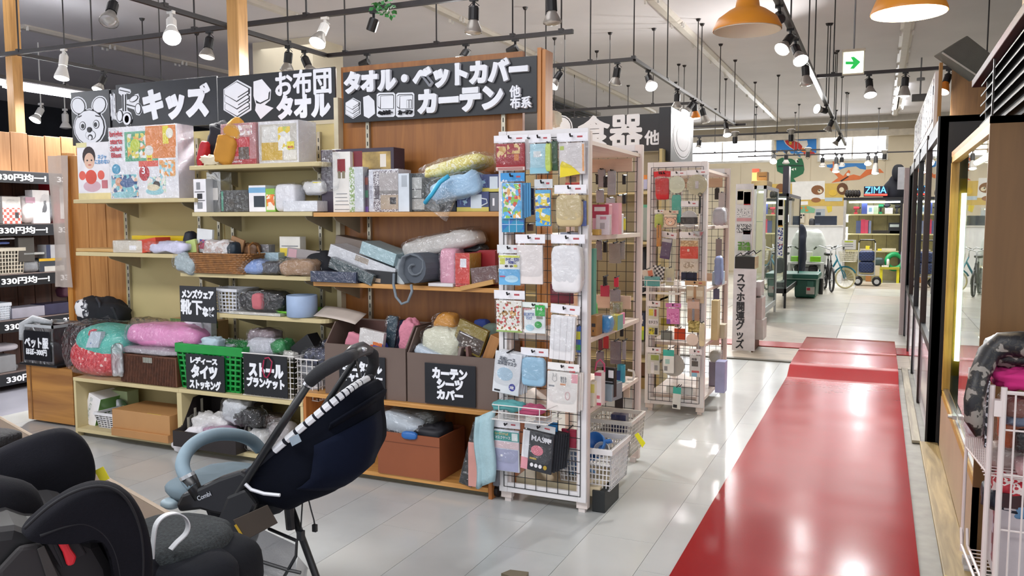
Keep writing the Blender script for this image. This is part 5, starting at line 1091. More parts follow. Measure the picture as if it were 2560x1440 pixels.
item('towel_pack', 'pink folded towel in the left taupe bin', 'towel', 852, 832, 892, 905, FB, None, .04, 'blob', MI('d88a9c', .85), rot=(0, .25, 0), e=(.4, .4))
t = item('towel_pack', 'orange and white printed towel in film, left taupe bin', 'towel', 892, 826, 952, 895, FB - .02, None, .03, m=MI('e6e0dc', .6), wrap=1, rot=(0, .15, 0), pr=[(.0, .15, 1, .5, PRINT(('e8643c', 'f0e8e4', 'e8784c', 'f4ece8'), 34)), (.62, .0, 1, .6, MI('2f4ec8', .6)), (.6, .5, .98, .62, MI('e87830', .6))])
item('towel_pack', 'dark teal towel standing upright in the left taupe bin', 'towel', 956, 790, 982, 893, FB + .06, None, .04, 'blob', MI('2c4450', .8), rot=(0, .14, 0), e=(.3, .4), wrap=1)
item('towel_pack', 'navy towel standing beside the teal one', 'towel', 976, 800, 1000, 892, FB + .08, None, .05, 'blob', MI('141c34', .85), rot=(0, .1, 0), e=(.4, .4))
item('towel_pack', 'fluffy pink towel at the right of the left taupe bin', 'towel', 990, 798, 1040, 898, FB + .02, None, .1, 'blob', MI('d98a9e', .95, bump=.4), e=(.7, .6), amp=.14, top=.75)
item('towel_pack', 'dark blue folded towel in the middle of the left taupe bin', 'towel', 938, 858, 962, 900, FB, None, .05, 'blob', MI('2a3f9c', .8))
item('curtain_pack', 'ivory fleece in film in the right taupe bin', 'bag', 1048, 822, 1146, 912, FB - .02, None, .16, 'blob', MI('e2e0c8', .85), wrap=1.1, amp=.1, pr=[(.34, .36, .5, .6, MI('c8c8c4', .5))])
item('curtain_pack', 'orange plush roll in a clear bag, tallest in the right taupe bin', 'bag', 1086, 785, 1140, 880, FB + .07, None, .12, 'blob', MI('d8963e', .85), wrap=1.2, rot=(0, -.12, 0), amp=.08)
item('curtain_pack', 'peach cloth pack in the middle of the right taupe bin', 'bag', 1106, 838, 1168, 900, FB + .03, None, .1, 'blob', MI('c8906a', .8), wrap=1.1)
item('curtain_pack', 'olive and brown printed pack with line drawings in the right taupe bin', 'pack', 1126, 808, 1200, 880, FB, None, .03, m=MI('8f7a30', .5), wrap=1, rot=(0, .35, 0), pr=[(.1, .08, .98, .62, MI('4a3a30', .5)), (.15, .55, .6, .58, W1), (.3, .2, .8, .5, PRINT(('5a4a40', '4a3a30', 'c8c0b8', '4a3a30'), 60), .001)])
item('curtain_pack', 'white blue pillow case lying at the front of the right taupe bin', 'bag', 1024, 876, 1110, 906, FB - .05, None, .12, 'blob', MI('ccd8e4', .7), rot=(0, .35, 0), wrap=1)
item('curtain_pack', 'royal blue cloth at the back of the right taupe bin', 'cloth', 1180, 800, 1216, 845, FB + .14, None, .08, 'blob', MI('22387c', .8))
item('curtain_pack', 'slate green cloth behind the slanted wood frame', 'cloth', 1200, 812, 1238, 880, FB + .1, None, .08, 'blob', MI('66786e', .8))
item('curtain_pack', 'blue purple bag low at the right of the taupe bin', 'bag', 1176, 868, 1206, 905, FB + .02, None, .07, 'blob', MI('3a4a9c', .5), wrap=1.2)
item('picture_panel', 'slanted flat wooden frame leaning in the right taupe bin', 'frame', 1200, 836, 1226, 912, FB, None, .18, m=WOOD('9a6a3c', 'b8824c', .5, 'z'), rot=(0, .38, 0))
for i, u in enumerate((1140, 1166)): item('grey_board', ('grey board edge standing in the right taupe bin, left one', 'grey board edge standing in the right taupe bin, right one')[i], 'board', u, 868, u + 7, 906, FB - .04, None, .1, m=MI(('8a7a74', '7a5a54')[i], .6), rot=(0, .2 - .3 * i, 0))
# ---------------------------------------------------------------- inside the low benches
ZA = Z['bb'] + .001
item('long_box', 'white and green boxed item leaning inside the left bench', 'box', 206, 985, 236, 1086, F0 + .06, ZA, .2, m=W1, side=MI('6a9a4c', .4), rot=(0, .33, 0), pr=[(.2, .1, .4, .9, PRINT(('e8e8ea', 'c8ccd0', 'a8b0a8'), 60))])
item('flat_box', 'green white box lying across behind the leaning box', 'box', 232, 975, 318, 1012, F0 + .22, None, .1, m=MI('a8b88c', .4))
basket('small white lattice basket inside the left bench', 236, 1034, 290, 1092, F0 + .02, ZA, .2, MI('e2e2e6', .45), 6, 6, 6, .8)
t = T('steel_pot', 'shiny steel pot in the white lattice basket, left bench', 'pot', (xx(285, 1030, F0 + .15), F0 + .16, zz(285, 1048, F0 + .15)), (.5, .2, 0))
ob('body', G().lathe([(.001, 0), (.08, 0), (.10, .02), (.105, .09), (.11, .092), (.10, .085), (.09, .01), (.001, .006)], 24), CHROME, t, smooth=True); ob('grip', G().tube([(.10, -.03, .07), (.15, -.03, .075), (.15, .03, .075), (.10, .03, .07)], .006, 6), CHROME, t)
OBX = MI('b98a58', .5, nz=.05, ns=3)
item('kraft_box', 'tan cardboard gift box, upper one in the left bench', 'box', 281, 1032, 424, 1080, BY - .03, zz(350, 1080, BY - .03), .28, m=OBX, pr=[(.62, 1.0, .86, 1.005, YEL)])
item('kraft_box', 'tan cardboard gift box, lower one sticking out of the left bench', 'box', 279, 1080, 420, 1128, BY - .05, ZA, .30, m=MI('b58452', .5, nz=.05, ns=3))
# black crate with clothes
t = T('stacking_crate', 'black slotted plastic crate with an open front, middle bench', 'crate', (xx(512, 1100, BY - .06), BY + .1, ZA))
w = xx(590, 1120, BY - .06) - xx(434, 1120, BY - .06); DK = MI('241d1e', .45)
ob('body', G().box(-w / 2, -.17, 0, w / 2, .17, .012).box(-w / 2, -.17, .012, w / 2, -.155, .10).box(-w / 2, .155, .012, w / 2, .17, .3), DK, t)
for x in (-w / 2, w / 2 - .012):
    ob('side_wall', G().prism([(-.155, .012), (.155, .012), (.155, .3), (.0, .28), (-.10, .11), (-.155, .10)], x, x + .012, 'yz'), DK, t)
    for i in range(3): ob('slot', G().box(x - .001, -.06 + .06 * i, .08, x + .0135, -.04 + .06 * i, .1 + .05 * i + .06), MI('c9c2b2', .5), t)
for i, (u0, v0, u1, v1, c_, lb, kk) in enumerate(((430, 1078, 520, 1124, 'e9e6ea', 'white cotton glove hanging over the black crate', 0), (470, 1040, 560, 1092, 'ece8e6', 'white bagged cloth at the top of the black crate', 1), (500, 1072, 575, 1112, 'b890a8', 'mauve printed bag in the middle of the black crate', 1), (545, 1000, 600, 1060, 'd4d6da', 'pale plastic bag sticking up from the black crate', 1), (520, 1096, 560, 1124, 'e8c040', 'yellow orange packet at the front of the black crate', 0), (505, 1106, 550, 1130, 'f0a0b0', 'pink packet at the front of the black crate', 0), (575, 1024, 640, 1070, '1e1e22', 'black bagged cloth right behind the crate', 1), (556, 1100, 590, 1122, 'e0d8c8', 'cream packet at the right of the black crate', 0))):
    item('clothing_bag', lb, 'bag', u0, v0, u1, v1, BY - .04 + .06 * (i in (1, 3, 6)), None, .12, 'blob', MI(c_, .6), wrap=1.2 * kk, amp=.14, rot=(0, (-.5 if i == 0 else .2 if i == 3 else 0), 0))
item('clothing_bag', 'white bag of cloth standing right of the black crate', 'bag', 610, 1080, 660, 1160, BY + .0, ZA, .14, 'blob', MI('c8c6c4', .5), wrap=1.2, amp=.1)
item('clothing_bag', 'dark brown shoe bag in clear film behind the white bag', 'bag', 640, 1040, 700, 1096, BY + .1, None, .14, 'blob', MI('4a3c38', .5), wrap=1.3)
item('clothing_bag', 'light bag half hidden behind the stroller tube, middle bench', 'bag', 664, 1060, 720, 1130, BY + .05, None, .14, 'blob', MI('a8a0a0', .5), wrap=1.2)
# under the brown bench
ZC = Z['cb'] + .001
t = T('storage_box', 'rust brown open carton under the brown bench', 'box', (xx(1018, 1130, BY - .02), BY + .14, ZC))
w = xx(1077, 1130, BY - .02) - xx(924, 1130, BY - .02); h = zz(1000, 1098, BY - .02) - ZC + .03; RB = MI('8f4f30', .5, nz=.05, ns=4)
openbox(t, w, .30, h, RB, .008); ob('fold_line', G().box(-w / 2 - .001, -.1515, h * .77, w / 2 + .001, -.1495, h * .785), MI('6e3a22', .6), t)
for i, (u0, v0, u1, v1, c_, lb) in enumerate(((938, 1040, 1045, 1095, 'b8c0c8', 'clear shiny bag with a blue patch on the rust carton'), (985, 1025, 1080, 1085, '5a5a56', 'dark grey bagged bedding at the back of the rust carton'), (930, 1072, 1000, 1100, '241a1c', 'black cloth at the left of the rust carton'), (1020, 1068, 1100, 1105, '1c1d24', 'black cloth at the right of the rust carton'), (930, 1028, 980, 1060, 'a8a4a4', 'pale cloth bag at the left back of the rust carton'))):
    item('bedding_bag', lb, 'bag', u0, v0, u1, v1, BY + .02 + .08 * (i in (1, 4)), None, .2, 'blob', MI(c_, .6), wrap=1.3 if i in (0, 1, 4) else 0, amp=.1, rot=(0, .25 if i == 0 else 0, 0))
tag(ob('blue_label', G().blob(PY(1024, 1088, BY - .01), (.05, .02, .022), .7, .7, .05, 3), MI('2f6ab0', .4), smooth=True), 'bright blue patch inside the clear bag on the rust carton', 'patch')
item('long_box', 'black flat box leaning under the brown bench', 'box', 1146, 1052, 1178, 1192, BY - .01, ZC, .16, m=MI('16191c', .35), rot=(0, .26, 0), wrap=1)
item('small_box', 'pink gift box at the right end under the brown bench', 'box', 1170, 1108, 1200, 1208, BY - .02, ZC - .0, .16, m=MI('d59a90', .5))
tag(ob('bedding_folder', G().grid(lambda a, b: (lambda p: (p.x + .008 * math.sin(b * 7), p.y, p.z))(PY(1192 + (44 + 4 * b) * a - 4 * b, 1222 - 178 * b - 20 * a + 14 * b * 0, 3.80 + .02 * math.sin(a * 6))), 6, 10), MI('a9c8d0', .5, bump=.2), smooth=True, solid=.02), 'pale blue quilt folder hanging at the rack side, under the brown bench', 'folder')
item('clear_bag', 'dark grey folder beside the pale blue one', 'folder', 1232, 1062, 1246, 1216, 3.83, None, .02, m=MI('6a6a70', .5))
# ================================================================ packs hanging on the grid racks
HOOK = MI('15151a', .4)
def pack(lab, u0, v0, u1, v1, Y, m, kind='flat', head=None, pr=(), tx=(), roll=0., film=1, inset=.08, n=1, cat='pack', dth=.014, nm='hanging_pack', hh=.2, grp='packs hanging on the mask rack'):
    um = (u0 + u1) / 2; vm = (v0 + v1) / 2; x0, x1 = xx(u0, vm, Y), xx(u1, vm, Y); zt, zb = zz(um, v0, Y), zz(um, v1, Y); w, h = x1 - x0, zt - zb
    t = T(nm, lab, cat, ((x0 + x1) / 2, Y, zt), (rnd(.02, .06), roll, rnd(-.05, .05)), grp)
    hd = head if head is not None else W1
    hz = min(.045, h * hh)
    if head != 0:
        ob('header_card', G().box(-w / 2, -.004, -hz, w / 2, .001, 0), hd, t)
        ob('price_label', G().box(w * .16, -.005, -hz * .56, w * .33, -.004, -hz * .36), MI('b85058', .5), t)
    else: hz = 0
    ob('hook', G().tube([(0, .05, -hz * .3), (0, -.03, -hz * .35 - .002), (0, -.036, -hz * .1)], .0045, 6), HOOK, t)
    iw, b = w * (1 - 2 * inset), -h * (1 - inset * .5); top = -hz - h * .03
    if kind == 'flat': ob('content', G().box(-iw / 2, -dth, b, iw / 2, -.001, top), m, t, bevel=.003)
    elif kind == 'soft': ob('content', G().blob((0, -.012, (b + top) / 2), (iw / 2, dth, (top - b) / 2), .35, .3, .03, 4, rnd(0, 40)), m, t, smooth=True)
    elif kind == 'round': ob('content', G().lathe([(.0005, -.006), (iw * .38, -.006), (iw * .48, .0), (iw / 2, .006), (iw / 2, .012), (.0005, .012)], 28, (0, -.012, (b + top) / 2), (0, -1, 0)), m, t, smooth=False)
    H_ = top - b
    for i, p in enumerate(pr):
        if p[0] == 'o':
            ob('printed_panel', G().prism(ellipse(-iw / 2 + p[1] * iw, b + p[2] * H_, p[3] * iw, p[4] * H_, 18), -dth - .0012 - i * .0003, -dth + .0005), p[5], t); continue
        ob('printed_panel', G().box(-iw / 2 + p[0] * iw, -dth - .0012 - i * .0003 - (p[5] if len(p) > 5 else 0), b + p[1] * H_, -iw / 2 + p[2] * iw, -dth + .0005, b + p[3] * H_), p[4], t)
    for s in tx: text(t, s[0], s[5], -iw / 2 + s[1] * iw, b + s[2] * H_, -iw / 2 + s[3] * iw, b + s[4] * H_, -dth - .0026 - .0003 * len(pr), .0008, .015)
    for i in range(1, n):
        ob('spare_pack', G().box(-iw / 2 + .006 * i, .002 + .012 * i, b + .004 * i, iw / 2 + .008 * i, .010 + .012 * i, top), m, t)
    if film:
        S = rnd(0, 90)
        def fn(a, c):
            x = -w / 2 + w * a; z = -hz * .8 - (h - hz * .8) * c; q = math.sin(a * math.pi) * math.sin(min(1, c * 1.15 + .05) * math.pi)
            return (x, -.003 - (dth + .007) * min(1, q * 5) - (.004 + .006 * noise.noise(V((x * 45 + S, z * 38, 0))) + .003 * noise.noise(V((x * 110 + S, z * 90, 0)))) * min(1, q * 3), z)
        ob('clear_bag', G().grid(fn, 13, 17), WRAP, t, smooth=True)
    return t
RY = R1[2] - .035
LB = MI('a9cfda', .6); PW = MI('efe6e2', .7); WM = MI('f1eff0', .75); SKY = MI('6cb4e4', .4)
pack('red patterned handkerchief with gold flowers, top left of mask rack', 1236, 338, 1320, 430, RY, MI('9c1f28', .6), pr=[(0, .0, 1, .13, MI('d8c8c0', .6)), (.04, .5, .36, .9, PRINT(('9c1f28', 'd8b878', 'a8262c', 'c89858'), 30)), (.4, .62, .84, .98, PRINT(('d8b878', '9c1f28', 'c8a060'), 30)), (.64, .36, .8, .6, MI('d07830', .6)), (.06, .03, .94, .05, MI('9c1f28', .6), .001), (.06, .08, .94, .1, MI('9c1f28', .6), .001)])
pack('clear grey pack behind the red handkerchief', 1312, 345, 1340, 428, RY + .012, MI('b8b0ae', .5), film=0, head=0)
pack('pale aqua towel pack, top middle of mask rack', 1322, 336, 1378, 438, RY, LB, tx=(), pr=[(.2, .55, .6, .75, MI('d8dcdc', .5)), (0, 0, 1, .2, MI('8fc0d0', .6))])
pack('lime green cloth pack beside the aqua towel', 1366, 356, 1382, 432, RY - .004, MI('c3d668', .7), 'soft', head=0, n=1)
pack('dark green cloth pack beside the lime one', 1379, 350, 1396, 430, RY + .004, MI('3c5a42', .7), head=0)
t = pack('sheer white cloth with a yellow triangle, top right of mask rack', 1392, 332, 1470, 440, RY, MI('d9d2d0', .6), pr=[(.9, .1, .97, .95, MI('e8a870', .6)), (.05, .78, .2, .9, MI('b8c858', .6))])
ob('yellow_cloth', G().prism([(-.062, -.215), (-.06, -.155), (-.05, -.135), (.0, -.16), (.045, -.20)], -.019, -.016), MI('e8d22a', .6), t)
pack('light blue cup pouch with colourful cartoon print, mask rack second row', 1252, 432, 1312, 552, RY - .01, SKY, head=MI('3f93cf', .5), pr=[(.06, .02, .94, .97, PRINT(('6cb4e4', 'd8503c', '8ac450', 'e8b060', '5aa8dc', 'f0ece4', '6cb4e4', '9a6a40'), 36))], tx=[('4+', .02, 1.02, .3, 1.1, W1)], hh=.18, n=4)
pack('blue quatrefoil patterned cloth at the bottom of the second row', 1252, 540, 1318, 582, RY + .01, MI('2e6cae', .6), head=0, film=0, pr=[(.0, .0, 1, 1, PRINT(('2e6cae', '2a8ab0', '3470b8'), 18)), (.33, .0, .36, 1, MI('a8c8e0', .5), .001), (.66, 0, .69, 1, MI('a8c8e0', .5), .001), (0, .48, 1, .52, MI('a8c8e0', .5), .001)])
pack('narrow blue and yellow cartoon printed towel in the middle of mask rack', 1336, 448, 1382, 570, RY, MI('58aede', .6), head=MI('cfd2d4', .4), pr=[(.02, .55, .98, .9, PRINT(('58aede', 'e8cf30', '78c0e8', 'f0f0e8', 'e8d048', '4a7ac0'), 34)), (.02, .04, .98, .52, PRINT(('e8cf30', '58aede', 'f0f0e8', 'e0c428', '4a90d0', '3a3a44'), 30)), (.02, .5, .98, .56, MI('3f5aa8', .6), .001)])
pack('beige towel bib with a framed picture, right of second row', 1386, 462, 1466, 572, RY, MI('cdb98c', .85), 'soft', pr=[(.28, .14, .66, .6, MI('d8cca0', .7)), (.34, .18, .6, .56, PRINT(('8a8068', 'c8b890', 'a89a90', 'b8a8a0'), 50), .001)], n=3, inset=.1, dth=.02)
pack('khaki green cloth hanging behind the beige bib', 1436, 490, 1462, 565, RY + .03, MI('75764c', .8), head=0, film=0)
pack('blue violet cloth edge at the right of the beige bib', 1452, 500, 1468, 568, RY + .02, MI('5a6cae', .8), head=0, film=0)
pack('small tan card with brown buckle above the beige bib', 1412, 436, 1458, 464, RY + .05, MI('c0946e', .6), head=0, film=0, pr=[(.25, .3, .7, .8, MI('7a5a44', .4)), (0, 0, 1, .25, MI('b03a30', .5), .001)])
pack('white and blue cold care mask packet, left of third row', 1244, 612, 1306, 716, RY - .01, MI('f0f0ee', .5), head=MI('e2e4e6', .4), pr=[(0, 0, 1, .52, SKY), (.0, .9, 1, .97, MI('d8dc50', .5)), (.06, .68, .3, .88, MI('d4d860', .5)), ('o', .6, .2, .32, .12, MI('b4dcf2', .4)), ('o', .37, .62, .08, .04, INK), ('o', .6, .62, .08, .04, INK), ('o', .79, .63, .09, .045, MI('d8d848', .5)), (.05, .26, .3, .3, MI('d85a78', .5))], tx=[('かぜ・花粉\n対策に', .34, .70, .98, .9, MI('2c3a8c', .5))])
pack('pale pink gauze cloth pack in the middle of third row', 1290, 586, 1362, 714, RY, PW, inset=.06)
pack('bulky white ribbed gauze pack at the right of third row', 1378, 586, 1462, 736, RY, WM, 'soft', dth=.034, inset=.06)
pack('white cloth pack printed with small chipmunks and fruit, left of fourth row', 1236, 726, 1312, 834, RY, MI('ece8e0', .6), pr=[(.02, .03, .98, .97, PRINT(('f0ece4', 'f0ece4', 'ece6dc', 'f0ece4', 'c8504c', 'f0ece4', '9a7a4c', 'f0ece4', 'eee8de'), 60)), ('o', .34, .6, .12, .085, MI('a8783c', .6)), ('o', .66, .6, .12, .085, MI('d89a4a', .6)), ('o', .3, .66, .03, .03, MI('3a2a20', .6)), ('o', .7, .66, .03, .03, MI('3a2a20', .6)), ('o', .34, .57, .05, .035, MI('f0e0c0', .6)), ('o', .66, .57, .05, .035, MI('f0e0c0', .6)), (0, 0, 1, .05, MI('9ab86a', .5), .001)])
t = pack('white and green toddler mask packet, middle of fourth row', 1306, 756, 1370, 836, RY - .005, MI('e9eeee', .5), head=MI('e6efe9', .5), pr=[(.55, .72, 1, 1.16, MI('3fae50', .4)), ('o', .68, .36, .17, .14, MI('36a84a', .4)), ('o', .28, .22, .2, .13, MI('b8dce8', .5)), (.6, .6, .9, .72, MI('8a8a80', .5))], tx=[('はじめての\nマスク', .02, .55, .5, .85, MI('2c5aa8', .5)), ('1-6', .66, .95, .9, 1.08, W1), ('pigeon', .02, .94, .4, 1.04, MI('c85060', .5))], hh=.16)
pack('white pleated mask stack in film, right of fourth row', 1378, 762, 1450, 905, RY - .01, WM, 'flat', dth=.03, inset=.08, roll=.06, pr=[(.16, .02, .18, .98, MI('e2e0e2', .7)), (.4, .02, .42, .98, MI('e2e0e2', .7)), (.66, .02, .68, .98, MI('e2e0e2', .7)), (.88, .02, .9, .98, MI('e2e0e2', .7))])
pack('navy and green packet edge behind the pleated masks', 1440, 812, 1454, 884, RY + .03, MI('3a64b0', .5), head=0, film=0, pr=[(0, .5, 1, .8, MI('c8c838', .5)), (0, .1, 1, .3, MI('4aa050', .5))])
pack('silver white three dimensional mask packet, left of fifth row', 1240, 878, 1310, 988, RY - .02, MI('e4e6ea', .35), head=0, roll=.12, n=4, pr=[('o', .43, .48, .30, .16, MI('b4cfe2', .5)), ('o', .74, .19, .12, .09, MI('4a4aa0', .5)), (.08, .04, .3, .08, INK)], tx=[('花柄レース\n立体型マスク', .12, .70, .84, .9, MI('5a606c', .5)), ('3枚', .66, .15, .82, .23, W1)], inset=.03)
pack('round light blue mask in a bag, middle of fifth row', 1302, 870, 1372, 968, RY, MI('9ac4de', .7), 'soft', pr=[(.1, .18, .72, .84, MI('c2dcec', .5)), (.3, .62, .56, .82, MI('8ab8d8', .5), .001), (.5, .2, .68, .28, INK, .001)], inset=.08, dth=.02)
t = pack('ivory washable mask packet with a bunny outline, right of fifth row', 1370, 908, 1448, 1030, RY - .012, MI('efeae4', .6), head=MI('f2f0ee', .5), pr=[(.8, .76, 1, .98, MI('e8a8b0', .5)), (.4, .66, .68, .92, MI('f4efe8', .5)), (.44, .68, .62, .72, MI('e0a078', .5), .001), (.06, .62, .24, .66, GRY)], tx=[('洗える\nマスク', .44, .74, .64, .9, GRY), ('日本製', .74, 1.02, .92, 1.07, MI('c83a48', .5))], n=3, inset=.02, hh=.15, roll=.03)
ob('bunny_outline', G().tube([(-.05, -.018, -.07), (-.048, -.018, -.05), (-.043, -.018, -.068), (-.037, -.018, -.068), (-.032, -.018, -.05), (-.03, -.018, -.07), (-.028, -.018, -.085), (-.04, -.018, -.094), (-.052, -.018, -.085)], .0009, 4, True), GRY, t)
ob('pink_rim', G().tube([(.03 + .012 * math.cos(a * .5), -.018, -.16 + .02 * math.sin(a * .5)) for a in range(13)], .001, 4, True), MI('d88a94', .5), t)
pack('teal mask case packet, lower left of the rack', 1236, 1052, 1300, 1180, RY - .01, MI('dfe2ea', .4), pr=[(0, .74, 1, .96, MI('3f9c96', .4)), (.72, .76, .96, .94, MI('e8f0ee', .4), .001), (.0, .56, 1, .72, MI('e4c8cc', .5)), (.04, .02, .96, .54, MI('a8aac8', .35)), (.26, .36, .34, .41, W1, .001)], tx=[('マスクケース', .05, .78, .68, .86, W1), ('ひらけば', .05, .88, .6, .94, MI('e8c878', .5))], inset=.02, hh=.14)
t = pack('grey and black mask packet reading MASK with a pink mask, lower middle', 1312, 1060, 1390, 1180, RY - .02, MI('33343a', .4), head=MI('d4d6d8', .4), roll=.10, n=7, pr=[(.0, .3, .22, 1.0, MI('e8e8ec', .4)), (.0, 0, .22, .3, MI('e09aa4', .4)), ('o', .5, .54, .2, .13, PRINT(('e08a9a', 'd8707f'), 150, kind='CHECK')), ('o', .36, .15, .055, .05, W1), ('o', .5, .15, .055, .05, W1), ('o', .64, .15, .055, .05, W1), ('o', .8, .15, .06, .055, MI('c0a03c', .5)), (.28, .3, .5, .34, MI('c0a03c', .5)), (.7, .82, .94, .9, W1, .001)], tx=[('MASK', .3, .78, .9, .92, W1)], inset=.0, hh=.14)
pack('blue topped packet stacked behind the MASK packets', 1330, 1052, 1402, 1090, RY + .05, MI('3c8ccc', .4), head=0, film=0)
pack('crimson packet low behind the wires', 1402, 1070, 1446, 1120, RY + .09, MI('a8324a', .5), head=0, film=0)
for i, (u0, v0, u1, v1, c_) in enumerate(((1318, 560, 1336, 578, '6a4a3c'), (1322, 470, 1338, 540, '3a3c60'), (1372, 708, 1440, 760, '7a2430'), (1398, 580, 1452, 592, 'b8bcd0'), (1262, 830, 1300, 850, 'c8c4c0'))):
    pack(('dark brown pack edge between cartoon pouches', 'navy pack edge left of the narrow cartoon towel', 'dark red carton seen through the wires', 'barcoded pack bottom under the beige bib', 'pale pack bottom behind the chipmunk cloth')[i], u0, v0, u1, v1, RY + .10, MI(c_, .5), head=0, film=0)
# white wire trays hooked on the racks
def wire_tray(lab, u0, v0, u1, v1, Y, d=.13):
    um, vm = (u0 + u1) / 2, (v0 + v1) / 2; x0, x1 = xx(u0, vm, Y - d), xx(u1, vm, Y - d); zb, zt = zz(um, v1, Y - d), zz(um, v0, Y - d); w, h = x1 - x0, zt - zb
    t = T('wire_tray', lab, 'tray', ((x0 + x1) / 2, Y - d / 2, zb)); g = G()
    for z in (0, h * .5, h): g.tube([(-w / 2, d / 2, z), (-w / 2 + .02, -d / 2, z), (w / 2 - .02, -d / 2, z), (w / 2, d / 2, z)], .0028, 5)
    for i in range(3): g.cyl((-w / 3 + i * w / 3, -d / 2, 0), (-w / 3 + i * w / 3, -d / 2, h), .0025, n=5)
    for i in range(9): g.cyl((-w / 2 + .01, -d / 2 + d * i / 8, 0), (w / 2 - .01, -d / 2 + d * i / 8, 0), .0018, n=4)
    ob('wire_frame', g, WIREW, t)
    for x in (-w / 2 + .03, w / 2 - .06): ob('hook', G().tube([(x, d / 2, 0), (x, d / 2, h + .06), (x, d / 2 + .02, h + .065), (x, d / 2 + .02, h + .03)], .003, 5), WIREW, t)
    return t
wire_tray('white wire tray hooked low on the mask rack', 1222, 1018, 1375, 1055, R1[2] - .01, .16)
item('tray_cloth', 'teal cloth lying in the low wire tray', 'cloth', 1225, 1008, 1300, 1030, R1[2] - .16, None, .1, 'blob', MI('5aa0a0', .7), amp=.12)
item('tray_cloth', 'magenta cloth lying in the low wire tray', 'cloth', 1292, 1020, 1352, 1040, R1[2] - .15, None, .1, 'blob', MI('b04a6c', .7), amp=.12)
wire_tray('white wire tray hooked on the kitchen tool rack', 1600, 702, 1702, 735, R2[2] - .01, .16)
# ---------------------------------------------------------------- on the shelves of the mask rack
s1, s2, s3 = z1s
item('storybook_box', 'crimson and pink baby gift box on the mask rack upper shelf', 'gift box', 1481, 512, 1522, 583, 4.12, s1, .06, m=MI('e6a8b4', .4), pr=[(0, .55, 1, 1, MI('b8324c', .4)), (.12, .78, .8, .92, MI('ecd8d4', .5), .001)])
item('gift_box', 'taller pale pink box behind the crimson baby box', 'gift box', 1512, 508, 1546, 583, 4.25, s1, .06, m=MI('e8b4bc', .4), side=MI('e6a0ae', .4))
item('gift_box', 'small white and pink bagged box in front of the baby boxes', 'gift box', 1490, 538, 1524, 583, 4.06, s1, .03, m=MI('ecdadc', .4), wrap=1, pr=[(.3, .3, .65, .6, MI('b8a8a8', .5)), (.3, .78, .75, .92, MI('e08a9c', .5))])
item('book', 'white booklet standing at the right of the pink boxes', 'book', 1536, 535, 1546, 583, 4.3, s1, .1, m=W1)
item('card_pack', 'wooden rattle pack at the left of the pink boxes', 'pack', 1480, 574, 1498, 584, 4.0, s1, .04, m=MI('c8a050', .5))
item('tan_box', 'plain tan box with dark marks on the rack middle shelf', 'box', 1474, 790, 1491, 842, 4.0, s2, .1, m=MI('9a6f3c', .6), pr=[(.3, .45, .85, .62, INK), (.45, .2, .6, .3, INK)])
item('sweets_bag', 'shiny blue sweets bag on the rack middle shelf', 'bag', 1491, 792, 1524, 826, 4.12, s2, .1, 'blob', MI('2f8ed0', .3), wrap=1.2)
item('small_box', 'yellow and green box on the rack middle shelf', 'box', 1520, 790, 1544, 820, 4.25, s2, .1, m=MI('c8c030', .4), side=MI('6aa8a0', .4), pr=[(.4, .4, .7, .7, MI('a070a0', .5))])
item('small_box', 'pink box end right of the yellow green box', 'box', 1544, 786, 1550, 810, 4.45, s2, .1, m=MI('e088b0', .4))
item('glass_mug', 'glass jar mug on the rack middle shelf', 'mug', 1519, 757, 1551, 786, 4.55, s2 + .02, .09, 'cyl', CLEAR('jar_glass', 'd8d8b8', .02, .1, .6, .2, 60.))
item('spray_bottle', 'green spray bottle at the back of the rack middle shelf', 'bottle', 1478, 752, 1490, 792, 4.3, s2, .05, 'blob', MI('5fae54', .4), top=.6)
item('tall_pack', 'mint green tall pack standing at the left inside the rack', 'pack', 1476, 622, 1484, 800, 4.05, None, .05, m=MI('5a9a88', .5))
t = item('gift_box', 'pink and white tower box with a loop handle on the rack lower shelf', 'gift box', 1486, 932, 1503, 994, 4.02, s3, .07, m=MI('efe6e4', .4), pr=[(0, .9, 1, 1, MI('c8506c', .5)), (0, 0, 1, .08, MI('c8506c', .5)), (.2, .2, .8, .3, MI('d87a84', .5))])
ob('loop_handle', G().tube([(-.02, -.02, .18), (-.015, -.015, .22), (.0, 0, .235), (.02, .01, .21), (.022, .01, .17)], .005, 6), MI('c04a6c', .5), t)
item('card_pack', 'cream and yellow tall card at the left of the rack lower shelf', 'pack', 1472, 955, 1486, 1010, 3.98, s3, .06, m=MI('ece6d4', .5), pr=[(0, .55, 1, .9, MI('e8dc78', .5))])
item('black_box', 'black box with white labels on the rack lower shelf', 'box', 1504, 920, 1538, 962, 4.15, s3 + .02, .03, m=MI('1e1c1c', .4), pr=[(.55, .66, .95, .92, W1), (.7, .06, .95, .28, W1), (.06, .06, .3, .2, MI('8a8a8a', .5)), (.1, .4, .9, .44, GRY), (.1, .5, .9, .54, GRY)], rot=(0, 0, -.2))
item('flat_box', 'flat grey blue tin under the black box', 'tin', 1504, 962, 1536, 980, 4.13, s3, .12, m=MI('8c9aa2', .35), rot=(0, 0, -.2))
t = item('mug', 'teal mug with a white handle on the rack lower shelf', 'mug', 1538, 915, 1558, 951, 4.62, s3, .085, 'cyl', MI('3c9ab4', .35), pr=[(.1, .15, .6, .7, MI('24407a', .5))])
ob('handle', G().tube([(.04, 0, .075), (.075, 0, .07), (.08, 0, .045), (.07, 0, .02), (.04, 0, .018)], .007, 8), MI('e8e4da', .35), t)
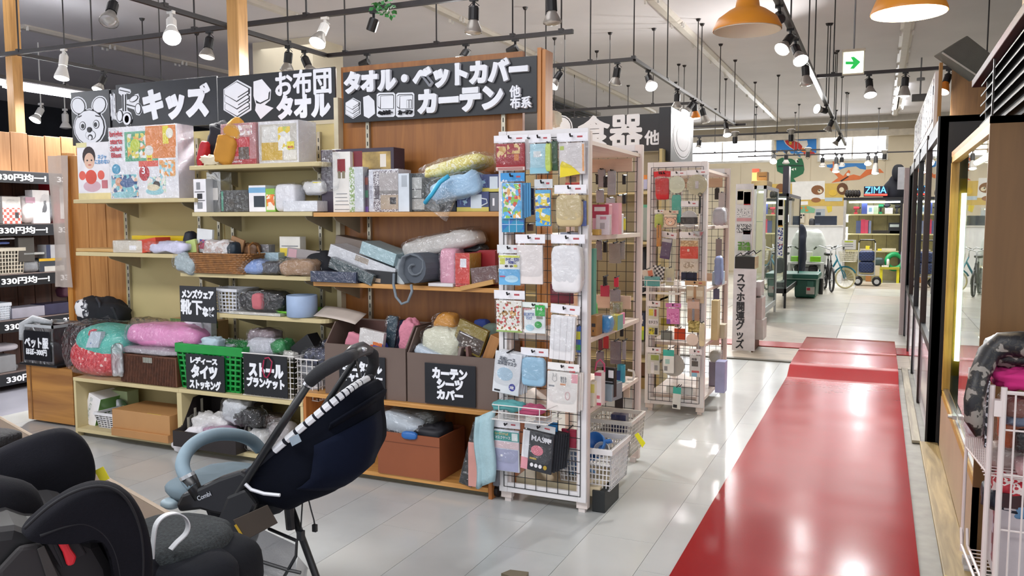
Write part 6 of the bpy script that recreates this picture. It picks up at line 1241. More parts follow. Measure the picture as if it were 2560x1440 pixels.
# hanging things on the rear grid of the mask rack
RB_ = R1[3] - .07
for i, (u0, v0, u1, v1, c_, lb) in enumerate(((1494, 422, 1516, 470, '9a9498', 'grey bag top left on the rack rear grid'), (1518, 425, 1542, 490, 'a8a8ae', 'clear pack top right on the rear grid'), (1508, 440, 1524, 470, '16161c', 'black brush hanging on the rear grid'), (1556, 438, 1566, 462, '18181c', 'black clip, upper right on the rear grid'), (1556, 486, 1566, 510, '18181c', 'black clip, second on the right of the rear grid'), (1490, 436, 1498, 462, '18181c', 'black clip, upper left on the rear grid'), (1542, 488, 1556, 530, 'b8a898', 'beige card pack on the rear grid'), (1550, 545, 1566, 576, 'd0c840', 'yellow card on the rear grid'), (1508, 604, 1518, 632, '16161a', 'black hook pack, middle of the rear grid'), (1520, 606, 1556, 660, '9a948e', 'grey clear pack, middle of the rear grid'), (1500, 712, 1526, 742, 'b0304c', 'crimson heart pack on the rear grid'), (1508, 690, 1518, 718, '16161a', 'black hook above the crimson heart'), (1535, 692, 1548, 718, 'c82848', 'pink red tag on the rear grid'), (1508, 838, 1524, 872, 'a8222c', 'red pack low on the rear grid'), (1496, 846, 1508, 876, '6a2a38', 'dark wine pack low on the rear grid'), (1524, 850, 1556, 912, '6a606a', 'purple grey bag low on the rear grid'), (1550, 816, 1560, 842, '18181c', 'black clip, lowest on the rear grid'), (1536, 938, 1560, 1060, '262226', 'dark tall pack at the bottom of the rear grid'))):
    pack(lb, u0, v0, u1, v1, RB_, MI(c_, .5), film=i in (0, 1, 9, 15), head=0, grp='packs on the rear grid of the mask rack')
for u0, v0, u1, v1, c_, lb in ((1490, 474, 1512, 508, 'a09aa2', 'lilac grey bag under the upper left clip, rear grid'), (1514, 494, 1540, 522, 'b4b0b6', 'pale clear bag under the black brush, rear grid'), (1490, 600, 1507, 652, '8f8890', 'mauve bag left of the middle hook, rear grid'), (1548, 604, 1564, 650, 'a8a29c', 'warm grey bag right of the middle hook, rear grid'), (1524, 722, 1554, 782, '8c848c', 'wide grey bag beside the crimson heart, rear grid'), (1490, 876, 1512, 918, '70606c', 'plum bag under the dark wine pack, rear grid'), (1556, 850, 1566, 900, '9a949c', 'narrow pale bag under the lowest clip, rear grid')):
    pack(lb, u0, v0, u1, v1, RB_ + .008, MI(c_, .5), head=0, grp='packs on the rear grid of the mask rack')
# baskets at the rack foot
t = basket('white plastic basket of cups at the foot of the mask rack, nearest', 1385, 1118, 1520, 1208, 3.95, .10, .34, MI('e6e4e4', .4), 14, 12, 7, .9, .005, .03)
t.location.x += .02
item('floor_board', 'cream board under the front basket at the rack foot', 'board', 1290, 1206, 1500, 1222, 3.93, .075, .36, m=MI('cfc0a0', .5))
item('crate_foot', 'black rubber wedge on the floor beside the rack foot', 'wedge', 1480, 1228, 1512, 1284, 3.92, .0, .25, m=MI('1c1f20', .6))
for i, (u, v, r_, c_, kk) in enumerate(((1490, 1108, .055, '3a78c0', 'blue patterned bowl in the front basket'), (1506, 1126, .042, 'e4e0da', 'white mug lying in the front basket'), (1482, 1128, .05, '4a86cc', 'blue and white cup in the front basket'), (1522, 1130, .03, 'e8e4dc', 'small white saucer edge in the front basket'), (1440, 1150, .08, '78aade', 'blue bagged dish low in the front basket'))):
    p = PY(u, v, 4.06 + .02 * i); q = T('cup', kk, 'cup', p, (1.1, .2 * i - .3, 0), 'cups in the front basket')
    ob('body', G().lathe([(.001, -r_), (r_ * .6, -r_), (r_, -r_ * .1), (r_ * 1.02, r_ * .5), (r_ * .94, r_ * .45), (r_ * .55, -r_ * .85), (.001, -r_ * .85)], 20), MI(c_, .3), q, smooth=True)
    ob('handle', G().tube([(r_ * .95, 0, r_ * .2), (r_ * 1.5, 0, r_ * .1), (r_ * 1.4, 0, -r_ * .5), (r_ * .8, 0, -r_ * .5)], r_ * .13, 6), MI(c_, .3), q)
tag(ob('price_card', G().prism([(xx(1551, 1130, 3.94), zz(1551, 1118, 3.94)), (xx(1560, 1130, 3.94), zz(1560, 1112, 3.94)), (xx(1580, 1130, 3.94), zz(1580, 1140, 3.94)), (xx(1572, 1130, 3.94), zz(1572, 1152, 3.94))], 4.2, 4.203), MI('f0e820', .5)), 'yellow price card clipped to the front basket', 'card')
basket('beige lattice basket behind the front one at the rack foot', 1462, 1050, 1578, 1112, 4.38, .16, .30, MI('dcd8d0', .4), 16, 10, 8, .9, .004, .025)
item('lid_case', 'navy plastic case standing in the rear basket', 'case', 1527, 1038, 1564, 1086, 4.4, None, .06, m=MI('1f2250', .3), wrap=1)
item('lid_case', 'clear grey lid lying in the rear basket', 'lid', 1500, 1066, 1560, 1098, 4.44, None, .1, 'blob', MI('8a8690', .4), wrap=1)
item('lid_case', 'olive green lid in the rear basket', 'lid', 1486, 1080, 1520, 1100, 4.42, None, .1, 'blob', MI('7a7a4a', .4))
tag(ob('caster', G().cyl((-1.86, 3.93, .035), (-1.83, 3.93, .035), .033, n=14).box(-1.87, 3.91, .05, -1.82, 3.95, .09), BLKM), 'black caster on the floor at the rack left foot', 'caster')
# ---------------------------------------------------------------- kitchen tool rack
R2Y = R2[2] - .03; GK = 'packs hanging on the kitchen tool rack'
def pk(*a, **k): k.setdefault('grp', GK); return pack(*a, **k)
for i in range(3): pk(('red glove pack front of the row, top left of tool rack', 'red glove pack second in the row, tool rack', 'red glove pack third in the row, tool rack')[i], 1634 + 6 * i, 428, 1664 + 6 * i, 502, R2Y + .01 - .006 * i, MI('c4222e', .5), 'soft', head=MI('c8242e', .5), pr=[(.2, .05, .8, .2, W1)], hh=.24, roll=-.04 * (2 - i))
pk('round pale green plate in film, top of tool rack', 1670, 428, 1716, 484, R2Y, MI('cfd8c4', .35), 'round', inset=.04)
pk('round clear pot lid pack, top right of tool rack', 1716, 425, 1772, 486, R2Y, MI('b8b49a', .2), 'round', pr=[(.42, .3, .58, .7, CHROME, .01)], inset=.04)
pk('teal shell shaped mould behind the pouches', 1678, 484, 1706, 560, R2Y + .02, MI('45b0a0', .4), 'soft', head=0)
pk('grey white frying pan in film with photo card, tool rack', 1702, 502, 1746, 576, R2Y, MI('bfc2c6', .35), 'round', pr=[(.0, .28, 1, .58, MI('2f2f33', .4), .012)], inset=.02)
t = T('ladle', 'clear acrylic ladle with a black handle on the tool rack', 'ladle', PY(1750, 490, R2Y - .03))
ob('handle', G().tube([(0, 0, 0), (.0, 0, -.06), (-.002, 0, -.13)], [.006, .009, .007], 8).lathe([(.012, -.003), (.016, 0), (.012, .003)], 12, (0, 0, .008), (0, 1, 0)), BLKM, t); ob('stem', G().tube([(-.002, 0, -.13), (-.006, 0, -.24)], .005, 6), MI('d8d8dc', .1, .3), t)
ob('cup', G().lathe([(.002, -.035), (.025, -.028), (.042, 0), (.045, .006), (.04, 0), (.024, -.022), (.002, -.028)], 18, (-.008, 0, -.265)), HAZY, t, smooth=True)
t = pk('card pouch with a simple bear face, tool rack', 1658, 526, 1696, 570, R2Y - .005, MI('d8c8b4', .5), head=MI('d8cbb8', .5), film=0)
for (x, z, r_, m_, y) in ((-.034, -.062, .014, INK, 0), (.034, -.062, .014, INK, 0), (-.034, -.062, .0115, MI('e0b8a0', .5), 1), (.034, -.062, .0115, MI('e0b8a0', .5), 1), (0, -.085, .040, INK, 2), (0, -.085, .0375, MI('e2bca4', .5), 3), (-.012, -.085, .003, INK, 4), (.012, -.085, .003, INK, 4), (0, -.095, .011, MI('f0e4d8', .5), 4), (0, -.091, .003, INK, 5)):
    ob('printed_face', G().prism(ellipse(x, z, r_, r_ * (.8 if r_ > .03 else 1), 20), -.0165 - .0008 * y, -.014), m_, t)
pk('lime star sponge in film left of the bear pouch', 1636, 524, 1660, 572, R2Y, MI('b8c860', .6), 'soft', pr=[(.3, .2, .6, .5, MI('e0e8a0', .6))])
pk('purple tube brush in film, middle of tool rack', 1652, 580, 1692, 655, R2Y, MI('5a4a70', .5), 'flat', pr=[(0, .84, 1, 1, MI('c8c8d0', .3))], roll=.15, dth=.025, inset=.2)
pk('orange red bag with a printed face holding wooden skewers, tool rack', 1698, 580, 1752, 682, R2Y - .01, MI('d8d0c4', .5), pr=[(0, .4, 1, .78, MI('d8402c', .5)), (.4, .62, .52, .7, MI('f0d8c8', .5), .001), (.02, .78, .98, .96, PRINT(('d8b888', 'b8946a', 'e0c498'), 60)), (.2, .1, .8, .3, PRINT(('d8d0c4', 'a89a88', 'e0d8cc'), 60))], dth=.03)
pk('amber reed diffuser in a clear sleeve, tool rack', 1640, 560, 1658, 622, R2Y, MI('c88a44', .4), 'flat', head=0, pr=[(.4, .4, .5, 1, INK)], dth=.03, inset=.2)
pk('black and white gingham pack standing in the tool rack tray', 1630, 664, 1666, 705, R2Y - .06, PRINT(('e8e8e8', '2a2a30'), 60, kind='CHECK'), head=0, roll=.15)
pk('cream pack with coral print in the tool rack tray', 1602, 672, 1636, 712, R2Y - .08, MI('ddd2c6', .5), head=0, roll=-.2, pr=[(.5, .5, .9, .9, MI('d87858', .5))])
pk('teal packet lying in the tool rack tray', 1608, 690, 1654, 716, R2Y - .09, MI('58a8a8', .5), head=0)
pk('cream card with a metal ring in the tray', 1662, 668, 1688, 715, R2Y - .03, MI('d4cfae', .5), head=0, pr=[(.2, .2, .7, .45, CHROME)])
pk('navy box edge behind the skewer bag', 1700, 680, 1746, 704, R2Y + .05, MI('2c3350', .5), head=0, film=0)
pk('tan cake pan card, middle right of tool rack', 1712, 702, 1764, 760, R2Y, MI('d2bfa0', .5), head=MI('c8a880', .5), pr=[(.05, .4, .4, .75, MI('e8e0c8', .3)), (.6, .4, .95, .75, MI('e8e0c8', .3)), (.44, .0, .56, 1, MI('b88a5c', .5))])
pk('white yellow and black letter pack, left middle of tool rack', 1618, 752, 1650, 842, R2Y, MI('d8d8c8', .5), pr=[(.1, .72, .5, .95, MI('e0d040', .5)), (.6, .7, .8, .95, MI('a83040', .5)), (.05, .36, .95, .6, W1), (.1, .04, .6, .28, PRINT(('d8d040', 'c0b828', '5a5a40'), 60)), (.65, .04, .9, .28, INK)], tx=[('モチスラ', .08, .42, .92, .54, INK)])
pk('pink purple pouch with a mermaid tail, tool rack', 1664, 758, 1702, 812, R2Y - .01, MI('d884c0', .45), head=MI('d080c0', .45), pr=[(.1, .15, .9, .7, PRINT(('d884c0', 'd884c0', 'c060a0', 'e0a0d0', 'd884c0'), 60)), (.0, .0, .3, .3, MI('8050a0', .5))], film=0)
pk('grey spatula on a brown card, tool rack', 1716, 745, 1752, 810, R2Y, MI('b08a70', .5), head=0, pr=[(.4, .1, .6, .95, MI('8a8e9a', .4)), (0, .6, 1, .9, MI('d8b8a8', .5))])
pk('orange lidded box seen through the tool rack', 1684, 820, 1716, 850, R2Y + .1, MI('e05020', .4), head=0, film=0)
pk('clear lidded box seen through the tool rack', 1650, 825, 1684, 850, R2Y + .1, MI('98a098', .3), head=0, film=0)
pk('yellow packet seen through the tool rack', 1650, 795, 1690, 815, R2Y + .12, MI('c8b848', .4), head=0, film=0)
pk('pig face card beside the wooden spoon, tool rack', 1714, 828, 1750, 868, R2Y, MI('e8d8cc', .5), 'round', head=0, pr=[(.3, .35, .45, .45, MI('d89a90', .5), .006), (.55, .35, .7, .45, MI('d89a90', .5), .006)], film=0)
pk('green brown snack card above the pig face', 1718, 800, 1752, 832, R2Y + .005, PRINT(('a89a58', '8a7a40', 'c8b878'), 50), head=0, film=0)
pk('wooden spoon pack with red ribbon, right edge of tool rack', 1748, 805, 1764, 868, R2Y - .005, MI('e4d6b0', .6), 'soft', head=0, pr=[(.3, .3, .7, .5, MI('d8c040', .5))])
pk('white bottle brush on a white card, left lower tool rack', 1616, 868, 1652, 938, R2Y, MI('d8d8d0', .5), pr=[(.3, .7, .95, .95, MI('9aa838', .5)), (.3, .05, .55, .6, W1), (.6, .2, .85, .45, GRY)])
pk('teal and white refill packet, centre lower tool rack', 1656, 872, 1688, 935, R2Y - .01, MI('ecefee', .4), head=0, pr=[(0, .74, 1, 1, MI('3fb0a4', .4)), (.1, .1, .4, .3, GRY), (.2, .4, .6, .6, MI('a8d0cc', .5))], film=0)
t = pk('clear round plastic sheet with a yellow tag, lower tool rack', 1650, 866, 1718, 958, R2Y + .02, MI('b0aca4', .3), 'round', head=0)
pk('white can opener card, right lower tool rack', 1722, 872, 1754, 945, R2Y, MI('dcdcdc', .5), pr=[(.2, .5, .8, .75, MI('4a4440', .5)), (.2, .2, .9, .3, MI('c84a50', .5)), (.2, .02, .7, .2, MI('8ac0dc', .5))], tx=[('栓抜', .2, .78, .7, .9, INK)])
pk('teal refill packet hanging lowest on the tool rack', 1682, 965, 1706, 1025, R2Y - .01, MI('e4e8e6', .4), head=0, pr=[(0, .7, 1, 1, MI('3fb0a4', .4)), (.1, .06, .6, .2, INK)], film=0, roll=.05)
pk('white roll brush lying behind the lowest wires', 1660, 965, 1740, 985, R2Y + .05, MI('d0d4d2', .5), head=0, film=0)
for i, (u0, v0, u1, v1, zb, c_, lb) in enumerate(((1780, 520, 1812, 560, z2s[0], 'c0bcc4', 'clear bagged glass goods on the tool rack top shelf'), (1784, 640, 1804, 700, z2s[1], '8fa0cc', 'blue plastic bottle on the tool rack second shelf'), (1780, 680, 1806, 704, z2s[1], 'b8ccdc', 'clear blue trays on the tool rack second shelf'), (1778, 752, 1794, 820, z2s[2], 'd0c090', 'beige bread box on the tool rack third shelf'), (1786, 812, 1812, 824, z2s[2], 'c8c0a8', 'flat cloth stack on the tool rack third shelf'), (1772, 905, 1790, 964, z2s[3], '8a8494', 'grey boxed set on the tool rack lowest shelf'), (1788, 905, 1812, 945, z2s[3], 'a8acd4', 'lilac box on the tool rack lowest shelf'), (1772, 880, 1800, 908, z2s[3] + .15, 'c4c4b8', 'clear bag on top of the grey boxed set'))):
    item('kitchen_box', lb, 'box', u0, v0, u1, v1, 6.5 + .12 * (i % 3), zb if i != 7 else None, .12, 'blob' if i in (0, 1, 7) else 'box', MI(c_, .4), wrap=1 if i in (0, 7) else 0)
for i, (u0, v0, u1, v1, c_) in enumerate(((1786, 470, 1800, 500, '2c2c30'), (1795, 480, 1814, 530, 'c4c2c8'), (1786, 525, 1796, 556, '26262a'), (1788, 595, 1806, 660, '8a8288'), (1782, 720, 1800, 770, '5a6080'))):
    pk(('black tool top on the tool rack rear grid', 'clear pack on the tool rack rear grid', 'black tool on the tool rack rear grid', 'grey pack on the tool rack rear grid', 'slate pack on the tool rack rear grid')[i], u0, v0, u1, v1, R2[3] - .07, MI(c_, .5), head=0, film=0)
# between the racks: goods on the tableware unit
for i, (u0, v0, u1, v1, k, c_, lb) in enumerate(((1598, 438, 1618, 474, 'box', 'b8bce0', 'lilac and orange small box on the tableware unit'), (1594, 512, 1624, 602, 'box', '98a8a4', 'clear bin with a mint lid on the tableware unit'), (1594, 620, 1616, 742, 'blob', '262c38', 'dark bagged goods on the tableware unit'), (1592, 782, 1612, 850, 'box', '2a3a58', 'navy and lime box numbered on the tableware unit'), (1592, 898, 1614, 940, 'box', '6a4a34', 'brown carton on the tableware unit'), (1592, 945, 1614, 995, 'box', 'a89060', 'kraft carton low in the tableware unit'), (1592, 852, 1612, 890, 'blob', 'b0b0b0', 'clear bag between cartons on the tableware unit'))):
    item('stock_box', lb, 'box', u0, v0, u1, v1, 7.02, None, .16, k, MI(c_, .45), pr=([(0, .92, 1, 1, MI('58a88c', .5))] if i == 1 else [(.0, .7, 1, 1, MI('e08a3c', .5))] if i == 0 else [(.1, .0, .9, .35, MI('9ac030', .5)), (.0, .35, .9, .5, MI('e0d030', .5))] if i == 3 else ()), wrap=1 if i == 6 else 0, tx=[('4', .2, .6, .8, .9, W1)] if i == 3 else ())
item('paper_bag', 'crumpled white bag on top beside the brown unit end', 'bag', 1362, 276, 1392, 316, 4.45, None, .1, 'blob', MI('dcd6c4', .8), amp=.15)
# ================================================================ foreground: stroller, bench, car seat, wire cart
SP, SD = V((-1.64, 2.2, .95)), V((-.10, .40, 0)); SN = V(SD)
def S(u, v, f=0.): return PP(u, v, SP + SD * f, SN)
t = T('stroller', 'black and navy baby stroller with a grey blue bumper bar, foreground', 'stroller', (-1.95, 2.4, 0), w=True)
NAVY = MI('070b17', .95, nz=.15, ns=6, bump=.15, bs=400, sp=.15); FRM = MI('111215', .4); FOAM = MI('202125', .85, bump=.2, bs=300)
Hn, Hf = S(612, 1196, .03), S(612, 1196, .03) + SD * .94; Hm = (Hn + Hf) / 2
bows = [(913, 957), (930, 958), (948, 988), (942, 1010), (948, 1060), (945, 1110), (930, 1150), (898, 1186), (850, 1210), (800, 1232), (764, 1246), (690, 1238), (640, 1222)]
ap = [S(u, v, .5) for u, v in bows]
def hood(a, b):
    i = a * (len(ap) - 1); k = min(int(i), len(ap) - 2); q = ap[k].lerp(ap[k + 1], i - k); s = math.sin(math.pi * b) ** .62; c = math.copysign(abs(math.cos(math.pi * b)) ** .55, math.cos(math.pi * b))
    w = noise.noise(V((a * 9, b * 5, 2))) * .012 * math.sin(math.pi * b) + .006 * math.sin(a * 40) * math.sin(math.pi * b) * (a > .5)
    p = Hm + (q - Hm) * s - SD * .47 * c
    return p + (q - Hm).normalized() * w
ob('canopy', G().grid(hood, 55, 34), NAVY, t, smooth=True, solid=.006)
# white dashes along the front bow
up = V((-.45, 0, .9))
bpth = lambda b: hood(0, b) + up * .008
band = ob('canopy_band', G().tube([bpth(i / 40) for i in range(41)], .0125, 8), MI('0a0f1e', .8), t, smooth=True)
for i in range(13): ob('trim_dash', G().tube([bpth(.05 + i * .036 + .0275 * q) for q in (0, .5, 1)], .0145, 8), MI('e6e8ec', .5), band)
ob('canopy_flap', G().grid(lambda a, b: hood(.16 + .05 * a, .2 + .4 * b) + V((.02, -.02, .012)) * (1 - a), 4, 12), NAVY, t, smooth=True, solid=.008)
def pouch(a, b):
    p = hood(.28 + .34 * a, .14 + .36 * b); return p - SD * .03 * math.sin(math.pi * a) + (p - Hm).normalized() * .012
ob('window_flap', G().grid(pouch, 10, 8), MI('091022', .95, bump=.15, bs=400, sp=.15), t, smooth=True, solid=.004)
ob('brand_tag', G().box(-.022, -.001, -.014, .022, .001, .014).xf(Matrix.Translation(S(738, 1100, -.035)) @ Matrix.Rotation(-.5, 4, 'Y')), MI('8a98a4', .5), t)
# handle frame
hn = [S(u, v) for u, v in ((512, 1400), (560, 1300), (592, 1238), (690, 1085), (778, 948))]
ob('side_tube', G().tube(hn, [.017, .017, .014, .014, .014], 10), FRM, t, smooth=True)
ob('side_tube', G().tube([p + SD for p in hn] + [S(905, 965, 1), S(930, 905, 1)], .014, 10), FRM, t, smooth=True)
ob('hand_grip', G().tube([S(u, v) for u, v in ((772, 955), (800, 930), (835, 910), (868, 895))] + [S(885, 885, .15)], [.022, .024, .024, .022, .018], 14), FOAM, t, smooth=True)
ob('hand_grip', G().tube([S(918, 876, .7), S(932, 886, .92), S(934, 912, 1), S(922, 945, 1)], [.018, .022, .022, .019], 12), FOAM, t, smooth=True)
cu = ob('control_unit', G().tube([S(866, 893, .08), S(885, 880, .25), S(905, 872, .5), S(922, 876, .75)], [.019, .026, .026, .018], 10), MI('26272b', .4), t, smooth=True)
ob('release_button', G().blob(S(897, 868, .36), (.016, .012, .006), .7, .7, 0), MI('c8d820', .4), cu, smooth=True)
ob('button_plate', G().blob(S(900, 873, .33), (.026, .012, .008), .6, .6, 0), MI('b8bcc0', .3, .6), cu, smooth=True)
ob('collar', G().cyl(S(768, 962), S(780, 942), .0185, n=12), CHROME, t)
# bumper bar
bp = [S(u, v, f) for u, v, f in ((484, 1216, .02), (466, 1192, .03), (456, 1162, .08), (468, 1128, .2), (500, 1100, .36), (545, 1086, .55), (595, 1088, .75), (630, 1102, .92), (650, 1122, 1))]
ob('bumper_bar', G().tube(curve_through(bp), .0245, 14), MI('7d929e', .7), t, smooth=True)
ob('bar_socket', G().cyl(S(472, 1194, .02), S(500, 1246, .02), .026, .02, n=14), FRM, t, smooth=True); ob('bar_ring', G().cyl(S(466, 1186, .02), S(470, 1194, .02), .027, n=14), MI('c8ccd0', .3, .5), t)
# armrest shells and seat
def shell(pts, f0, f1, m, nm, bev=.012):
    a = [S(u, v, f0) for u, v in pts]; b = [p + SD * (f1 - f0) for p in a]; n = len(a)
    g = G().add(a + b, [tuple(range(n)), tuple(range(2 * n - 1, n - 1, -1))] + [(i, i + n, (i + 1) % n + n, (i + 1) % n) for i in range(n)])
    return ob(nm, g, m, t, bevel=bev)
arm = shell([(438, 1262), (452, 1236), (490, 1222), (545, 1196), (600, 1178), (622, 1190), (612, 1222), (590, 1262), (560, 1290), (530, 1285), (500, 1276), (446, 1282)], -.02, .10, MI('131418', .3), 'armrest')
g = TG('Combi', .055, .016, .001, .01); g.xf(Matrix.Translation(S(510, 1240, -.027)) @ Matrix.Rotation(.24, 4, 'Z') @ Matrix.Rotation(-.42, 4, 'Y')); ob('lettering', g, MI('b8bcc4', .5), arm)
shell([(438, 1262), (452, 1236), (490, 1222), (545, 1196), (600, 1178), (622, 1190), (612, 1222), (560, 1290)], .9, 1.0, MI('131418', .3), 'armrest')
ob('arm_cap', G().blob(S(428, 1258, .15), (.035, .03, .018), .7, .7, 0), MI('8fa0a8', .5), t, smooth=True)
shell([(500, 1250), (610, 1205), (700, 1225), (740, 1250), (690, 1290), (560, 1330), (510, 1300)], .1, .9, MI('191a1f', .85), 'seat', .03)
ob('seat_pad', G().blob(S(560, 1205, .5), (.16, .18, .035), .6, .5, .03, 3, 2), MI('5f6f78', .9), t, smooth=True)
shell([(566, 1240), (610, 1222), (640, 1262), (610, 1330), (560, 1352), (530, 1330)], -.04, .05, MI('17181b', .4), 'hinge_joint')
ob('white_edge', G().tube([S(u, v, -.06) for u, v in ((613, 1210), (628, 1224), (660, 1234), (700, 1238))], .006, 6), MI('d8dadf', .5), t)
# rear leg, label plate, basket net, cords
def leg(a, b, r):
    q = b + (b - a).normalized() * ((b.z - .07) / max(.05, (a - b).normalized().z)); ob('rear_leg', G().tube([a, b, q], r, 10), FRM, t, smooth=True); return q
feet = [leg(S(716, 1238, .45), S(790, 1440, .45), .013), leg(S(600, 1330, .02), S(622, 1440, .02), .013)]
ob('leg_bracket', G().tube([S(722, 1262, .42), S(728, 1322, .42)], .018, 8), FRM, t)
ob('front_leg', G().tube([S(535, 1330), S(505, 1420), S(455, 1560)], .015, 8), FRM, t, smooth=True); ob('front_leg', G().tube([S(535, 1330) + SD, S(505, 1420) + SD, S(455, 1560) + SD], .015, 8), FRM, t, smooth=True)
feet += [S(455, 1560), S(455, 1560) + SD]
for p in feet: ob('wheel', G().lathe([(.02, -.02), (.045, -.018), (.065, -.012), (.065, .012), (.045, .018), (.02, .02)], 20, (p.x, p.y, .066), SD), MI('202125', .7), t)
shell([(582, 1300), (668, 1262), (694, 1308), (612, 1352)], -.06, -.05, MI('3a3026', .5), 'label_plate', .002); ob('label_edge', G().tube([S(588, 1312, -.065), S(612, 1350, -.065)], .004, 4), MI('b8962c', .5), t)
ob('basket_rail', G().tube([S(600, 1370, .1), S(640, 1400, .05), (S(720, 1425, .05)), S(752, 1432, .05)], .006, 6), FRM, t); ob('basket_rail', G().tube([S(672, 1322, .3), S(742, 1352, .1), S(740, 1390, .05), S(700, 1460, .05)], .006, 6), FRM, t)
NET = CLEAR('net', '9a9a9e', .6, .3, .6, .3, 200.)
ob('basket_net', G().grid(lambda a, b: S(590 + 150 * a, 1372 + 30 * a - (80 - 40 * a) * (1 - b) + 60 * b, .1 + .3 * (1 - b)), 8, 6), NET, t, smooth=True)
ob('basket_net', G().grid(lambda a, b: S(745 + 25 * a - 10 * b, 1390 + 60 * b + 30 * a, .08 + .4 * a), 6, 6), NET, t, smooth=True)
ob('cord', G().tube([S(757, 1242, .4), S(754, 1290, .4), S(752, 1330, .35)], .0028, 5), FRM, t); ob('cord', G().tube([S(770, 1242, .4), S(778, 1275, .4), S(785, 1300, .4), S(787, 1312, .4)], .0028, 5), FRM, t)
ob('cord_toggle', G().box(-.008, -.006, -.013, .008, .006, .013).xf(Matrix.Translation(S(787, 1320, .4))), FRM, t); ob('cord_clip', G().box(-.01, -.01, -.016, .01, .01, .016).xf(Matrix.Translation(S(752, 1338, .05))), FRM, t)
# low bench with a fabric top
bd = V((.9418, -.336, 0)); bn = V((-.336, -.9418, 0)); c0 = V((-2.2, 2.02, 0))
t = T('display_bench', 'low brown fabric covered bench under the car seat, bottom left', 'bench', c0 - bd * 1.3 + bn * .6, w=True)
def benchG(l0, l1, d0, d1, z0, z1):
    q = [c0 - bd * l + bn * d for l, d in ((l0, d0), (l1, d0), (l1, d1), (l0, d1))]
    return G().prism([(p.x, p.y) for p in q], z0, z1, 'xy')
ob('top', benchG(-.05, 2.9, 0, 1.3, .455, .5), MI('665749', .9, nz=.06, ns=3, bump=.2, bs=300), t, bevel=.012)
ob('edge_piping', G().tube([c0 + bd * .05 + V((0, 0, .497)), c0 - bd * 2.9 + V((0, 0, .497))], .008, 6), MI('a0907e', .8), t)
for l, d in ((.05, .08), (2.7, .08), (.05, 1.2), (2.7, 1.2)): ob('leg', benchG(l, l + .06, d, d + .06, 0, .455), MI('3a2c22', .6), t)
p = PZ(22, 1122, .5)
tag(ob('case', G().blob(p + V((-.04, -.02, .05)), (.09, .07, .03), .5, .5, .03, 4, 2), MI('1c1c20', .7, bump=.5, bs=90), smooth=True), 'black ribbed case on the bench at the left edge', 'case')
# car seat
CA, CW = V((.46, .89, 0)), V((.89, -.46, 0)); CP = V((-1.6, 1.3, .9)); CF = V((-2.1, 1.56, .9))
def N2(u, v, p=CP): return PP(u, v, p, CW)
t = T('car_seat', 'black child car seat with a red belt guide, bottom left foreground', 'car seat', (-1.75, 1.25, .5), w=True)
CFAB = MI('0f0f16', .9, nz=.14, ns=8, bump=.2, bs=350, sp=.2); CSH = MI('100f12', .6)
def wing(pts, pl, th, nm, m=CFAB, sub=2, dome=.03):
    a = [N2(u, v, pl) for u, v in pts]; n = len(a); c = sum(a, V((0, 0, 0))) / n
    rings = [[p - CW * th * .5 for p in a], [p + CW * th * .35 for p in a], [c + (p - c) * .86 + CW * (th * .5) for p in a], [c + (p - c) * .45 + CW * (th * .5 + dome) for p in a]]
    vs = [p for r_ in rings for p in r_] + [c + CW * (th * .5 + dome * 1.1), c - CW * th * .5]; fs = []
    for k in range(3): fs += [(k * n + i, k * n + (i + 1) % n, (k + 1) * n + (i + 1) % n, (k + 1) * n + i) for i in range(n)]
    fs += [(3 * n + i, 3 * n + (i + 1) % n, 4 * n) for i in range(n)] + [((i + 1) % n, i, 4 * n + 1) for i in range(n)]
    return ob(nm, G().add(vs, fs), m, t, smooth=True, sub=sub)
far = [(-60, 1150), (0, 1118), (70, 1088), (140, 1066), (185, 1070), (222, 1104), (240, 1160), (236, 1215), (200, 1260), (140, 1300), (60, 1340), (-60, 1360)]
wing(far, CF, .1, 'head_wing')
near = [(34, 1334), (80, 1286), (140, 1240), (205, 1204), (266, 1196), (318, 1218), (352, 1268), (374, 1340), (380, 1420), (372, 1520), (300, 1530), (292, 1450), (280, 1390), (250, 1342), (210, 1318), (150, 1330), (90, 1350)]
wing(near, CP, .11, 'head_wing', dome=.0)
def seam(pts, nm='piping'): ob(nm, G().tube(curve_through([N2(u, v, CP + CW * .052) for u, v in pts], 6), .0035, 6), MI('0c0c12', .8), t, smooth=True)
seam([(60, 1322), (120, 1268), (180, 1232), (240, 1216), (290, 1226), (325, 1262), (350, 1325), (358, 1400), (354, 1500)])
seam([(100, 1340), (160, 1318), (210, 1310), (255, 1332), (285, 1376), (300, 1440), (302, 1500)])
# inner shell between the wings and belt guide
sh = [(-40, 1330), (40, 1320), (120, 1350), (200, 1330), (250, 1350), (285, 1410), (300, 1500), (260, 1600), (60, 1640), (-60, 1600)]
a = [N2(u, v, CP - CW * .03) for u, v in sh]; b = [p - CW * .42 for p in a]; n = len(a)
ob('shell', G().add(a + b, [tuple(range(n)), tuple(range(2 * n - 1, n - 1, -1))] + [(i, i + n, (i + 1) % n + n, (i + 1) % n) for i in range(n)]), CSH, t, bevel=.03)
ob('backrest', G().blob(N2(-130, 1440, (CP + CF) / 2), (.14, .2, .22), .5, .5, .03, 2, 3), CFAB, t, smooth=True)
def plate(pts, o, m, nm, th=.012, bev=.004):
    a = [N2(u, v, CP + CW * o) for u, v in pts]; b = [p + CW * th for p in a]; n = len(a)
    return ob(nm, G().add(a + b, [tuple(range(n)), tuple(range(2 * n - 1, n - 1, -1))] + [(i, i + n, (i + 1) % n + n, (i + 1) % n) for i in range(n)]), m, t, bevel=bev)
plate([(112, 1352), (178, 1322), (216, 1382), (150, 1418)], -.02, MI('201d20', .7), 'guide_panel')
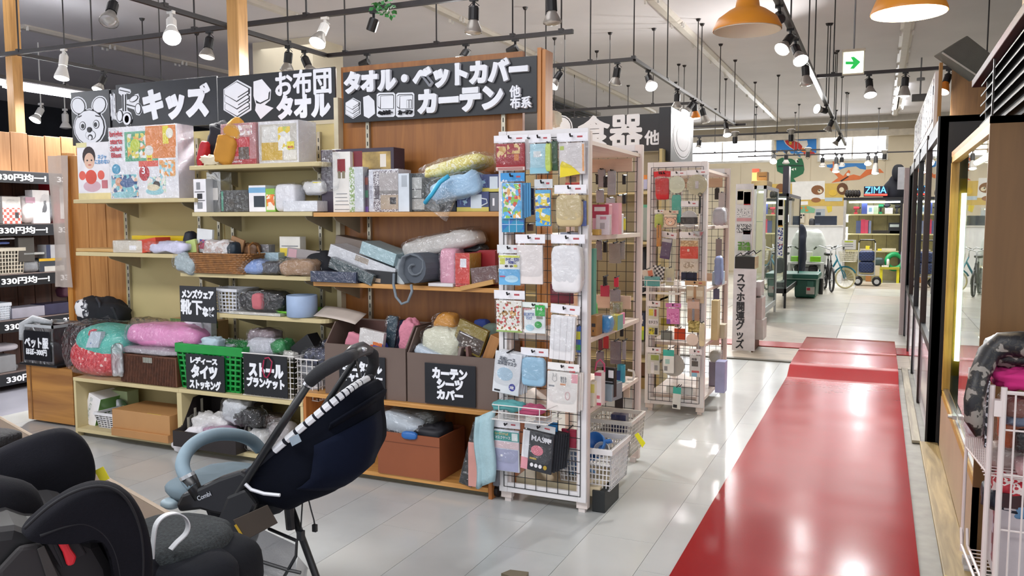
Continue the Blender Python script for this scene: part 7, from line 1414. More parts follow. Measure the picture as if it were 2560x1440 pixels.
bg = plate([(139, 1350), (161, 1337), (175, 1368), (190, 1388), (184, 1408), (166, 1413), (155, 1378)], .002, MI('d0202c', .45), 'belt_guide', .014, .006)
plate([(128, 1352), (138, 1346), (168, 1412), (158, 1418)], -.004, MI('0c0b0e', .7), 'guide_slot', .004)
plate([(-10, 1420), (46, 1360), (100, 1352), (150, 1430), (170, 1520), (0, 1560)], -.026, MI('242122', .75), 'side_panel', .02, .02)
plate([(92, 1372), (110, 1362), (150, 1450), (170, 1520), (140, 1520)], -.004, MI('35322f', .6), 'belt_strap', .004)
ob('price_tag', G().prism([(-.012, 0), (.016, 0), (.016, .04), (-.012, .04)], -.001, .001).xf(Matrix.Translation(PP(262, 1202, CF + CA * .02, CW)) @ Matrix.Rotation(.45, 4, 'Z') @ Matrix.Rotation(-.45, 4, 'Y')), YEL, t)
CM = (CP * .55 + CF * .45) + CA * .1
MESH = MI('2b3032', .95, nz=.3, ns=120, bump=.5, bs=260)
cz = lambda u, v, o=0.: PP(u, v, CM + CW * o, CW)
ob('mesh_pad', G().blob(cz(420, 1372), (.16, .14, .06), .6, .6, .03, 3, 1), MESH, t, smooth=True)
ob('mesh_pad', G().blob(cz(465, 1335, -.06), (.11, .10, .035), .6, .6, .03, 3, 6), MESH, t, smooth=True)
ob('bolster', G().blob(cz(430, 1440, .08), (.17, .12, .075), .7, .6, .02, 3, 2), MI('14161c', .9, bump=.2, bs=350, sp=.2), t, smooth=True)
ob('bolster', G().blob(cz(512, 1432, .04), (.14, .13, .10), .7, .6, .02, 3, 5), MI('121419', .9, bump=.2, bs=350, sp=.2), t, smooth=True)
ob('side_piece', G().blob(cz(330, 1480, .02), (.16, .14, .14), .6, .6, .02, 3, 9), CFAB, t, smooth=True)
lp = [cz(u, v, .16) for u, v in ((378, 1396), (381, 1350), (388, 1312), (408, 1290), (436, 1283), (458, 1292), (468, 1312), (462, 1334), (440, 1356), (424, 1374))]
lp = curve_through(lp, 5); g = G(); wv = CW * .009 + V((0, 0, .0))
g.add([p - wv for p in lp] + [p + wv + CA * .004 for p in lp], [(i, i + 1, i + 1 + len(lp), i + len(lp)) for i in range(len(lp) - 1)])
ob('strap_loop', g, MI('c4c6c8', .5), t, solid=.003)
# ---------------------------------------------------------------- white wire cart, bottom right
t = T('wire_cart', 'white wire basket cart on casters, bottom right corner', 'cart', (.7, 3.68, 0), w=True)
A_, B_, X1 = V((.365, 3.88, 0)), V((.405, 3.5, 0)), 1.05
WC = MI('e0d6d2', .4, nz=.02)
def zc(p, z): return V((p.x, p.y, z))
for p, r_ in ((A_, .007), (B_, .011), (V((.44, 3.47, 0)), .011), (V((X1, 3.47, 0)), .011), (V((X1, 3.88, 0)), .009)): ob('post', G().cyl(zc(p, .09), zc(p, .88), r_, n=10), WC, t)
g = G()
for i in range(1, 12): p = A_.lerp(B_, i / 12); g.cyl(zc(p, .54), zc(p, .86), .003, n=5)
for z in (.54, .86): g.cyl(zc(A_, z), zc(B_, z), .005, n=6)
ob('side_grid', g, WC, t)['kind'] = 'stuff'
g = G()
for i in range(17): x = .44 + (X1 - .44) * i / 16; g.cyl((x, 3.47, .06), (x, 3.47, .855), .0035, n=5)
for z in (.06, .34, .55, .72, .86): g.cyl((.44, 3.472, z), (X1, 3.472, z), .004 if z < .8 else .008, n=6)
ob('front_grid', g, WC, t)['kind'] = 'stuff'
g = G()
for i in range(10): y = 3.5 + .38 * i / 9; g.cyl((.39, y, .535), (X1, y, .535), .003, n=5); g.cyl((.39, y, .10), (X1, y, .10), .003, n=5)
ob('tier_wires', g, WC, t)['kind'] = 'stuff'
for o in (0, .022): ob('bottom_rail', G().tube([(.36 + o, 3.88, .19), (.36 + o, 3.84, .13), (.40 + o, 3.47, .075)], .006, 6), WC, t)
ob('hinge_clip', G().box(.41, 3.46, .77, .435, 3.5, .83), WC, t)
for x, y in ((.385, 3.86), (.43, 3.48), (1.02, 3.5), (1.02, 3.85)): ob('caster', G().cyl((x - .012, y, .028), (x + .012, y, .028), .027, n=14).box(x - .018, y - .02, .045, x + .018, y + .02, .075), MI('b8b4b2', .35, .3), t)
tag(ob('stacked_sign', G().prism([(3.50, .64), (3.62, .66), (3.62, .93), (3.50, .90)], .388, .398, 'yz'), PRINT(('16181f', '16181f', '16181f', 'e8e8ee', '16181f', '16181f'), 26, kind='NOISE')), 'black sign board with white writing on the cart side', 'sign')
SC = PRINT(('16171c', '101116', '2a2723', '17181d', '3a3631', '8c867e'), 22, kind='NOISE')
p = lambda u, v, y=3.58: PY(u, v, y)
tag(ob('scarf', G().tube([p(2600, 862), p(2548, 862), p(2506, 862), p(2472, 886), p(2448, 940, 3.5), p(2434, 1000, 3.48), p(2434, 1050, 3.48), p(2446, 1090, 3.48)], [.05, .052, .05, .042, .036, .034, .032, .012], 12).blob(p(2560, 880, 3.66), (.14, .1, .055), .7, .6, .12, 3, 4), SC, smooth=True), 'black grey patterned scarf spilling over the cart rim', 'scarf')
tag(ob('knit_cloth', G().blob(p(2560, 945, 3.6), (.115, .09, .04), .7, .6, .18, 3, 8), MI('c82878', .85), smooth=True), 'bright magenta cloth in the cart under the scarf', 'cloth')
for i, (u0, v0, u1, v1, c_, lb) in enumerate(((2512, 1000, 2575, 1050, '8a5a50', 'reddish bagged cloth in the upper cart tier'), (2512, 1040, 2580, 1070, '7a8aa4', 'grey blue cloth in the upper cart tier'), (2500, 1030, 2580, 1130, 'd8682c', 'orange grey bag in the upper cart tier'), (2418, 1030, 2470, 1100, 'd8ccd0', 'clear pinkish bag at the cart side'), (2540, 1080, 2580, 1140, '141418', 'black glove in the upper cart tier'), (2478, 1120, 2560, 1185, 'b8a8a0', 'clear bag low in the upper cart tier'), (2545, 1160, 2600, 1200, 'e0b4b4', 'pink yellow bag on the cart tier'))):
    item('clothing_bag', lb, 'bag', u0, v0, u1, v1, 3.52 + .05 * (i % 3), None, .14, 'blob', MI(c_, .6), wrap=1.1, amp=.1, pr=[(.35, .1, .9, .75, MI('4a4a4c', .6))] if i == 2 else ())
t = T('storage_bin', 'maroon and clear bin of clothes in the lower cart tier', 'bin', (.76, 3.68, .105))
openbox(t, .62, .34, .36, MI('c4bcc0', .35), .008); ob('rim', rimG(.62, .34, .31, .365, .014), MI('3c2024', .4), t); ob('side_print', G().box(-.312, -.12, .05, -.3105, .0, .29), PRINT(('8a4450', 'b8b0bc', '6a2c38'), 20), t)
ob('front_print', G().box(-.2, -.172, .03, .28, -.1705, .3), MI('3c4654', .4), t)
for i, (u, v, c_, lb) in enumerate(((2545, 1215, 'b82a38', 'red white patterned cloth in the lower cart bin'), (2520, 1245, '1a1e2c', 'navy bag in the lower cart bin'), (2558, 1260, '5a84a8', 'blue yellow shiny bag in the lower cart bin'))):
    tag(ob('clothing_bag', G().blob(p(u, v, 3.6), (.09, .09, .045), .6, .6, .14, 3, i), MI(c_, .5) if i else PRINT(('b82a38', 'e8dcd8', 'b82a38', 'a82030'), 16, kind='NOISE'), smooth=True), lb, 'bag')
tag(ob('tape_mark', G().box(.295, 3.66, .0225, .33, 3.74, .0245), YEL), 'yellow tape mark on the sill board at the bottom edge', 'tape')
tag(ob('wooden_chip', G().prism([(-1.40, 3.02), (-1.38, 3.07), (-1.30, 3.08), (-1.29, 3.0)], .0, .02, 'xy'), MI('6a604a', .6)), 'small brown plate on the floor at the bottom picture edge', 'plate')
# ================================================================ goods in the bargain shelving, far left
def li(nm, lab, cat, u0, v0, u1, v1, z, d, k, m, **kw):
    q0, q1 = PX(u0, (v0 + v1) / 2, -6.96), PX(u1, (v0 + v1) / 2, -6.96); zt = PX((u0 + u1) / 2, v0, -6.96).z; z = PX((u0 + u1) / 2, v1, -6.96).z if z is None else z
    h, w = max(.02, zt - z), max(.02, q1.y - q0.y); t = T(nm, lab, cat, (-6.96 - d / 2, (q0.y + q1.y) / 2, z + .002), (0, 0, math.pi / 2))
    if k == 'box': ob('body', G().box(-w / 2, -d / 2, 0, w / 2, d / 2, h), m, t, bevel=.003)
    elif k == 'basket': ob('lattice', basketG(w, d, h, 10, 7, 6, .008, .03, .9), m, t); ob('rim', rimG(w, d, h - .03, h), m, t)
    else: ob('body', G().blob((0, 0, h / 2), (w / 2, d / 2, h / 2), .6, .5, .06, 3, rnd(0, 40)), m, t, smooth=True)
    body_parts(t, w, d, h, kw.get('pr', ()), kw.get('tx', ()), None)
    if kw.get('film'): ob('film', G().blob((0, 0, h / 2), (w / 2 + .01, d / 2 + .01, h / 2 + .008), .5, .5, .06, 5, 3), WRAP, t)
    return t
z0, z1, z2, z3, z4 = ZL
li('gift_box', 'red gingham gift box with a heart on the bargain shelf', 'gift box', 6, 492, 52, 546, z3, .2, 'box', MI('d8d4d0', .4), pr=[(.0, 0, 1, .58, PRINT(('d8584c', 'f0e4e0'), 40, kind='CHECK')), (.66, .2, .86, .42, INK, .001)], film=1)
li('box', 'white rounded pack next to the gingham box', 'pack', 56, 490, 96, 545, z3, .16, 'blob', MI('e4e0e2', .4), pr=[(.2, .75, .8, .95, MI('c8a0b4', .5))])
li('box', 'white box behind the clear bottles on the bargain shelf', 'box', 82, 476, 124, 545, z3, .1, 'box', W1)
li('bottle_pack', 'grey clear bottle pack on the bargain shelf', 'pack', 98, 482, 138, 546, z3, .14, 'blob', MI('6a6c72', .3), film=1)
li('book_box', 'tall red file box at the right of the bargain shelf', 'box', 134, 444, 164, 546, z3, .2, 'box', MI('a02030', .45), pr=[(.5, .1, .95, .9, W1)])
li('plastic_basket', 'cream lattice basket on the bargain shelf', 'basket', -20, 620, 64, 682, z2, .26, 'basket', MI('d9d2c2', .45))
li('tray', 'white round tray on top of the cream basket', 'tray', -10, 598, 46, 616, z2 + .30, .2, 'blob', MI('dcdce2', .4)); li('cloth', 'blue cloth in the cream basket', 'cloth', -10, 606, 30, 622, z2 + .26, .16, 'blob', MI('4a5a94', .6))
li('flat_box', 'dark box standing behind the cream basket', 'box', 46, 594, 86, 640, z2 + .1, .05, 'box', MI('4a4642', .5))
li('box', 'navy and white carton on the bargain shelf', 'box', 116, 612, 166, 650, z2 + .12, .12, 'box', MI('c0c4cc', .4), pr=[(0, 0, .2, 1, MI('28345a', .5))])
li('case', 'dark and yellow tool case on the bargain shelf', 'case', 98, 646, 160, 680, z2, .2, 'box', MI('2c3440', .4), pr=[(.0, .8, .9, 1, MI('e0b420', .5)), (.2, .0, 1, .4, MI('b8b8b4', .5))])
li('pack', 'grey clear wedge pack on the bargain shelf', 'pack', 60, 652, 102, 680, z2, .14, 'blob', MI('8a8e94', .3), film=1)
li('pack', 'white bead pack behind the grey wedge', 'pack', 60, 638, 112, 654, z2 + .16, .06, 'box', MI('b8bcbc', .4))
li('plastic_basket', 'small white lattice basket on the second bargain shelf', 'basket', -14, 758, 28, 786, z1, .2, 'basket', MI('d8e0ec', .4))
li('pack', 'flat silver packs spread on the second bargain shelf', 'pack', 30, 768, 112, 784, z1, .2, 'box', MI('a8a8b8', .3)); li('pack', 'flat dark blue packs on the second bargain shelf', 'pack', 112, 758, 190, 772, z1 + .0, .2, 'box', MI('3c3c58', .25))
li('plush', 'dark pink dotted toy at the end of the second bargain shelf', 'toy', 158, 718, 178, 744, None, .12, 'blob', MI('4a2438', .6)); li('tray', 'pale tray on the lowest bargain shelf', 'tray', -10, 862, 52, 880, None, .2, 'blob', MI('a8a4ac', .4)); li('tray', 'clear tray on the lowest bargain shelf', 'tray', -10, 890, 40, 915, z0, .2, 'box', MI('8a8c90', .3))
li('pack', 'cluttered clear packs on the lowest bargain shelf', 'pack', 0, 912, 52, 932, z0, .2, 'blob', MI('6a6c70', .3))
for i, (u, v, lb) in enumerate(((104, 302, 'white lit lamp in the dark area above the plank wall'), (164, 315, 'small unlit lamp in the dark area above the plank wall'))):
    p = PX(u, v, -11.0); lamp(lb, 0, 0, 0, 0, 'white', 1 - i, 'w', loc=(p.x, p.y, p.z + .25), tgt=p, s=1.3, power=5)
# ================================================================ far end of the aisle
def bxy(t, nm, u0, v0, u1, v1, Y, d, m, bev=0):
    a, b = PY(u0, v0, Y), PY(u1, v1, Y); return ob(nm, G().box(a.x, Y, b.z, b.x, Y + d, a.z), m, t, bevel=bev)
YS = 9.45
t = T('smartphone_stand', 'white stand with vertical black writing for smartphone goods', 'stand', PY(1866, 880, YS), w=True)
bxy(t, 'front_board', 1834, 672, 1886, 878, YS, .02, MI('e2dde2', .4)); a, b = PY(1886, 690, YS), PY(1886, 878, YS)
ob('side_board', G().box(a.x - .02, YS + .02, .0, a.x, YS + .55, .72), WOOD('5a3a24', '6e4a30', .5, 'z'), t)
ob('lettering', TG('ス\nマ\nホ\n関\n連\nグ\nッ\nズ', .095, .86, .003, .02).xf(Matrix.Translation((PY(1851, 775, YS).x, YS - .0005, (zz(1851, 688, YS) + zz(1851, 869, YS)) / 2))), INK, t)
item('drawer_box', 'black drawer box on top of the smartphone stand', 'box', 1837, 642, 1887, 672, YS, None, .3, m=MI('1d1c1f', .4), side=WOOD('c8ae84', 'd8c49c', .5, 'y'), pr=[(.1, .55, .5, .7, CHROME)])
for i, (v0, v1, c_, lb) in enumerate(((705, 740, 'd8d4d4', 'white box of cables at the stand side, upper'), (745, 800, 'e0d6d2', 'tall white box at the stand side, middle'), (800, 850, 'e4e0dc', 'white carton at the stand side, lower'))): item('cable_box', lb, 'box', 1886, v0, 1902 + 3 * i, v1, YS + .2, None, .3, m=MI(c_, .4), rot=(0, 0, 0))
for i in range(3): tag(ob('cable', G().tube([PY(1840 + 16 * i + 6 * k_, 640 - 4 * (k_ % 3) - 3 * i, YS + .05 * k_) for k_ in range(6)], .006, 5), MI(('2a2a2c', 'd8d8dc', '18181a')[i], .5), smooth=True), ('black cable heap on the drawer box', 'white cable heap on the drawer box', 'black loose cord on the drawer box')[i], 'cable')
t = T('poster_board', 'standing board of posters above the smartphone stand', 'poster', PY(1862, 640, 9.9), w=True)
a, b = PY(1840, 460, 9.9), PY(1880, 642, 9.9); ob('board', G().box(a.x, 9.9, 0, b.x, 9.92, a.z), MI('e8e6e8', .4), t)
for (u0, v0, u1, v1, m) in ((1843, 474, 1878, 510, MI('ece8d8', .4)), (1844, 478, 1858, 500, PRINT(('e0d040', '2c3c78', 'e8e4d8'), 60)), (1860, 480, 1876, 512, MI('c02830', .4)), (1843, 520, 1878, 542, PRINT(('e8e8e8', 'f0f0f0', '70707a'), 80)), (1842, 545, 1878, 553, MI('d8a0a4', .5)), (1842, 560, 1878, 582, PRINT(('e8e8e8', '3a3a40', 'f0f0f0', '50505a'), 80)), (1856, 582, 1876, 600, MI('e0e4ec', .4)), (1858, 576, 1876, 586, MI('b8343c', .5))): bxy(t, 'poster', u0, v0, u1, v1, 9.894, .004, m)
for s, u0, v0, u1, v1, m in (('コン&', 1844, 604, 1876, 615, MI('5a9a30', .5)), ('周辺機', 1844, 616, 1876, 626, MI('6aa838', .5)), ('中', 1864, 627, 1876, 637, INK)):
    ob('lettering', TG(s, xx(u1, v0, 9.88) - xx(u0, v0, 9.88), zz(u0, v0, 9.88) - zz(u0, v1, 9.88), .004, .05).xf(Matrix.Translation(((xx(u0, v0, 9.88) + xx(u1, v0, 9.88)) / 2, 9.89, (zz(u0, v0, 9.88) + zz(u0, v1, 9.88)) / 2))), m, t)
ALU = MI('c8cccf', .3, .5)
def tower(lab, u0, u1, vt, Y, dep, fr, posters=(), floor_=.12):
    a, b = PY(u0, vt, Y), PY(u1, vt, Y); x0, x1, zt = a.x, b.x, a.z; w = .035
    t = T('glass_showcase', lab, 'showcase', ((x0 + x1) / 2, Y + dep / 2, 0), w=True)
    for x in (x0, x1 - w):
        for y in (Y, Y + dep - w): ob('post', G().box(x, y, 0, x + w, y + w, zt), fr, t)
    ob('top_frame', G().box(x0, Y, zt - .05, x1, Y + dep, zt), fr, t); ob('base', G().box(x0, Y, floor_, x1, Y + dep, floor_ + .08), fr, t)
    ob('glass_pane', G().box(x0 + w, Y + .01, floor_ + .08, x1 - w, Y + .015, zt - .05), GLASS, t); ob('glass_pane', G().box(x1 - .012, Y + w, floor_ + .08, x1 - .008, Y + dep - w, zt - .05), GLASS, t)
    ob('rear_panel', G().box(x0 + .02, Y + dep - .02, floor_ + .08, x1 - .02, Y + dep - .01, zt - .05), MI('dfe2e0', .5), t)
    for k_ in range(1, 4): z = .2 + (zt - .3) * k_ / 4; ob('glass_shelf', G().box(x0 + w, Y + .03, z, x1 - w, Y + dep - .03, z + .01), GLASS, t)
    ob('tube_lamp', G().cyl((x0 + .05, Y + .1, zt - .09), (x1 - .05, Y + .1, zt - .09), .014, n=8), EM('f4fbff', 6), t)
    for (p0, q0, p1, q1, m) in posters: bxy(t, 'poster', p0, q0, p1, q1, Y - .004, .004, m)
    return t, x0, x1, zt
at_ = tower('white aluminium glass showcase left of the black one, far middle', 1886, 1916, 464, 12.2, 1.6, ALU)
PO = [(1929, 498, 1958, 564, MI('ece8e0', .4)), (1930, 500, 1957, 516, MI('e0d828', .4)), (1941, 504, 1956, 514, INK), (1930, 524, 1942, 538, MI('e0d828', .4)), (1943, 523, 1957, 538, MI('e0d828', .4)), (1930, 545, 1945, 550, MI('e8e040', .4)), (1930, 550, 1956, 562, PRINT(('8a8a98', 'd8d8e0', '50505c'), 50)), (1929, 562, 1957, 567, MI('e0a030', .4)), (1928, 570, 1956, 640, PRINT(('3a4a94', 'e4e4ea', '2c3a80', 'c8ccd8', 'f0f0f4', '8a3040'), 26))]
bt = tower('black framed glass showcase with yellow posters, far middle', 1927, 1972, 484, 14.4, 2.3, MI('17181c', .4), PO, .25)
t = bt[0]
item('camera_bag', 'black bag inside the black framed showcase', 'bag', 1929, 645, 1958, 684, 14.8, None, .3, 'blob', MI('22252c', .5)); item('speaker_box', 'dark speaker inside the black framed showcase, bottom', 'box', 1936, 706, 1958, 730, 14.8, None, .3, m=MI('2a2c34', .4))
item('appliance_box', 'tall grey box on top of the black framed showcase', 'box', 1957, 416, 1972, 482, 14.9, bt[3], .3, m=MI('4a4858', .4), side=MI('b0b4bc', .3))
item('paper_bag', 'brown paper bag on the white aluminium showcase', 'bag', 1892, 430, 1918, 452, 12.6, at_[3] + .09, .2, m=MI('a88458', .6), pr=[(.2, .4, .9, .5, MI('5a4434', .6))])
item('toy_box', 'yellow and red boxes on the white aluminium showcase', 'box', 1880, 422, 1898, 452, 12.9, at_[3] + .09, .2, m=MI('d8a868', .5), pr=[(0, .7, 1, 1, MI('c85038', .5))])
item('box_row', 'yellow carton under the paper bag', 'box', 1878, 452, 1918, 462, 12.5, at_[3], .6, m=MI('c8ac78', .5))
# back counter, cooler, coat, bikes
YW = 19.5
t = T('white_partition', 'white low partition board behind the bicycles', 'partition', PY(2050, 690, 20.5), w=True)
a, b = PY(1988, 566, 20.5), PY(2108, 566, 20.5); ob('board', G().box(a.x, 20.5, 0, b.x, 20.56, a.z), MI('dcdcdc', .4, nz=.03), t); ob('cap', G().box(a.x, 20.48, a.z, b.x, 20.58, a.z + .03), MI('c8c4bc', .5), t)
item('television', 'black flat television on the white partition', 'television', 2036, 540, 2092, 566, 20.6, None, .12, m=MI('1b2230', .25), pr=[(.05, .05, .25, .25, MI('4a5260', .4))]); item('speaker_box', 'small dark speaker left of the television', 'speaker', 2022, 546, 2036, 566, 20.6, None, .12, 'blob', MI('2c2e34', .5)); item('clear_boxes', 'stack of clear boxes above the television', 'box', 2038, 522, 2062, 540, 20.6, None, .15, m=MI('8a9094', .3), pr=[(.1, .1, .6, .5, MI('2c3a4a', .4))])
sign('cream notice board with small black pictures on the back wall', 1992, 532, 2011, 557, 23.4, [], nm='notice_board', mat=MI('d8d0c0', .5), polys=[([(u, v), (u + 4, v), (u + 4, v + 4), (u, v + 4)], INK, 1) for u, v in ((1995, 536), (2001, 536), (2007, 536), (1995, 542), (2001, 542))])
t = T('cooler_box', 'dark green hard cooler box on the floor, far end', 'cooler', PY(2010, 746, 16.4), w=True)
a, b = PY(1984, 744, 16.4), PY(2042, 686, 16.4); gr = MI('1c5a4c', .4)
g = G().box(a.x, 16.4, .01, b.x, 17.3, .36); 
for v_ in g.v: v_.x += (v_.x - (a.x + b.x) / 2) * (.0 if v_.z > .2 else -.08)
ob('body', g, gr, t, bevel=.03); ob('lid', G().box(a.x - .03, 16.37, .37, b.x + .03, 17.33, b.z), MI('22685a', .4), t, bevel=.02); ob('band', G().box(a.x - .02, 16.38, .355, b.x + .02, 17.32, .372), MI('a8c0b8', .4), t); ob('latch', G().box(b.x - .16, 16.36, .22, b.x - .05, 16.40, .33), MI('2c6a5c', .3), t)
ob('sticker', G().box(b.x - .18, 16.394, .08, b.x - .03, 16.399, .22), MI('d8d0cc', .5), t); ob('sticker_mark', G().box(b.x - .17, 16.39, .15, b.x - .11, 16.395, .2), MI('c83a50', .5), t)
tag(ob('garment_bag', G().blob(PY(1997, 625, 17.6), (.16, .2, .52), .7, .7, .08, 2, 4, top=.8), MI('1a2236', .7), smooth=True), 'dark navy coat hanging beside the black showcase', 'coat')
tag(ob('dust_sheet', G().blob(PY(2032, 622, 19.0), (.27, .3, .42), .35, .4, .08, 2, 7, top=.7), MI('b9bfba', .8), smooth=True), 'grey green dust sheet over a machine behind the cooler', 'cover')
t = T('low_shelf', 'white low shelf behind the cooler', 'shelving', PY(2020, 720, 18.3), w=True)
a, b = PY(1980, 656, 18.3), PY(2056, 720, 18.3); ob('top_board', G().box(a.x, 18.3, a.z - .03, b.x, 18.7, a.z), MI('dcdedc', .4), t); ob('side_board', G().box(b.x - .05, 18.3, 0, b.x, 18.7, a.z - .03), MI('d0d2d0', .4), t); ob('mid_board', G().box(a.x, 18.3, .14, b.x - .05, 18.7, .16), MI('d0d2d0', .4), t)
item('storage_box', 'lime green tray box on the white low shelf', 'box', 2025, 642, 2051, 655, 18.32, None, .2, m=MI('86cc28', .4)); item('storage_box', 'white carton on the white low shelf', 'box', 2012, 630, 2030, 655, 18.4, None, .2, m=MI('dcdcd8', .4)); item('machine', 'white small machine on the shelf under the dust sheet', 'appliance', 2005, 574, 2020, 590, 19.2, None, .2, 'blob', MI('d0ccc4', .4))
item('metal_pot', 'black tall bin beside the cooler', 'bin', 2045, 697, 2057, 728, 17.3, .002, .2, 'cyl', MI('16171a', .4))
for i, (u0, v0, u1, v1) in enumerate(((1990, 664, 2006, 684), (2006, 668, 2022, 686), (2020, 664, 2044, 680))): item('stock_item', ('dark goods on the low shelf, left', 'grey goods on the low shelf, middle', 'black goods on the low shelf, right')[i], 'goods', u0, v0, u1, v1, 18.4, None, .2, 'blob', MI(('3a3c40', '6a6c70', '1c1c20')[i], .4), amp=.15)
def bike(lab, hub_f, hub_r, r, fc, tc_, Y0, yaw, basket_=True):
    """city bicycle; local x runs from rear hub to front hub"""
    base = V(hub_f); t = T('bicycle', lab, 'bicycle', (hub_f[0], hub_f[1], 0), (0, 0, yaw))
    fr = MI(fc, .4); ti = MI(tc_, .6); L_ = hub_r
    for x in (0, -L_):
        w = ob('wheel', G().lathe([(r - .035, -.012), (r - .01, -.022), (r, 0), (r - .01, .022), (r - .035, .012), (r - .035, -.012)], 28, (x, 0, r), (0, 1, 0)), ti, t, smooth=True)
        s = G()
        for k_ in range(14): a_ = 6.2832 * k_ / 14; s.cyl((x, 0, r), (x + (r - .03) * math.cos(a_), 0, r + (r - .03) * math.sin(a_)), .002, n=3, cap=False)
        s.cyl((x, -.04, r), (x, .04, r), .02, n=8); ob('spokes', s, ALU, w)
        ob('mudguard', G().tube([(x + (r + .03) * math.cos(a_), 0, r + (r + .03) * math.sin(a_)) for a_ in [.5 + 2.2 * k_ / 8 for k_ in range(9)]], .018, 6), fr, t, smooth=True)
    H_, S_, B_2 = V((-.22, 0, r + .50)), V((-L_ * .62, 0, r + .42)), V((-L_ * .58, 0, r))
    ob('frame', G().tube([H_ + V((.04, 0, -.1)), V((-L_ * .35, 0, r + .12)), B_2], .022, 8).tube([B_2, S_], .018, 8).tube([B_2, V((-L_, 0, r))], .012, 6).tube([S_ + V((0, 0, -.06)), V((-L_, 0, r))], .012, 6), fr, t, smooth=True)
    ob('fork', G().tube([H_, H_ + V((.05, 0, -.12)), V((-.03, .05, r + .1)), V((0, .05, r))], .014, 6).tube([H_ + V((.05, 0, -.12)), V((-.03, -.05, r + .1)), V((0, -.05, r))], .014, 6), fr, t, smooth=True)
    ob('handlebar', G().tube([V((-.36, -.28, r + .66)), V((-.26, -.22, r + .70)), V((-.22, 0, r + .62)), V((-.26, .22, r + .70)), V((-.36, .28, r + .66))], .012, 6).tube([H_, V((-.22, 0, r + .62))], .014, 6), ALU, t, smooth=True)
    for s_ in (-1, 1): ob('hand_grip', G().tube([V((-.44, .29 * s_, r + .63)), V((-.33, .27 * s_, r + .67))], .018, 8), BLKM, t)
    ob('saddle', G().blob(S_ + V((-.02, 0, .1)), (.13, .08, .035), .7, .7, .02, 2, 1), BLKM, t, smooth=True); ob('seat_post', G().cyl(S_, S_ + V((0, 0, .09)), .013, n=8), ALU, t)
    ob('crank', G().cyl(B_2 + V((0, -.05, 0)), B_2 + V((0, -.04, 0)), .08, n=14).tube([B_2 + V((0, -.06, 0)), B_2 + V((.1, -.06, -.1)), B_2 + V((.1, -.14, -.1))], .01, 6), MI('4a4a4e', .4, .6), t)
    if basket_: b_ = ob('front_basket', basketG(.34, .26, .22, 9, 7, 5, .006, .02, .8).xf(Matrix.Translation((.06, 0, r + .36))), MI('d8d4c4', .4), t)
    return t
c = PY(2113, 686, 19.0); r_ = (zz(2113, 660, 19.0) - zz(2113, 712, 19.0)) / 2
bike('teal city bicycle with cream tyres and a wire basket, far end', (c.x, 19.0, r_), .95, r_, '1f7a90', 'd8d0a8', 19, -.35)
item('notice_card', 'white price card hung on the teal bicycle handlebar', 'card', 2104, 600, 2140, 624, 18.75, None, .01, m=MI('e4e4e0', .5), pr=[(.2, .75, .8, .9, MI('c8d850', .5)), (.2, .5, .8, .56, GRY), (.2, .3, .8, .36, GRY)])
bike('black and white small bicycle with a thin tyre, left of the teal one', (PY(2079, 715, 18.0).x, 18.0, .23), .8, .24, '2a2a2e', '2c2c30', 18, -1.35, False)
# shopping cart with tartan bag
Yc = 20.0; a, b = PY(2148, 628, Yc), PY(2185, 682, Yc); x0, x1, z0_, z1_ = a.x, b.x, b.z, a.z
t = T('shopping_cart', 'navy tartan shopping cart with four wheels, far end', 'cart', ((x0 + x1) / 2, Yc, 0), w=True)
TAR = PRINT(('1c2848', '22305a', '1a2440', '2c3c68'), 30, kind='CHECK')
ob('bag', G().blob(((x0 + x1) / 2, Yc + .14, z0_ + (z1_ - z0_) * .25), ((x1 - x0) / 2, .14, (z1_ - z0_) * .27), .35, .35, .02, 2, 1), TAR, t, smooth=True); ob('bag_flap', G().blob(((x0 + x1) / 2, Yc + .14, z0_ + (z1_ - z0_) * .77), ((x1 - x0) / 2, .15, (z1_ - z0_) * .25), .35, .35, .02, 2, 2), TAR, t, smooth=True)
for x in (x0 - .01, x1 + .01): ob('side_tube', G().tube([(x, Yc + .02, z0_ - .06), (x, Yc + .04, z1_ + .02), (x, Yc + .1, z1_ + .2)], .012, 6), ALU, t)
ob('push_handle', G().tube([(x0 - .01, Yc + .1, z1_ + .19), (x0 + .02, Yc + .1, z1_ + .25), (x1 - .02, Yc + .1, z1_ + .25), (x1 + .01, Yc + .1, z1_ + .19)], .016, 8), BLKM, t); ob('base_frame', G().box(x0, Yc, z0_ - .07, x1, Yc + .3, z0_ - .05), ALU, t)
for x in (x0 - .01, x1 + .06):
    for y in (Yc, Yc + .28): ob('wheel', G().lathe([(.03, -.02), (.09, -.02), (.1, 0), (.09, .02), (.03, .02)], 16, (x, y, .1), (0, 1, 0)), BLKM, t); ob('wheel_hub', G().cyl((x, y - .022, .1), (x, y - .02, .1), .055, n=12), ALU, t)
item('price_card', 'yellow round price card on the cart handle', 'card', 2164, 615, 2174, 624, Yc, None, .01, m=YEL)
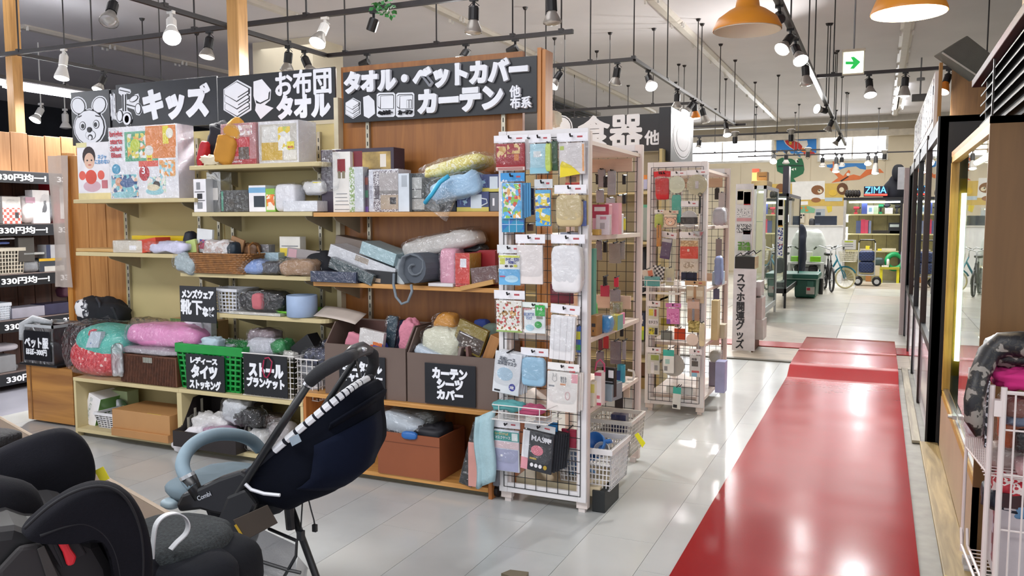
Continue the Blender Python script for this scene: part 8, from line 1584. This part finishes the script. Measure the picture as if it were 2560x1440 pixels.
# tool cabinet
Yt = 21.4; a, b = PY(2112, 494, Yt), PY(2258, 494, Yt); x0, x1, zt = a.x, b.x, a.z
t = T('tool_cabinet', 'lit display cabinet of power tools at the far end of the aisle', 'cabinet', ((x0 + x1) / 2, Yt, 0), w=True)
BKF = MI('1c1c20', .4); CW_ = MI('d8cf9c', .5)
ob('rear_panel', G().box(x0, Yt + .55, 0, x1, Yt + .6, zt), CW_, t); ob('top_panel', G().box(x0 - .03, Yt, zt - .06, x1 + .03, Yt + .6, zt), BKF, t)
ob('side_panel', G().box(x0 - .02, Yt, 0, x0 + .04, Yt + .6, zt - .06), MI('b8b4b0', .3, .4), t); ob('side_panel', G().box(x1 - .05, Yt, 0, x1, Yt + .6, zt - .06), BKF, t)
for i in range(1, 4): ob('panel_joint', G().box(x0 + (x1 - x0) * i / 4 - .004, Yt + .545, .4, x0 + (x1 - x0) * i / 4 + .004, Yt + .551, zt - .1), MI('6a6048', .6), t)
ob('tube_lamp', G().cyl((x0 + .1, Yt + .06, zt - .11), (x1 - .06, Yt + .06, zt - .11), .02, n=8), EM('f6fbff', 14), t)
ob('tube_lamp', G().cyl((x0 + .07, Yt + .02, .95), (x0 + .07, Yt + .02, 1.3), .02, n=8).cyl((x0 + .07, Yt + .02, 1.42), (x0 + .07, Yt + .02, 1.6), .02, n=8), EM('fbfff0', 10), t)
TZs = []
for v in (535, 584, 627): z = zz(2190, v, Yt + .05); TZs.append(z); ob('shelf', G().box(x0 + .04, Yt + .05, z - .03, x1 - .05, Yt + .55, z), MI('c8c094', .5), t)
Yi = Yt + .12
def tool(lab, u0, v0, u1, v1, z, c1, c2):
    p0, p1 = PY(u0, v0, Yi), PY(u1, v1, Yi); w, h = p1.x - p0.x, max(.08, p0.z - z); t = T('power_tool', lab, 'power tool', ((p0.x + p1.x) / 2, Yi + .06, z))
    ob('motor_body', G().cyl((-w * .4, 0, h * .8), (w * .3, 0, h * .8), h * .2, h * .17, n=10), MI(c1, .4), t); ob('chuck', G().cyl((w * .3, 0, h * .8), (w * .5, 0, h * .8), h * .12, h * .05, n=8), BLKM, t)
    ob('grip', G().prism([(-w * .25, h * .2), (w * .0, h * .2), (w * .08, h * .75), (-w * .2, h * .75)], -.025, .025), MI(c2, .5), t, bevel=.006); ob('battery', G().box(-w * .35, -.04, 0, w * .12, .04, h * .22), MI(c1, .4), t, bevel=.006)
tool('red circular power tool on the top cabinet shelf', 2132, 516, 2152, 535, TZs[0], 'c8384a', '8a2434'); tool('green drill on the top cabinet shelf', 2195, 510, 2212, 535, TZs[0], '1f8a5c', '16181c'); tool('dark drill on the top cabinet shelf', 2210, 508, 2226, 535, TZs[0], '2c2e38', '1a1b20'); tool('black impact driver at the right of the top cabinet shelf', 2236, 512, 2252, 535, TZs[0], '24262c', '3a3a40')
for i, (u0, v0, u1, v1, k_, c_, lb) in enumerate(((2154, 508, 2168, 534, 0, '4a5aa0', 'blue blister pack on the top cabinet shelf'), (2168, 514, 2184, 534, 0, 'dce4ea', 'white boxed disc on the top cabinet shelf'), (2184, 514, 2196, 534, 0, 'b8d0b0', 'pale green box on the top cabinet shelf'), (2212, 520, 2232, 534, 0, 'dcdce0', 'white case on the top cabinet shelf'), (2140, 552, 2152, 582, 1, '4a5478', 'slate blue pack on the middle cabinet shelf'), (2152, 548, 2162, 582, 1, 'c0405c', 'pink red tool pack on the middle cabinet shelf'), (2162, 550, 2172, 582, 1, 'c04a64', 'second pink tool pack on the middle cabinet shelf'), (2170, 552, 2178, 582, 1, '7a84a0', 'grey blue pack on the middle cabinet shelf'), (2221, 557, 2254, 580, 1, '23262a', 'black radio on the middle cabinet shelf'), (2180, 576, 2220, 584, 1, '2c2a26', 'row of black parts on the middle cabinet shelf'), (2224, 577, 2250, 584, 1, 'c8c8c4', 'silver tools in front of the radio'), (2194, 622, 2204, 627, 2, 'e0d040', 'yellow tag box on the lower cabinet shelf'), (2204, 621, 2240, 627, 2, 'd8d0b8', 'white long tool on the lower cabinet shelf'), (2150, 622, 2180, 627, 2, 'b8b0a0', 'pale goods on the lower cabinet shelf'))):
    item('tool_pack', lb, 'pack', u0, v0, u1, v1, Yi, TZs[k_], .1, m=MI(c_, .4), pr=[(.25, .25, .75, .75, MI('8ab0c8', .4))] if i == 1 else [(.1, .6, .8, .85, MI('b8c4c0', .4))] if i == 8 else ())
# neon
t = T('neon_sign', 'blue neon sign over a red neon bar on the tool cabinet', 'neon sign', PY(2190, 492, Yt + .2), w=True)
bxy(t, 'backing', 2160, 466, 2220, 491, Yt + .26, .03, MI('14161c', .4)); a, b = PY(2163, 467, Yt + .2), PY(2216, 483, Yt + .2)
ob('neon_lettering', TG('ZIMA', b.x - a.x, a.z - b.z, .02, .0).xf(Matrix.Translation(((a.x + b.x) / 2, Yt + .2, (a.z + b.z) / 2))), EM('4aa4ff', 3.5), t)
a, b = PY(2161, 487, Yt + .2), PY(2218, 487, Yt + .2); ob('neon_bar', G().cyl(a, b, .02, n=8), EM('ff3a2c', 3.), t)
t = T('hooded_coat', 'black hooded coat on a stand on top of the tool cabinet', 'coat', PY(2236, 492, Yt + .3), w=True)
c = PY(2242, 465, Yt + .5); ob('body', G().blob(c + V((0, 0, -.08)), (.32, .2, .36), .8, .8, .05, 2, 3, top=.55), MI('1c1f28', .8), t, smooth=True); ob('hood', G().blob(PY(2246, 432, Yt + .3), (.14, .14, .2), .8, .8, .03, 2, 5), MI('181b22', .8), t, smooth=True)
item('foil_roll', 'tall silver foil pack hanging in front of the black coat', 'pack', 2244, 418, 2261, 474, Yt + .05, None, .06, m=MI('b8b8bc', .25, .6))
for i in range(5): tag(ob('toy', G().blob(PY(2118 + 7 * i, 484, Yt + .2), (.05, .05, .09), 1, 1, .1, 3, i), MI('2a2420', .5), smooth=True), ('leftmost small dark toy left of the neon sign', 'second small dark toy left of the neon sign', 'middle small dark toy left of the neon sign', 'fourth small dark toy left of the neon sign', 'small dark toy touching the neon sign')[i], 'toy', 'toys beside the neon sign')
tag(ob('swim_ring', G().lathe([(.17 + .06 * math.cos(6.2832 * i / 10), .06 * math.sin(6.2832 * i / 10)) for i in range(11)], 24, PY(2236, 654, Yt), (.3, -1, .1)), MI('1c9a5a', .4), smooth=True), 'green round ring leaning at the right of the cabinet foot', 'ring')
t = T('yellow_bench', 'yellow low bench at the foot of the tool cabinet', 'bench', PY(2222, 698, Yt - .3), w=True)
a, b = PY(2200, 668, Yt - .3), PY(2248, 698, Yt - .3); ob('seat', G().box(a.x, Yt - .3, a.z - .05, b.x, Yt + .0, a.z), MI('a8a032', .5), t)
for x in (a.x, b.x - .06): ob('leg', G().box(x, Yt - .28, 0, x + .06, Yt - .22, a.z - .05), MI('d0c828', .5), t)
for i, (u0, v0, u1, v1, c_, lb) in enumerate(((2186, 644, 2210, 666, '3a4a48', 'grey green machine beside the shopping cart'), (2188, 664, 2200, 690, 'c0b498', 'cream box behind the shopping cart'), (2216, 648, 2224, 666, 'd8d8d0', 'white bottle on the yellow bench'), (2204, 664, 2222, 668, 'e0e0dc', 'white papers on the yellow bench'))): item('floor_goods', lb, 'goods', u0, v0, u1, v1, Yt - .25, None, .2, 'blob' if i in (0, 2) else 'box', MI(c_, .5))
item('brown_carton', 'brown carton under the shopping cart', 'box', 2164, 686, 2178, 702, Yt, .002, .2, m=MI('a8703c', .6))
tag(ob('hanging_garments', G().blob(PY(2262, 655, 19.5), (.08, .2, .35), .6, .6, .06, 2, 5), MI('8a8c94', .7), smooth=True), 'grey garment hanging right of the tool cabinet', 'garment')
# goods inside the wood showcase (glimpsed through the glass)
for i, (x, y, z, s, c_, lb, k_) in enumerate(((.78, 4.45, 1.23, .07, '8a6a3c', 'brown figurine on the upper glass shelf of the wood showcase', 'blob'), (.7, 4.85, 1.23, .05, 'b8b8bc', 'silver trophy on the upper glass shelf of the wood showcase', 'blob'), (.8, 5.3, .83, .08, 'c8c8c8', 'white box on the middle glass shelf of the wood showcase', 'box'), (.75, 4.5, .83, .08, 'c83a3c', 'red toy on the middle glass shelf of the wood showcase', 'blob'), (.7, 4.3, .385, .1, '3a3a3e', 'dark machine on the showcase deck', 'box'), (.75, 5.0, .385, .1, 'd0d0d4', 'white appliance on the showcase deck', 'blob'))):
    tag(ob('figurine', G().blob((x, y, z + s), (s, s, s), .7, .7, .15, 3, i) if k_ == 'blob' else G().box(x - s, y - s, z + .002, x + s, y + s, z + s * 1.6), MI(c_, .35), smooth=k_ == 'blob'), lb, 'figurine')
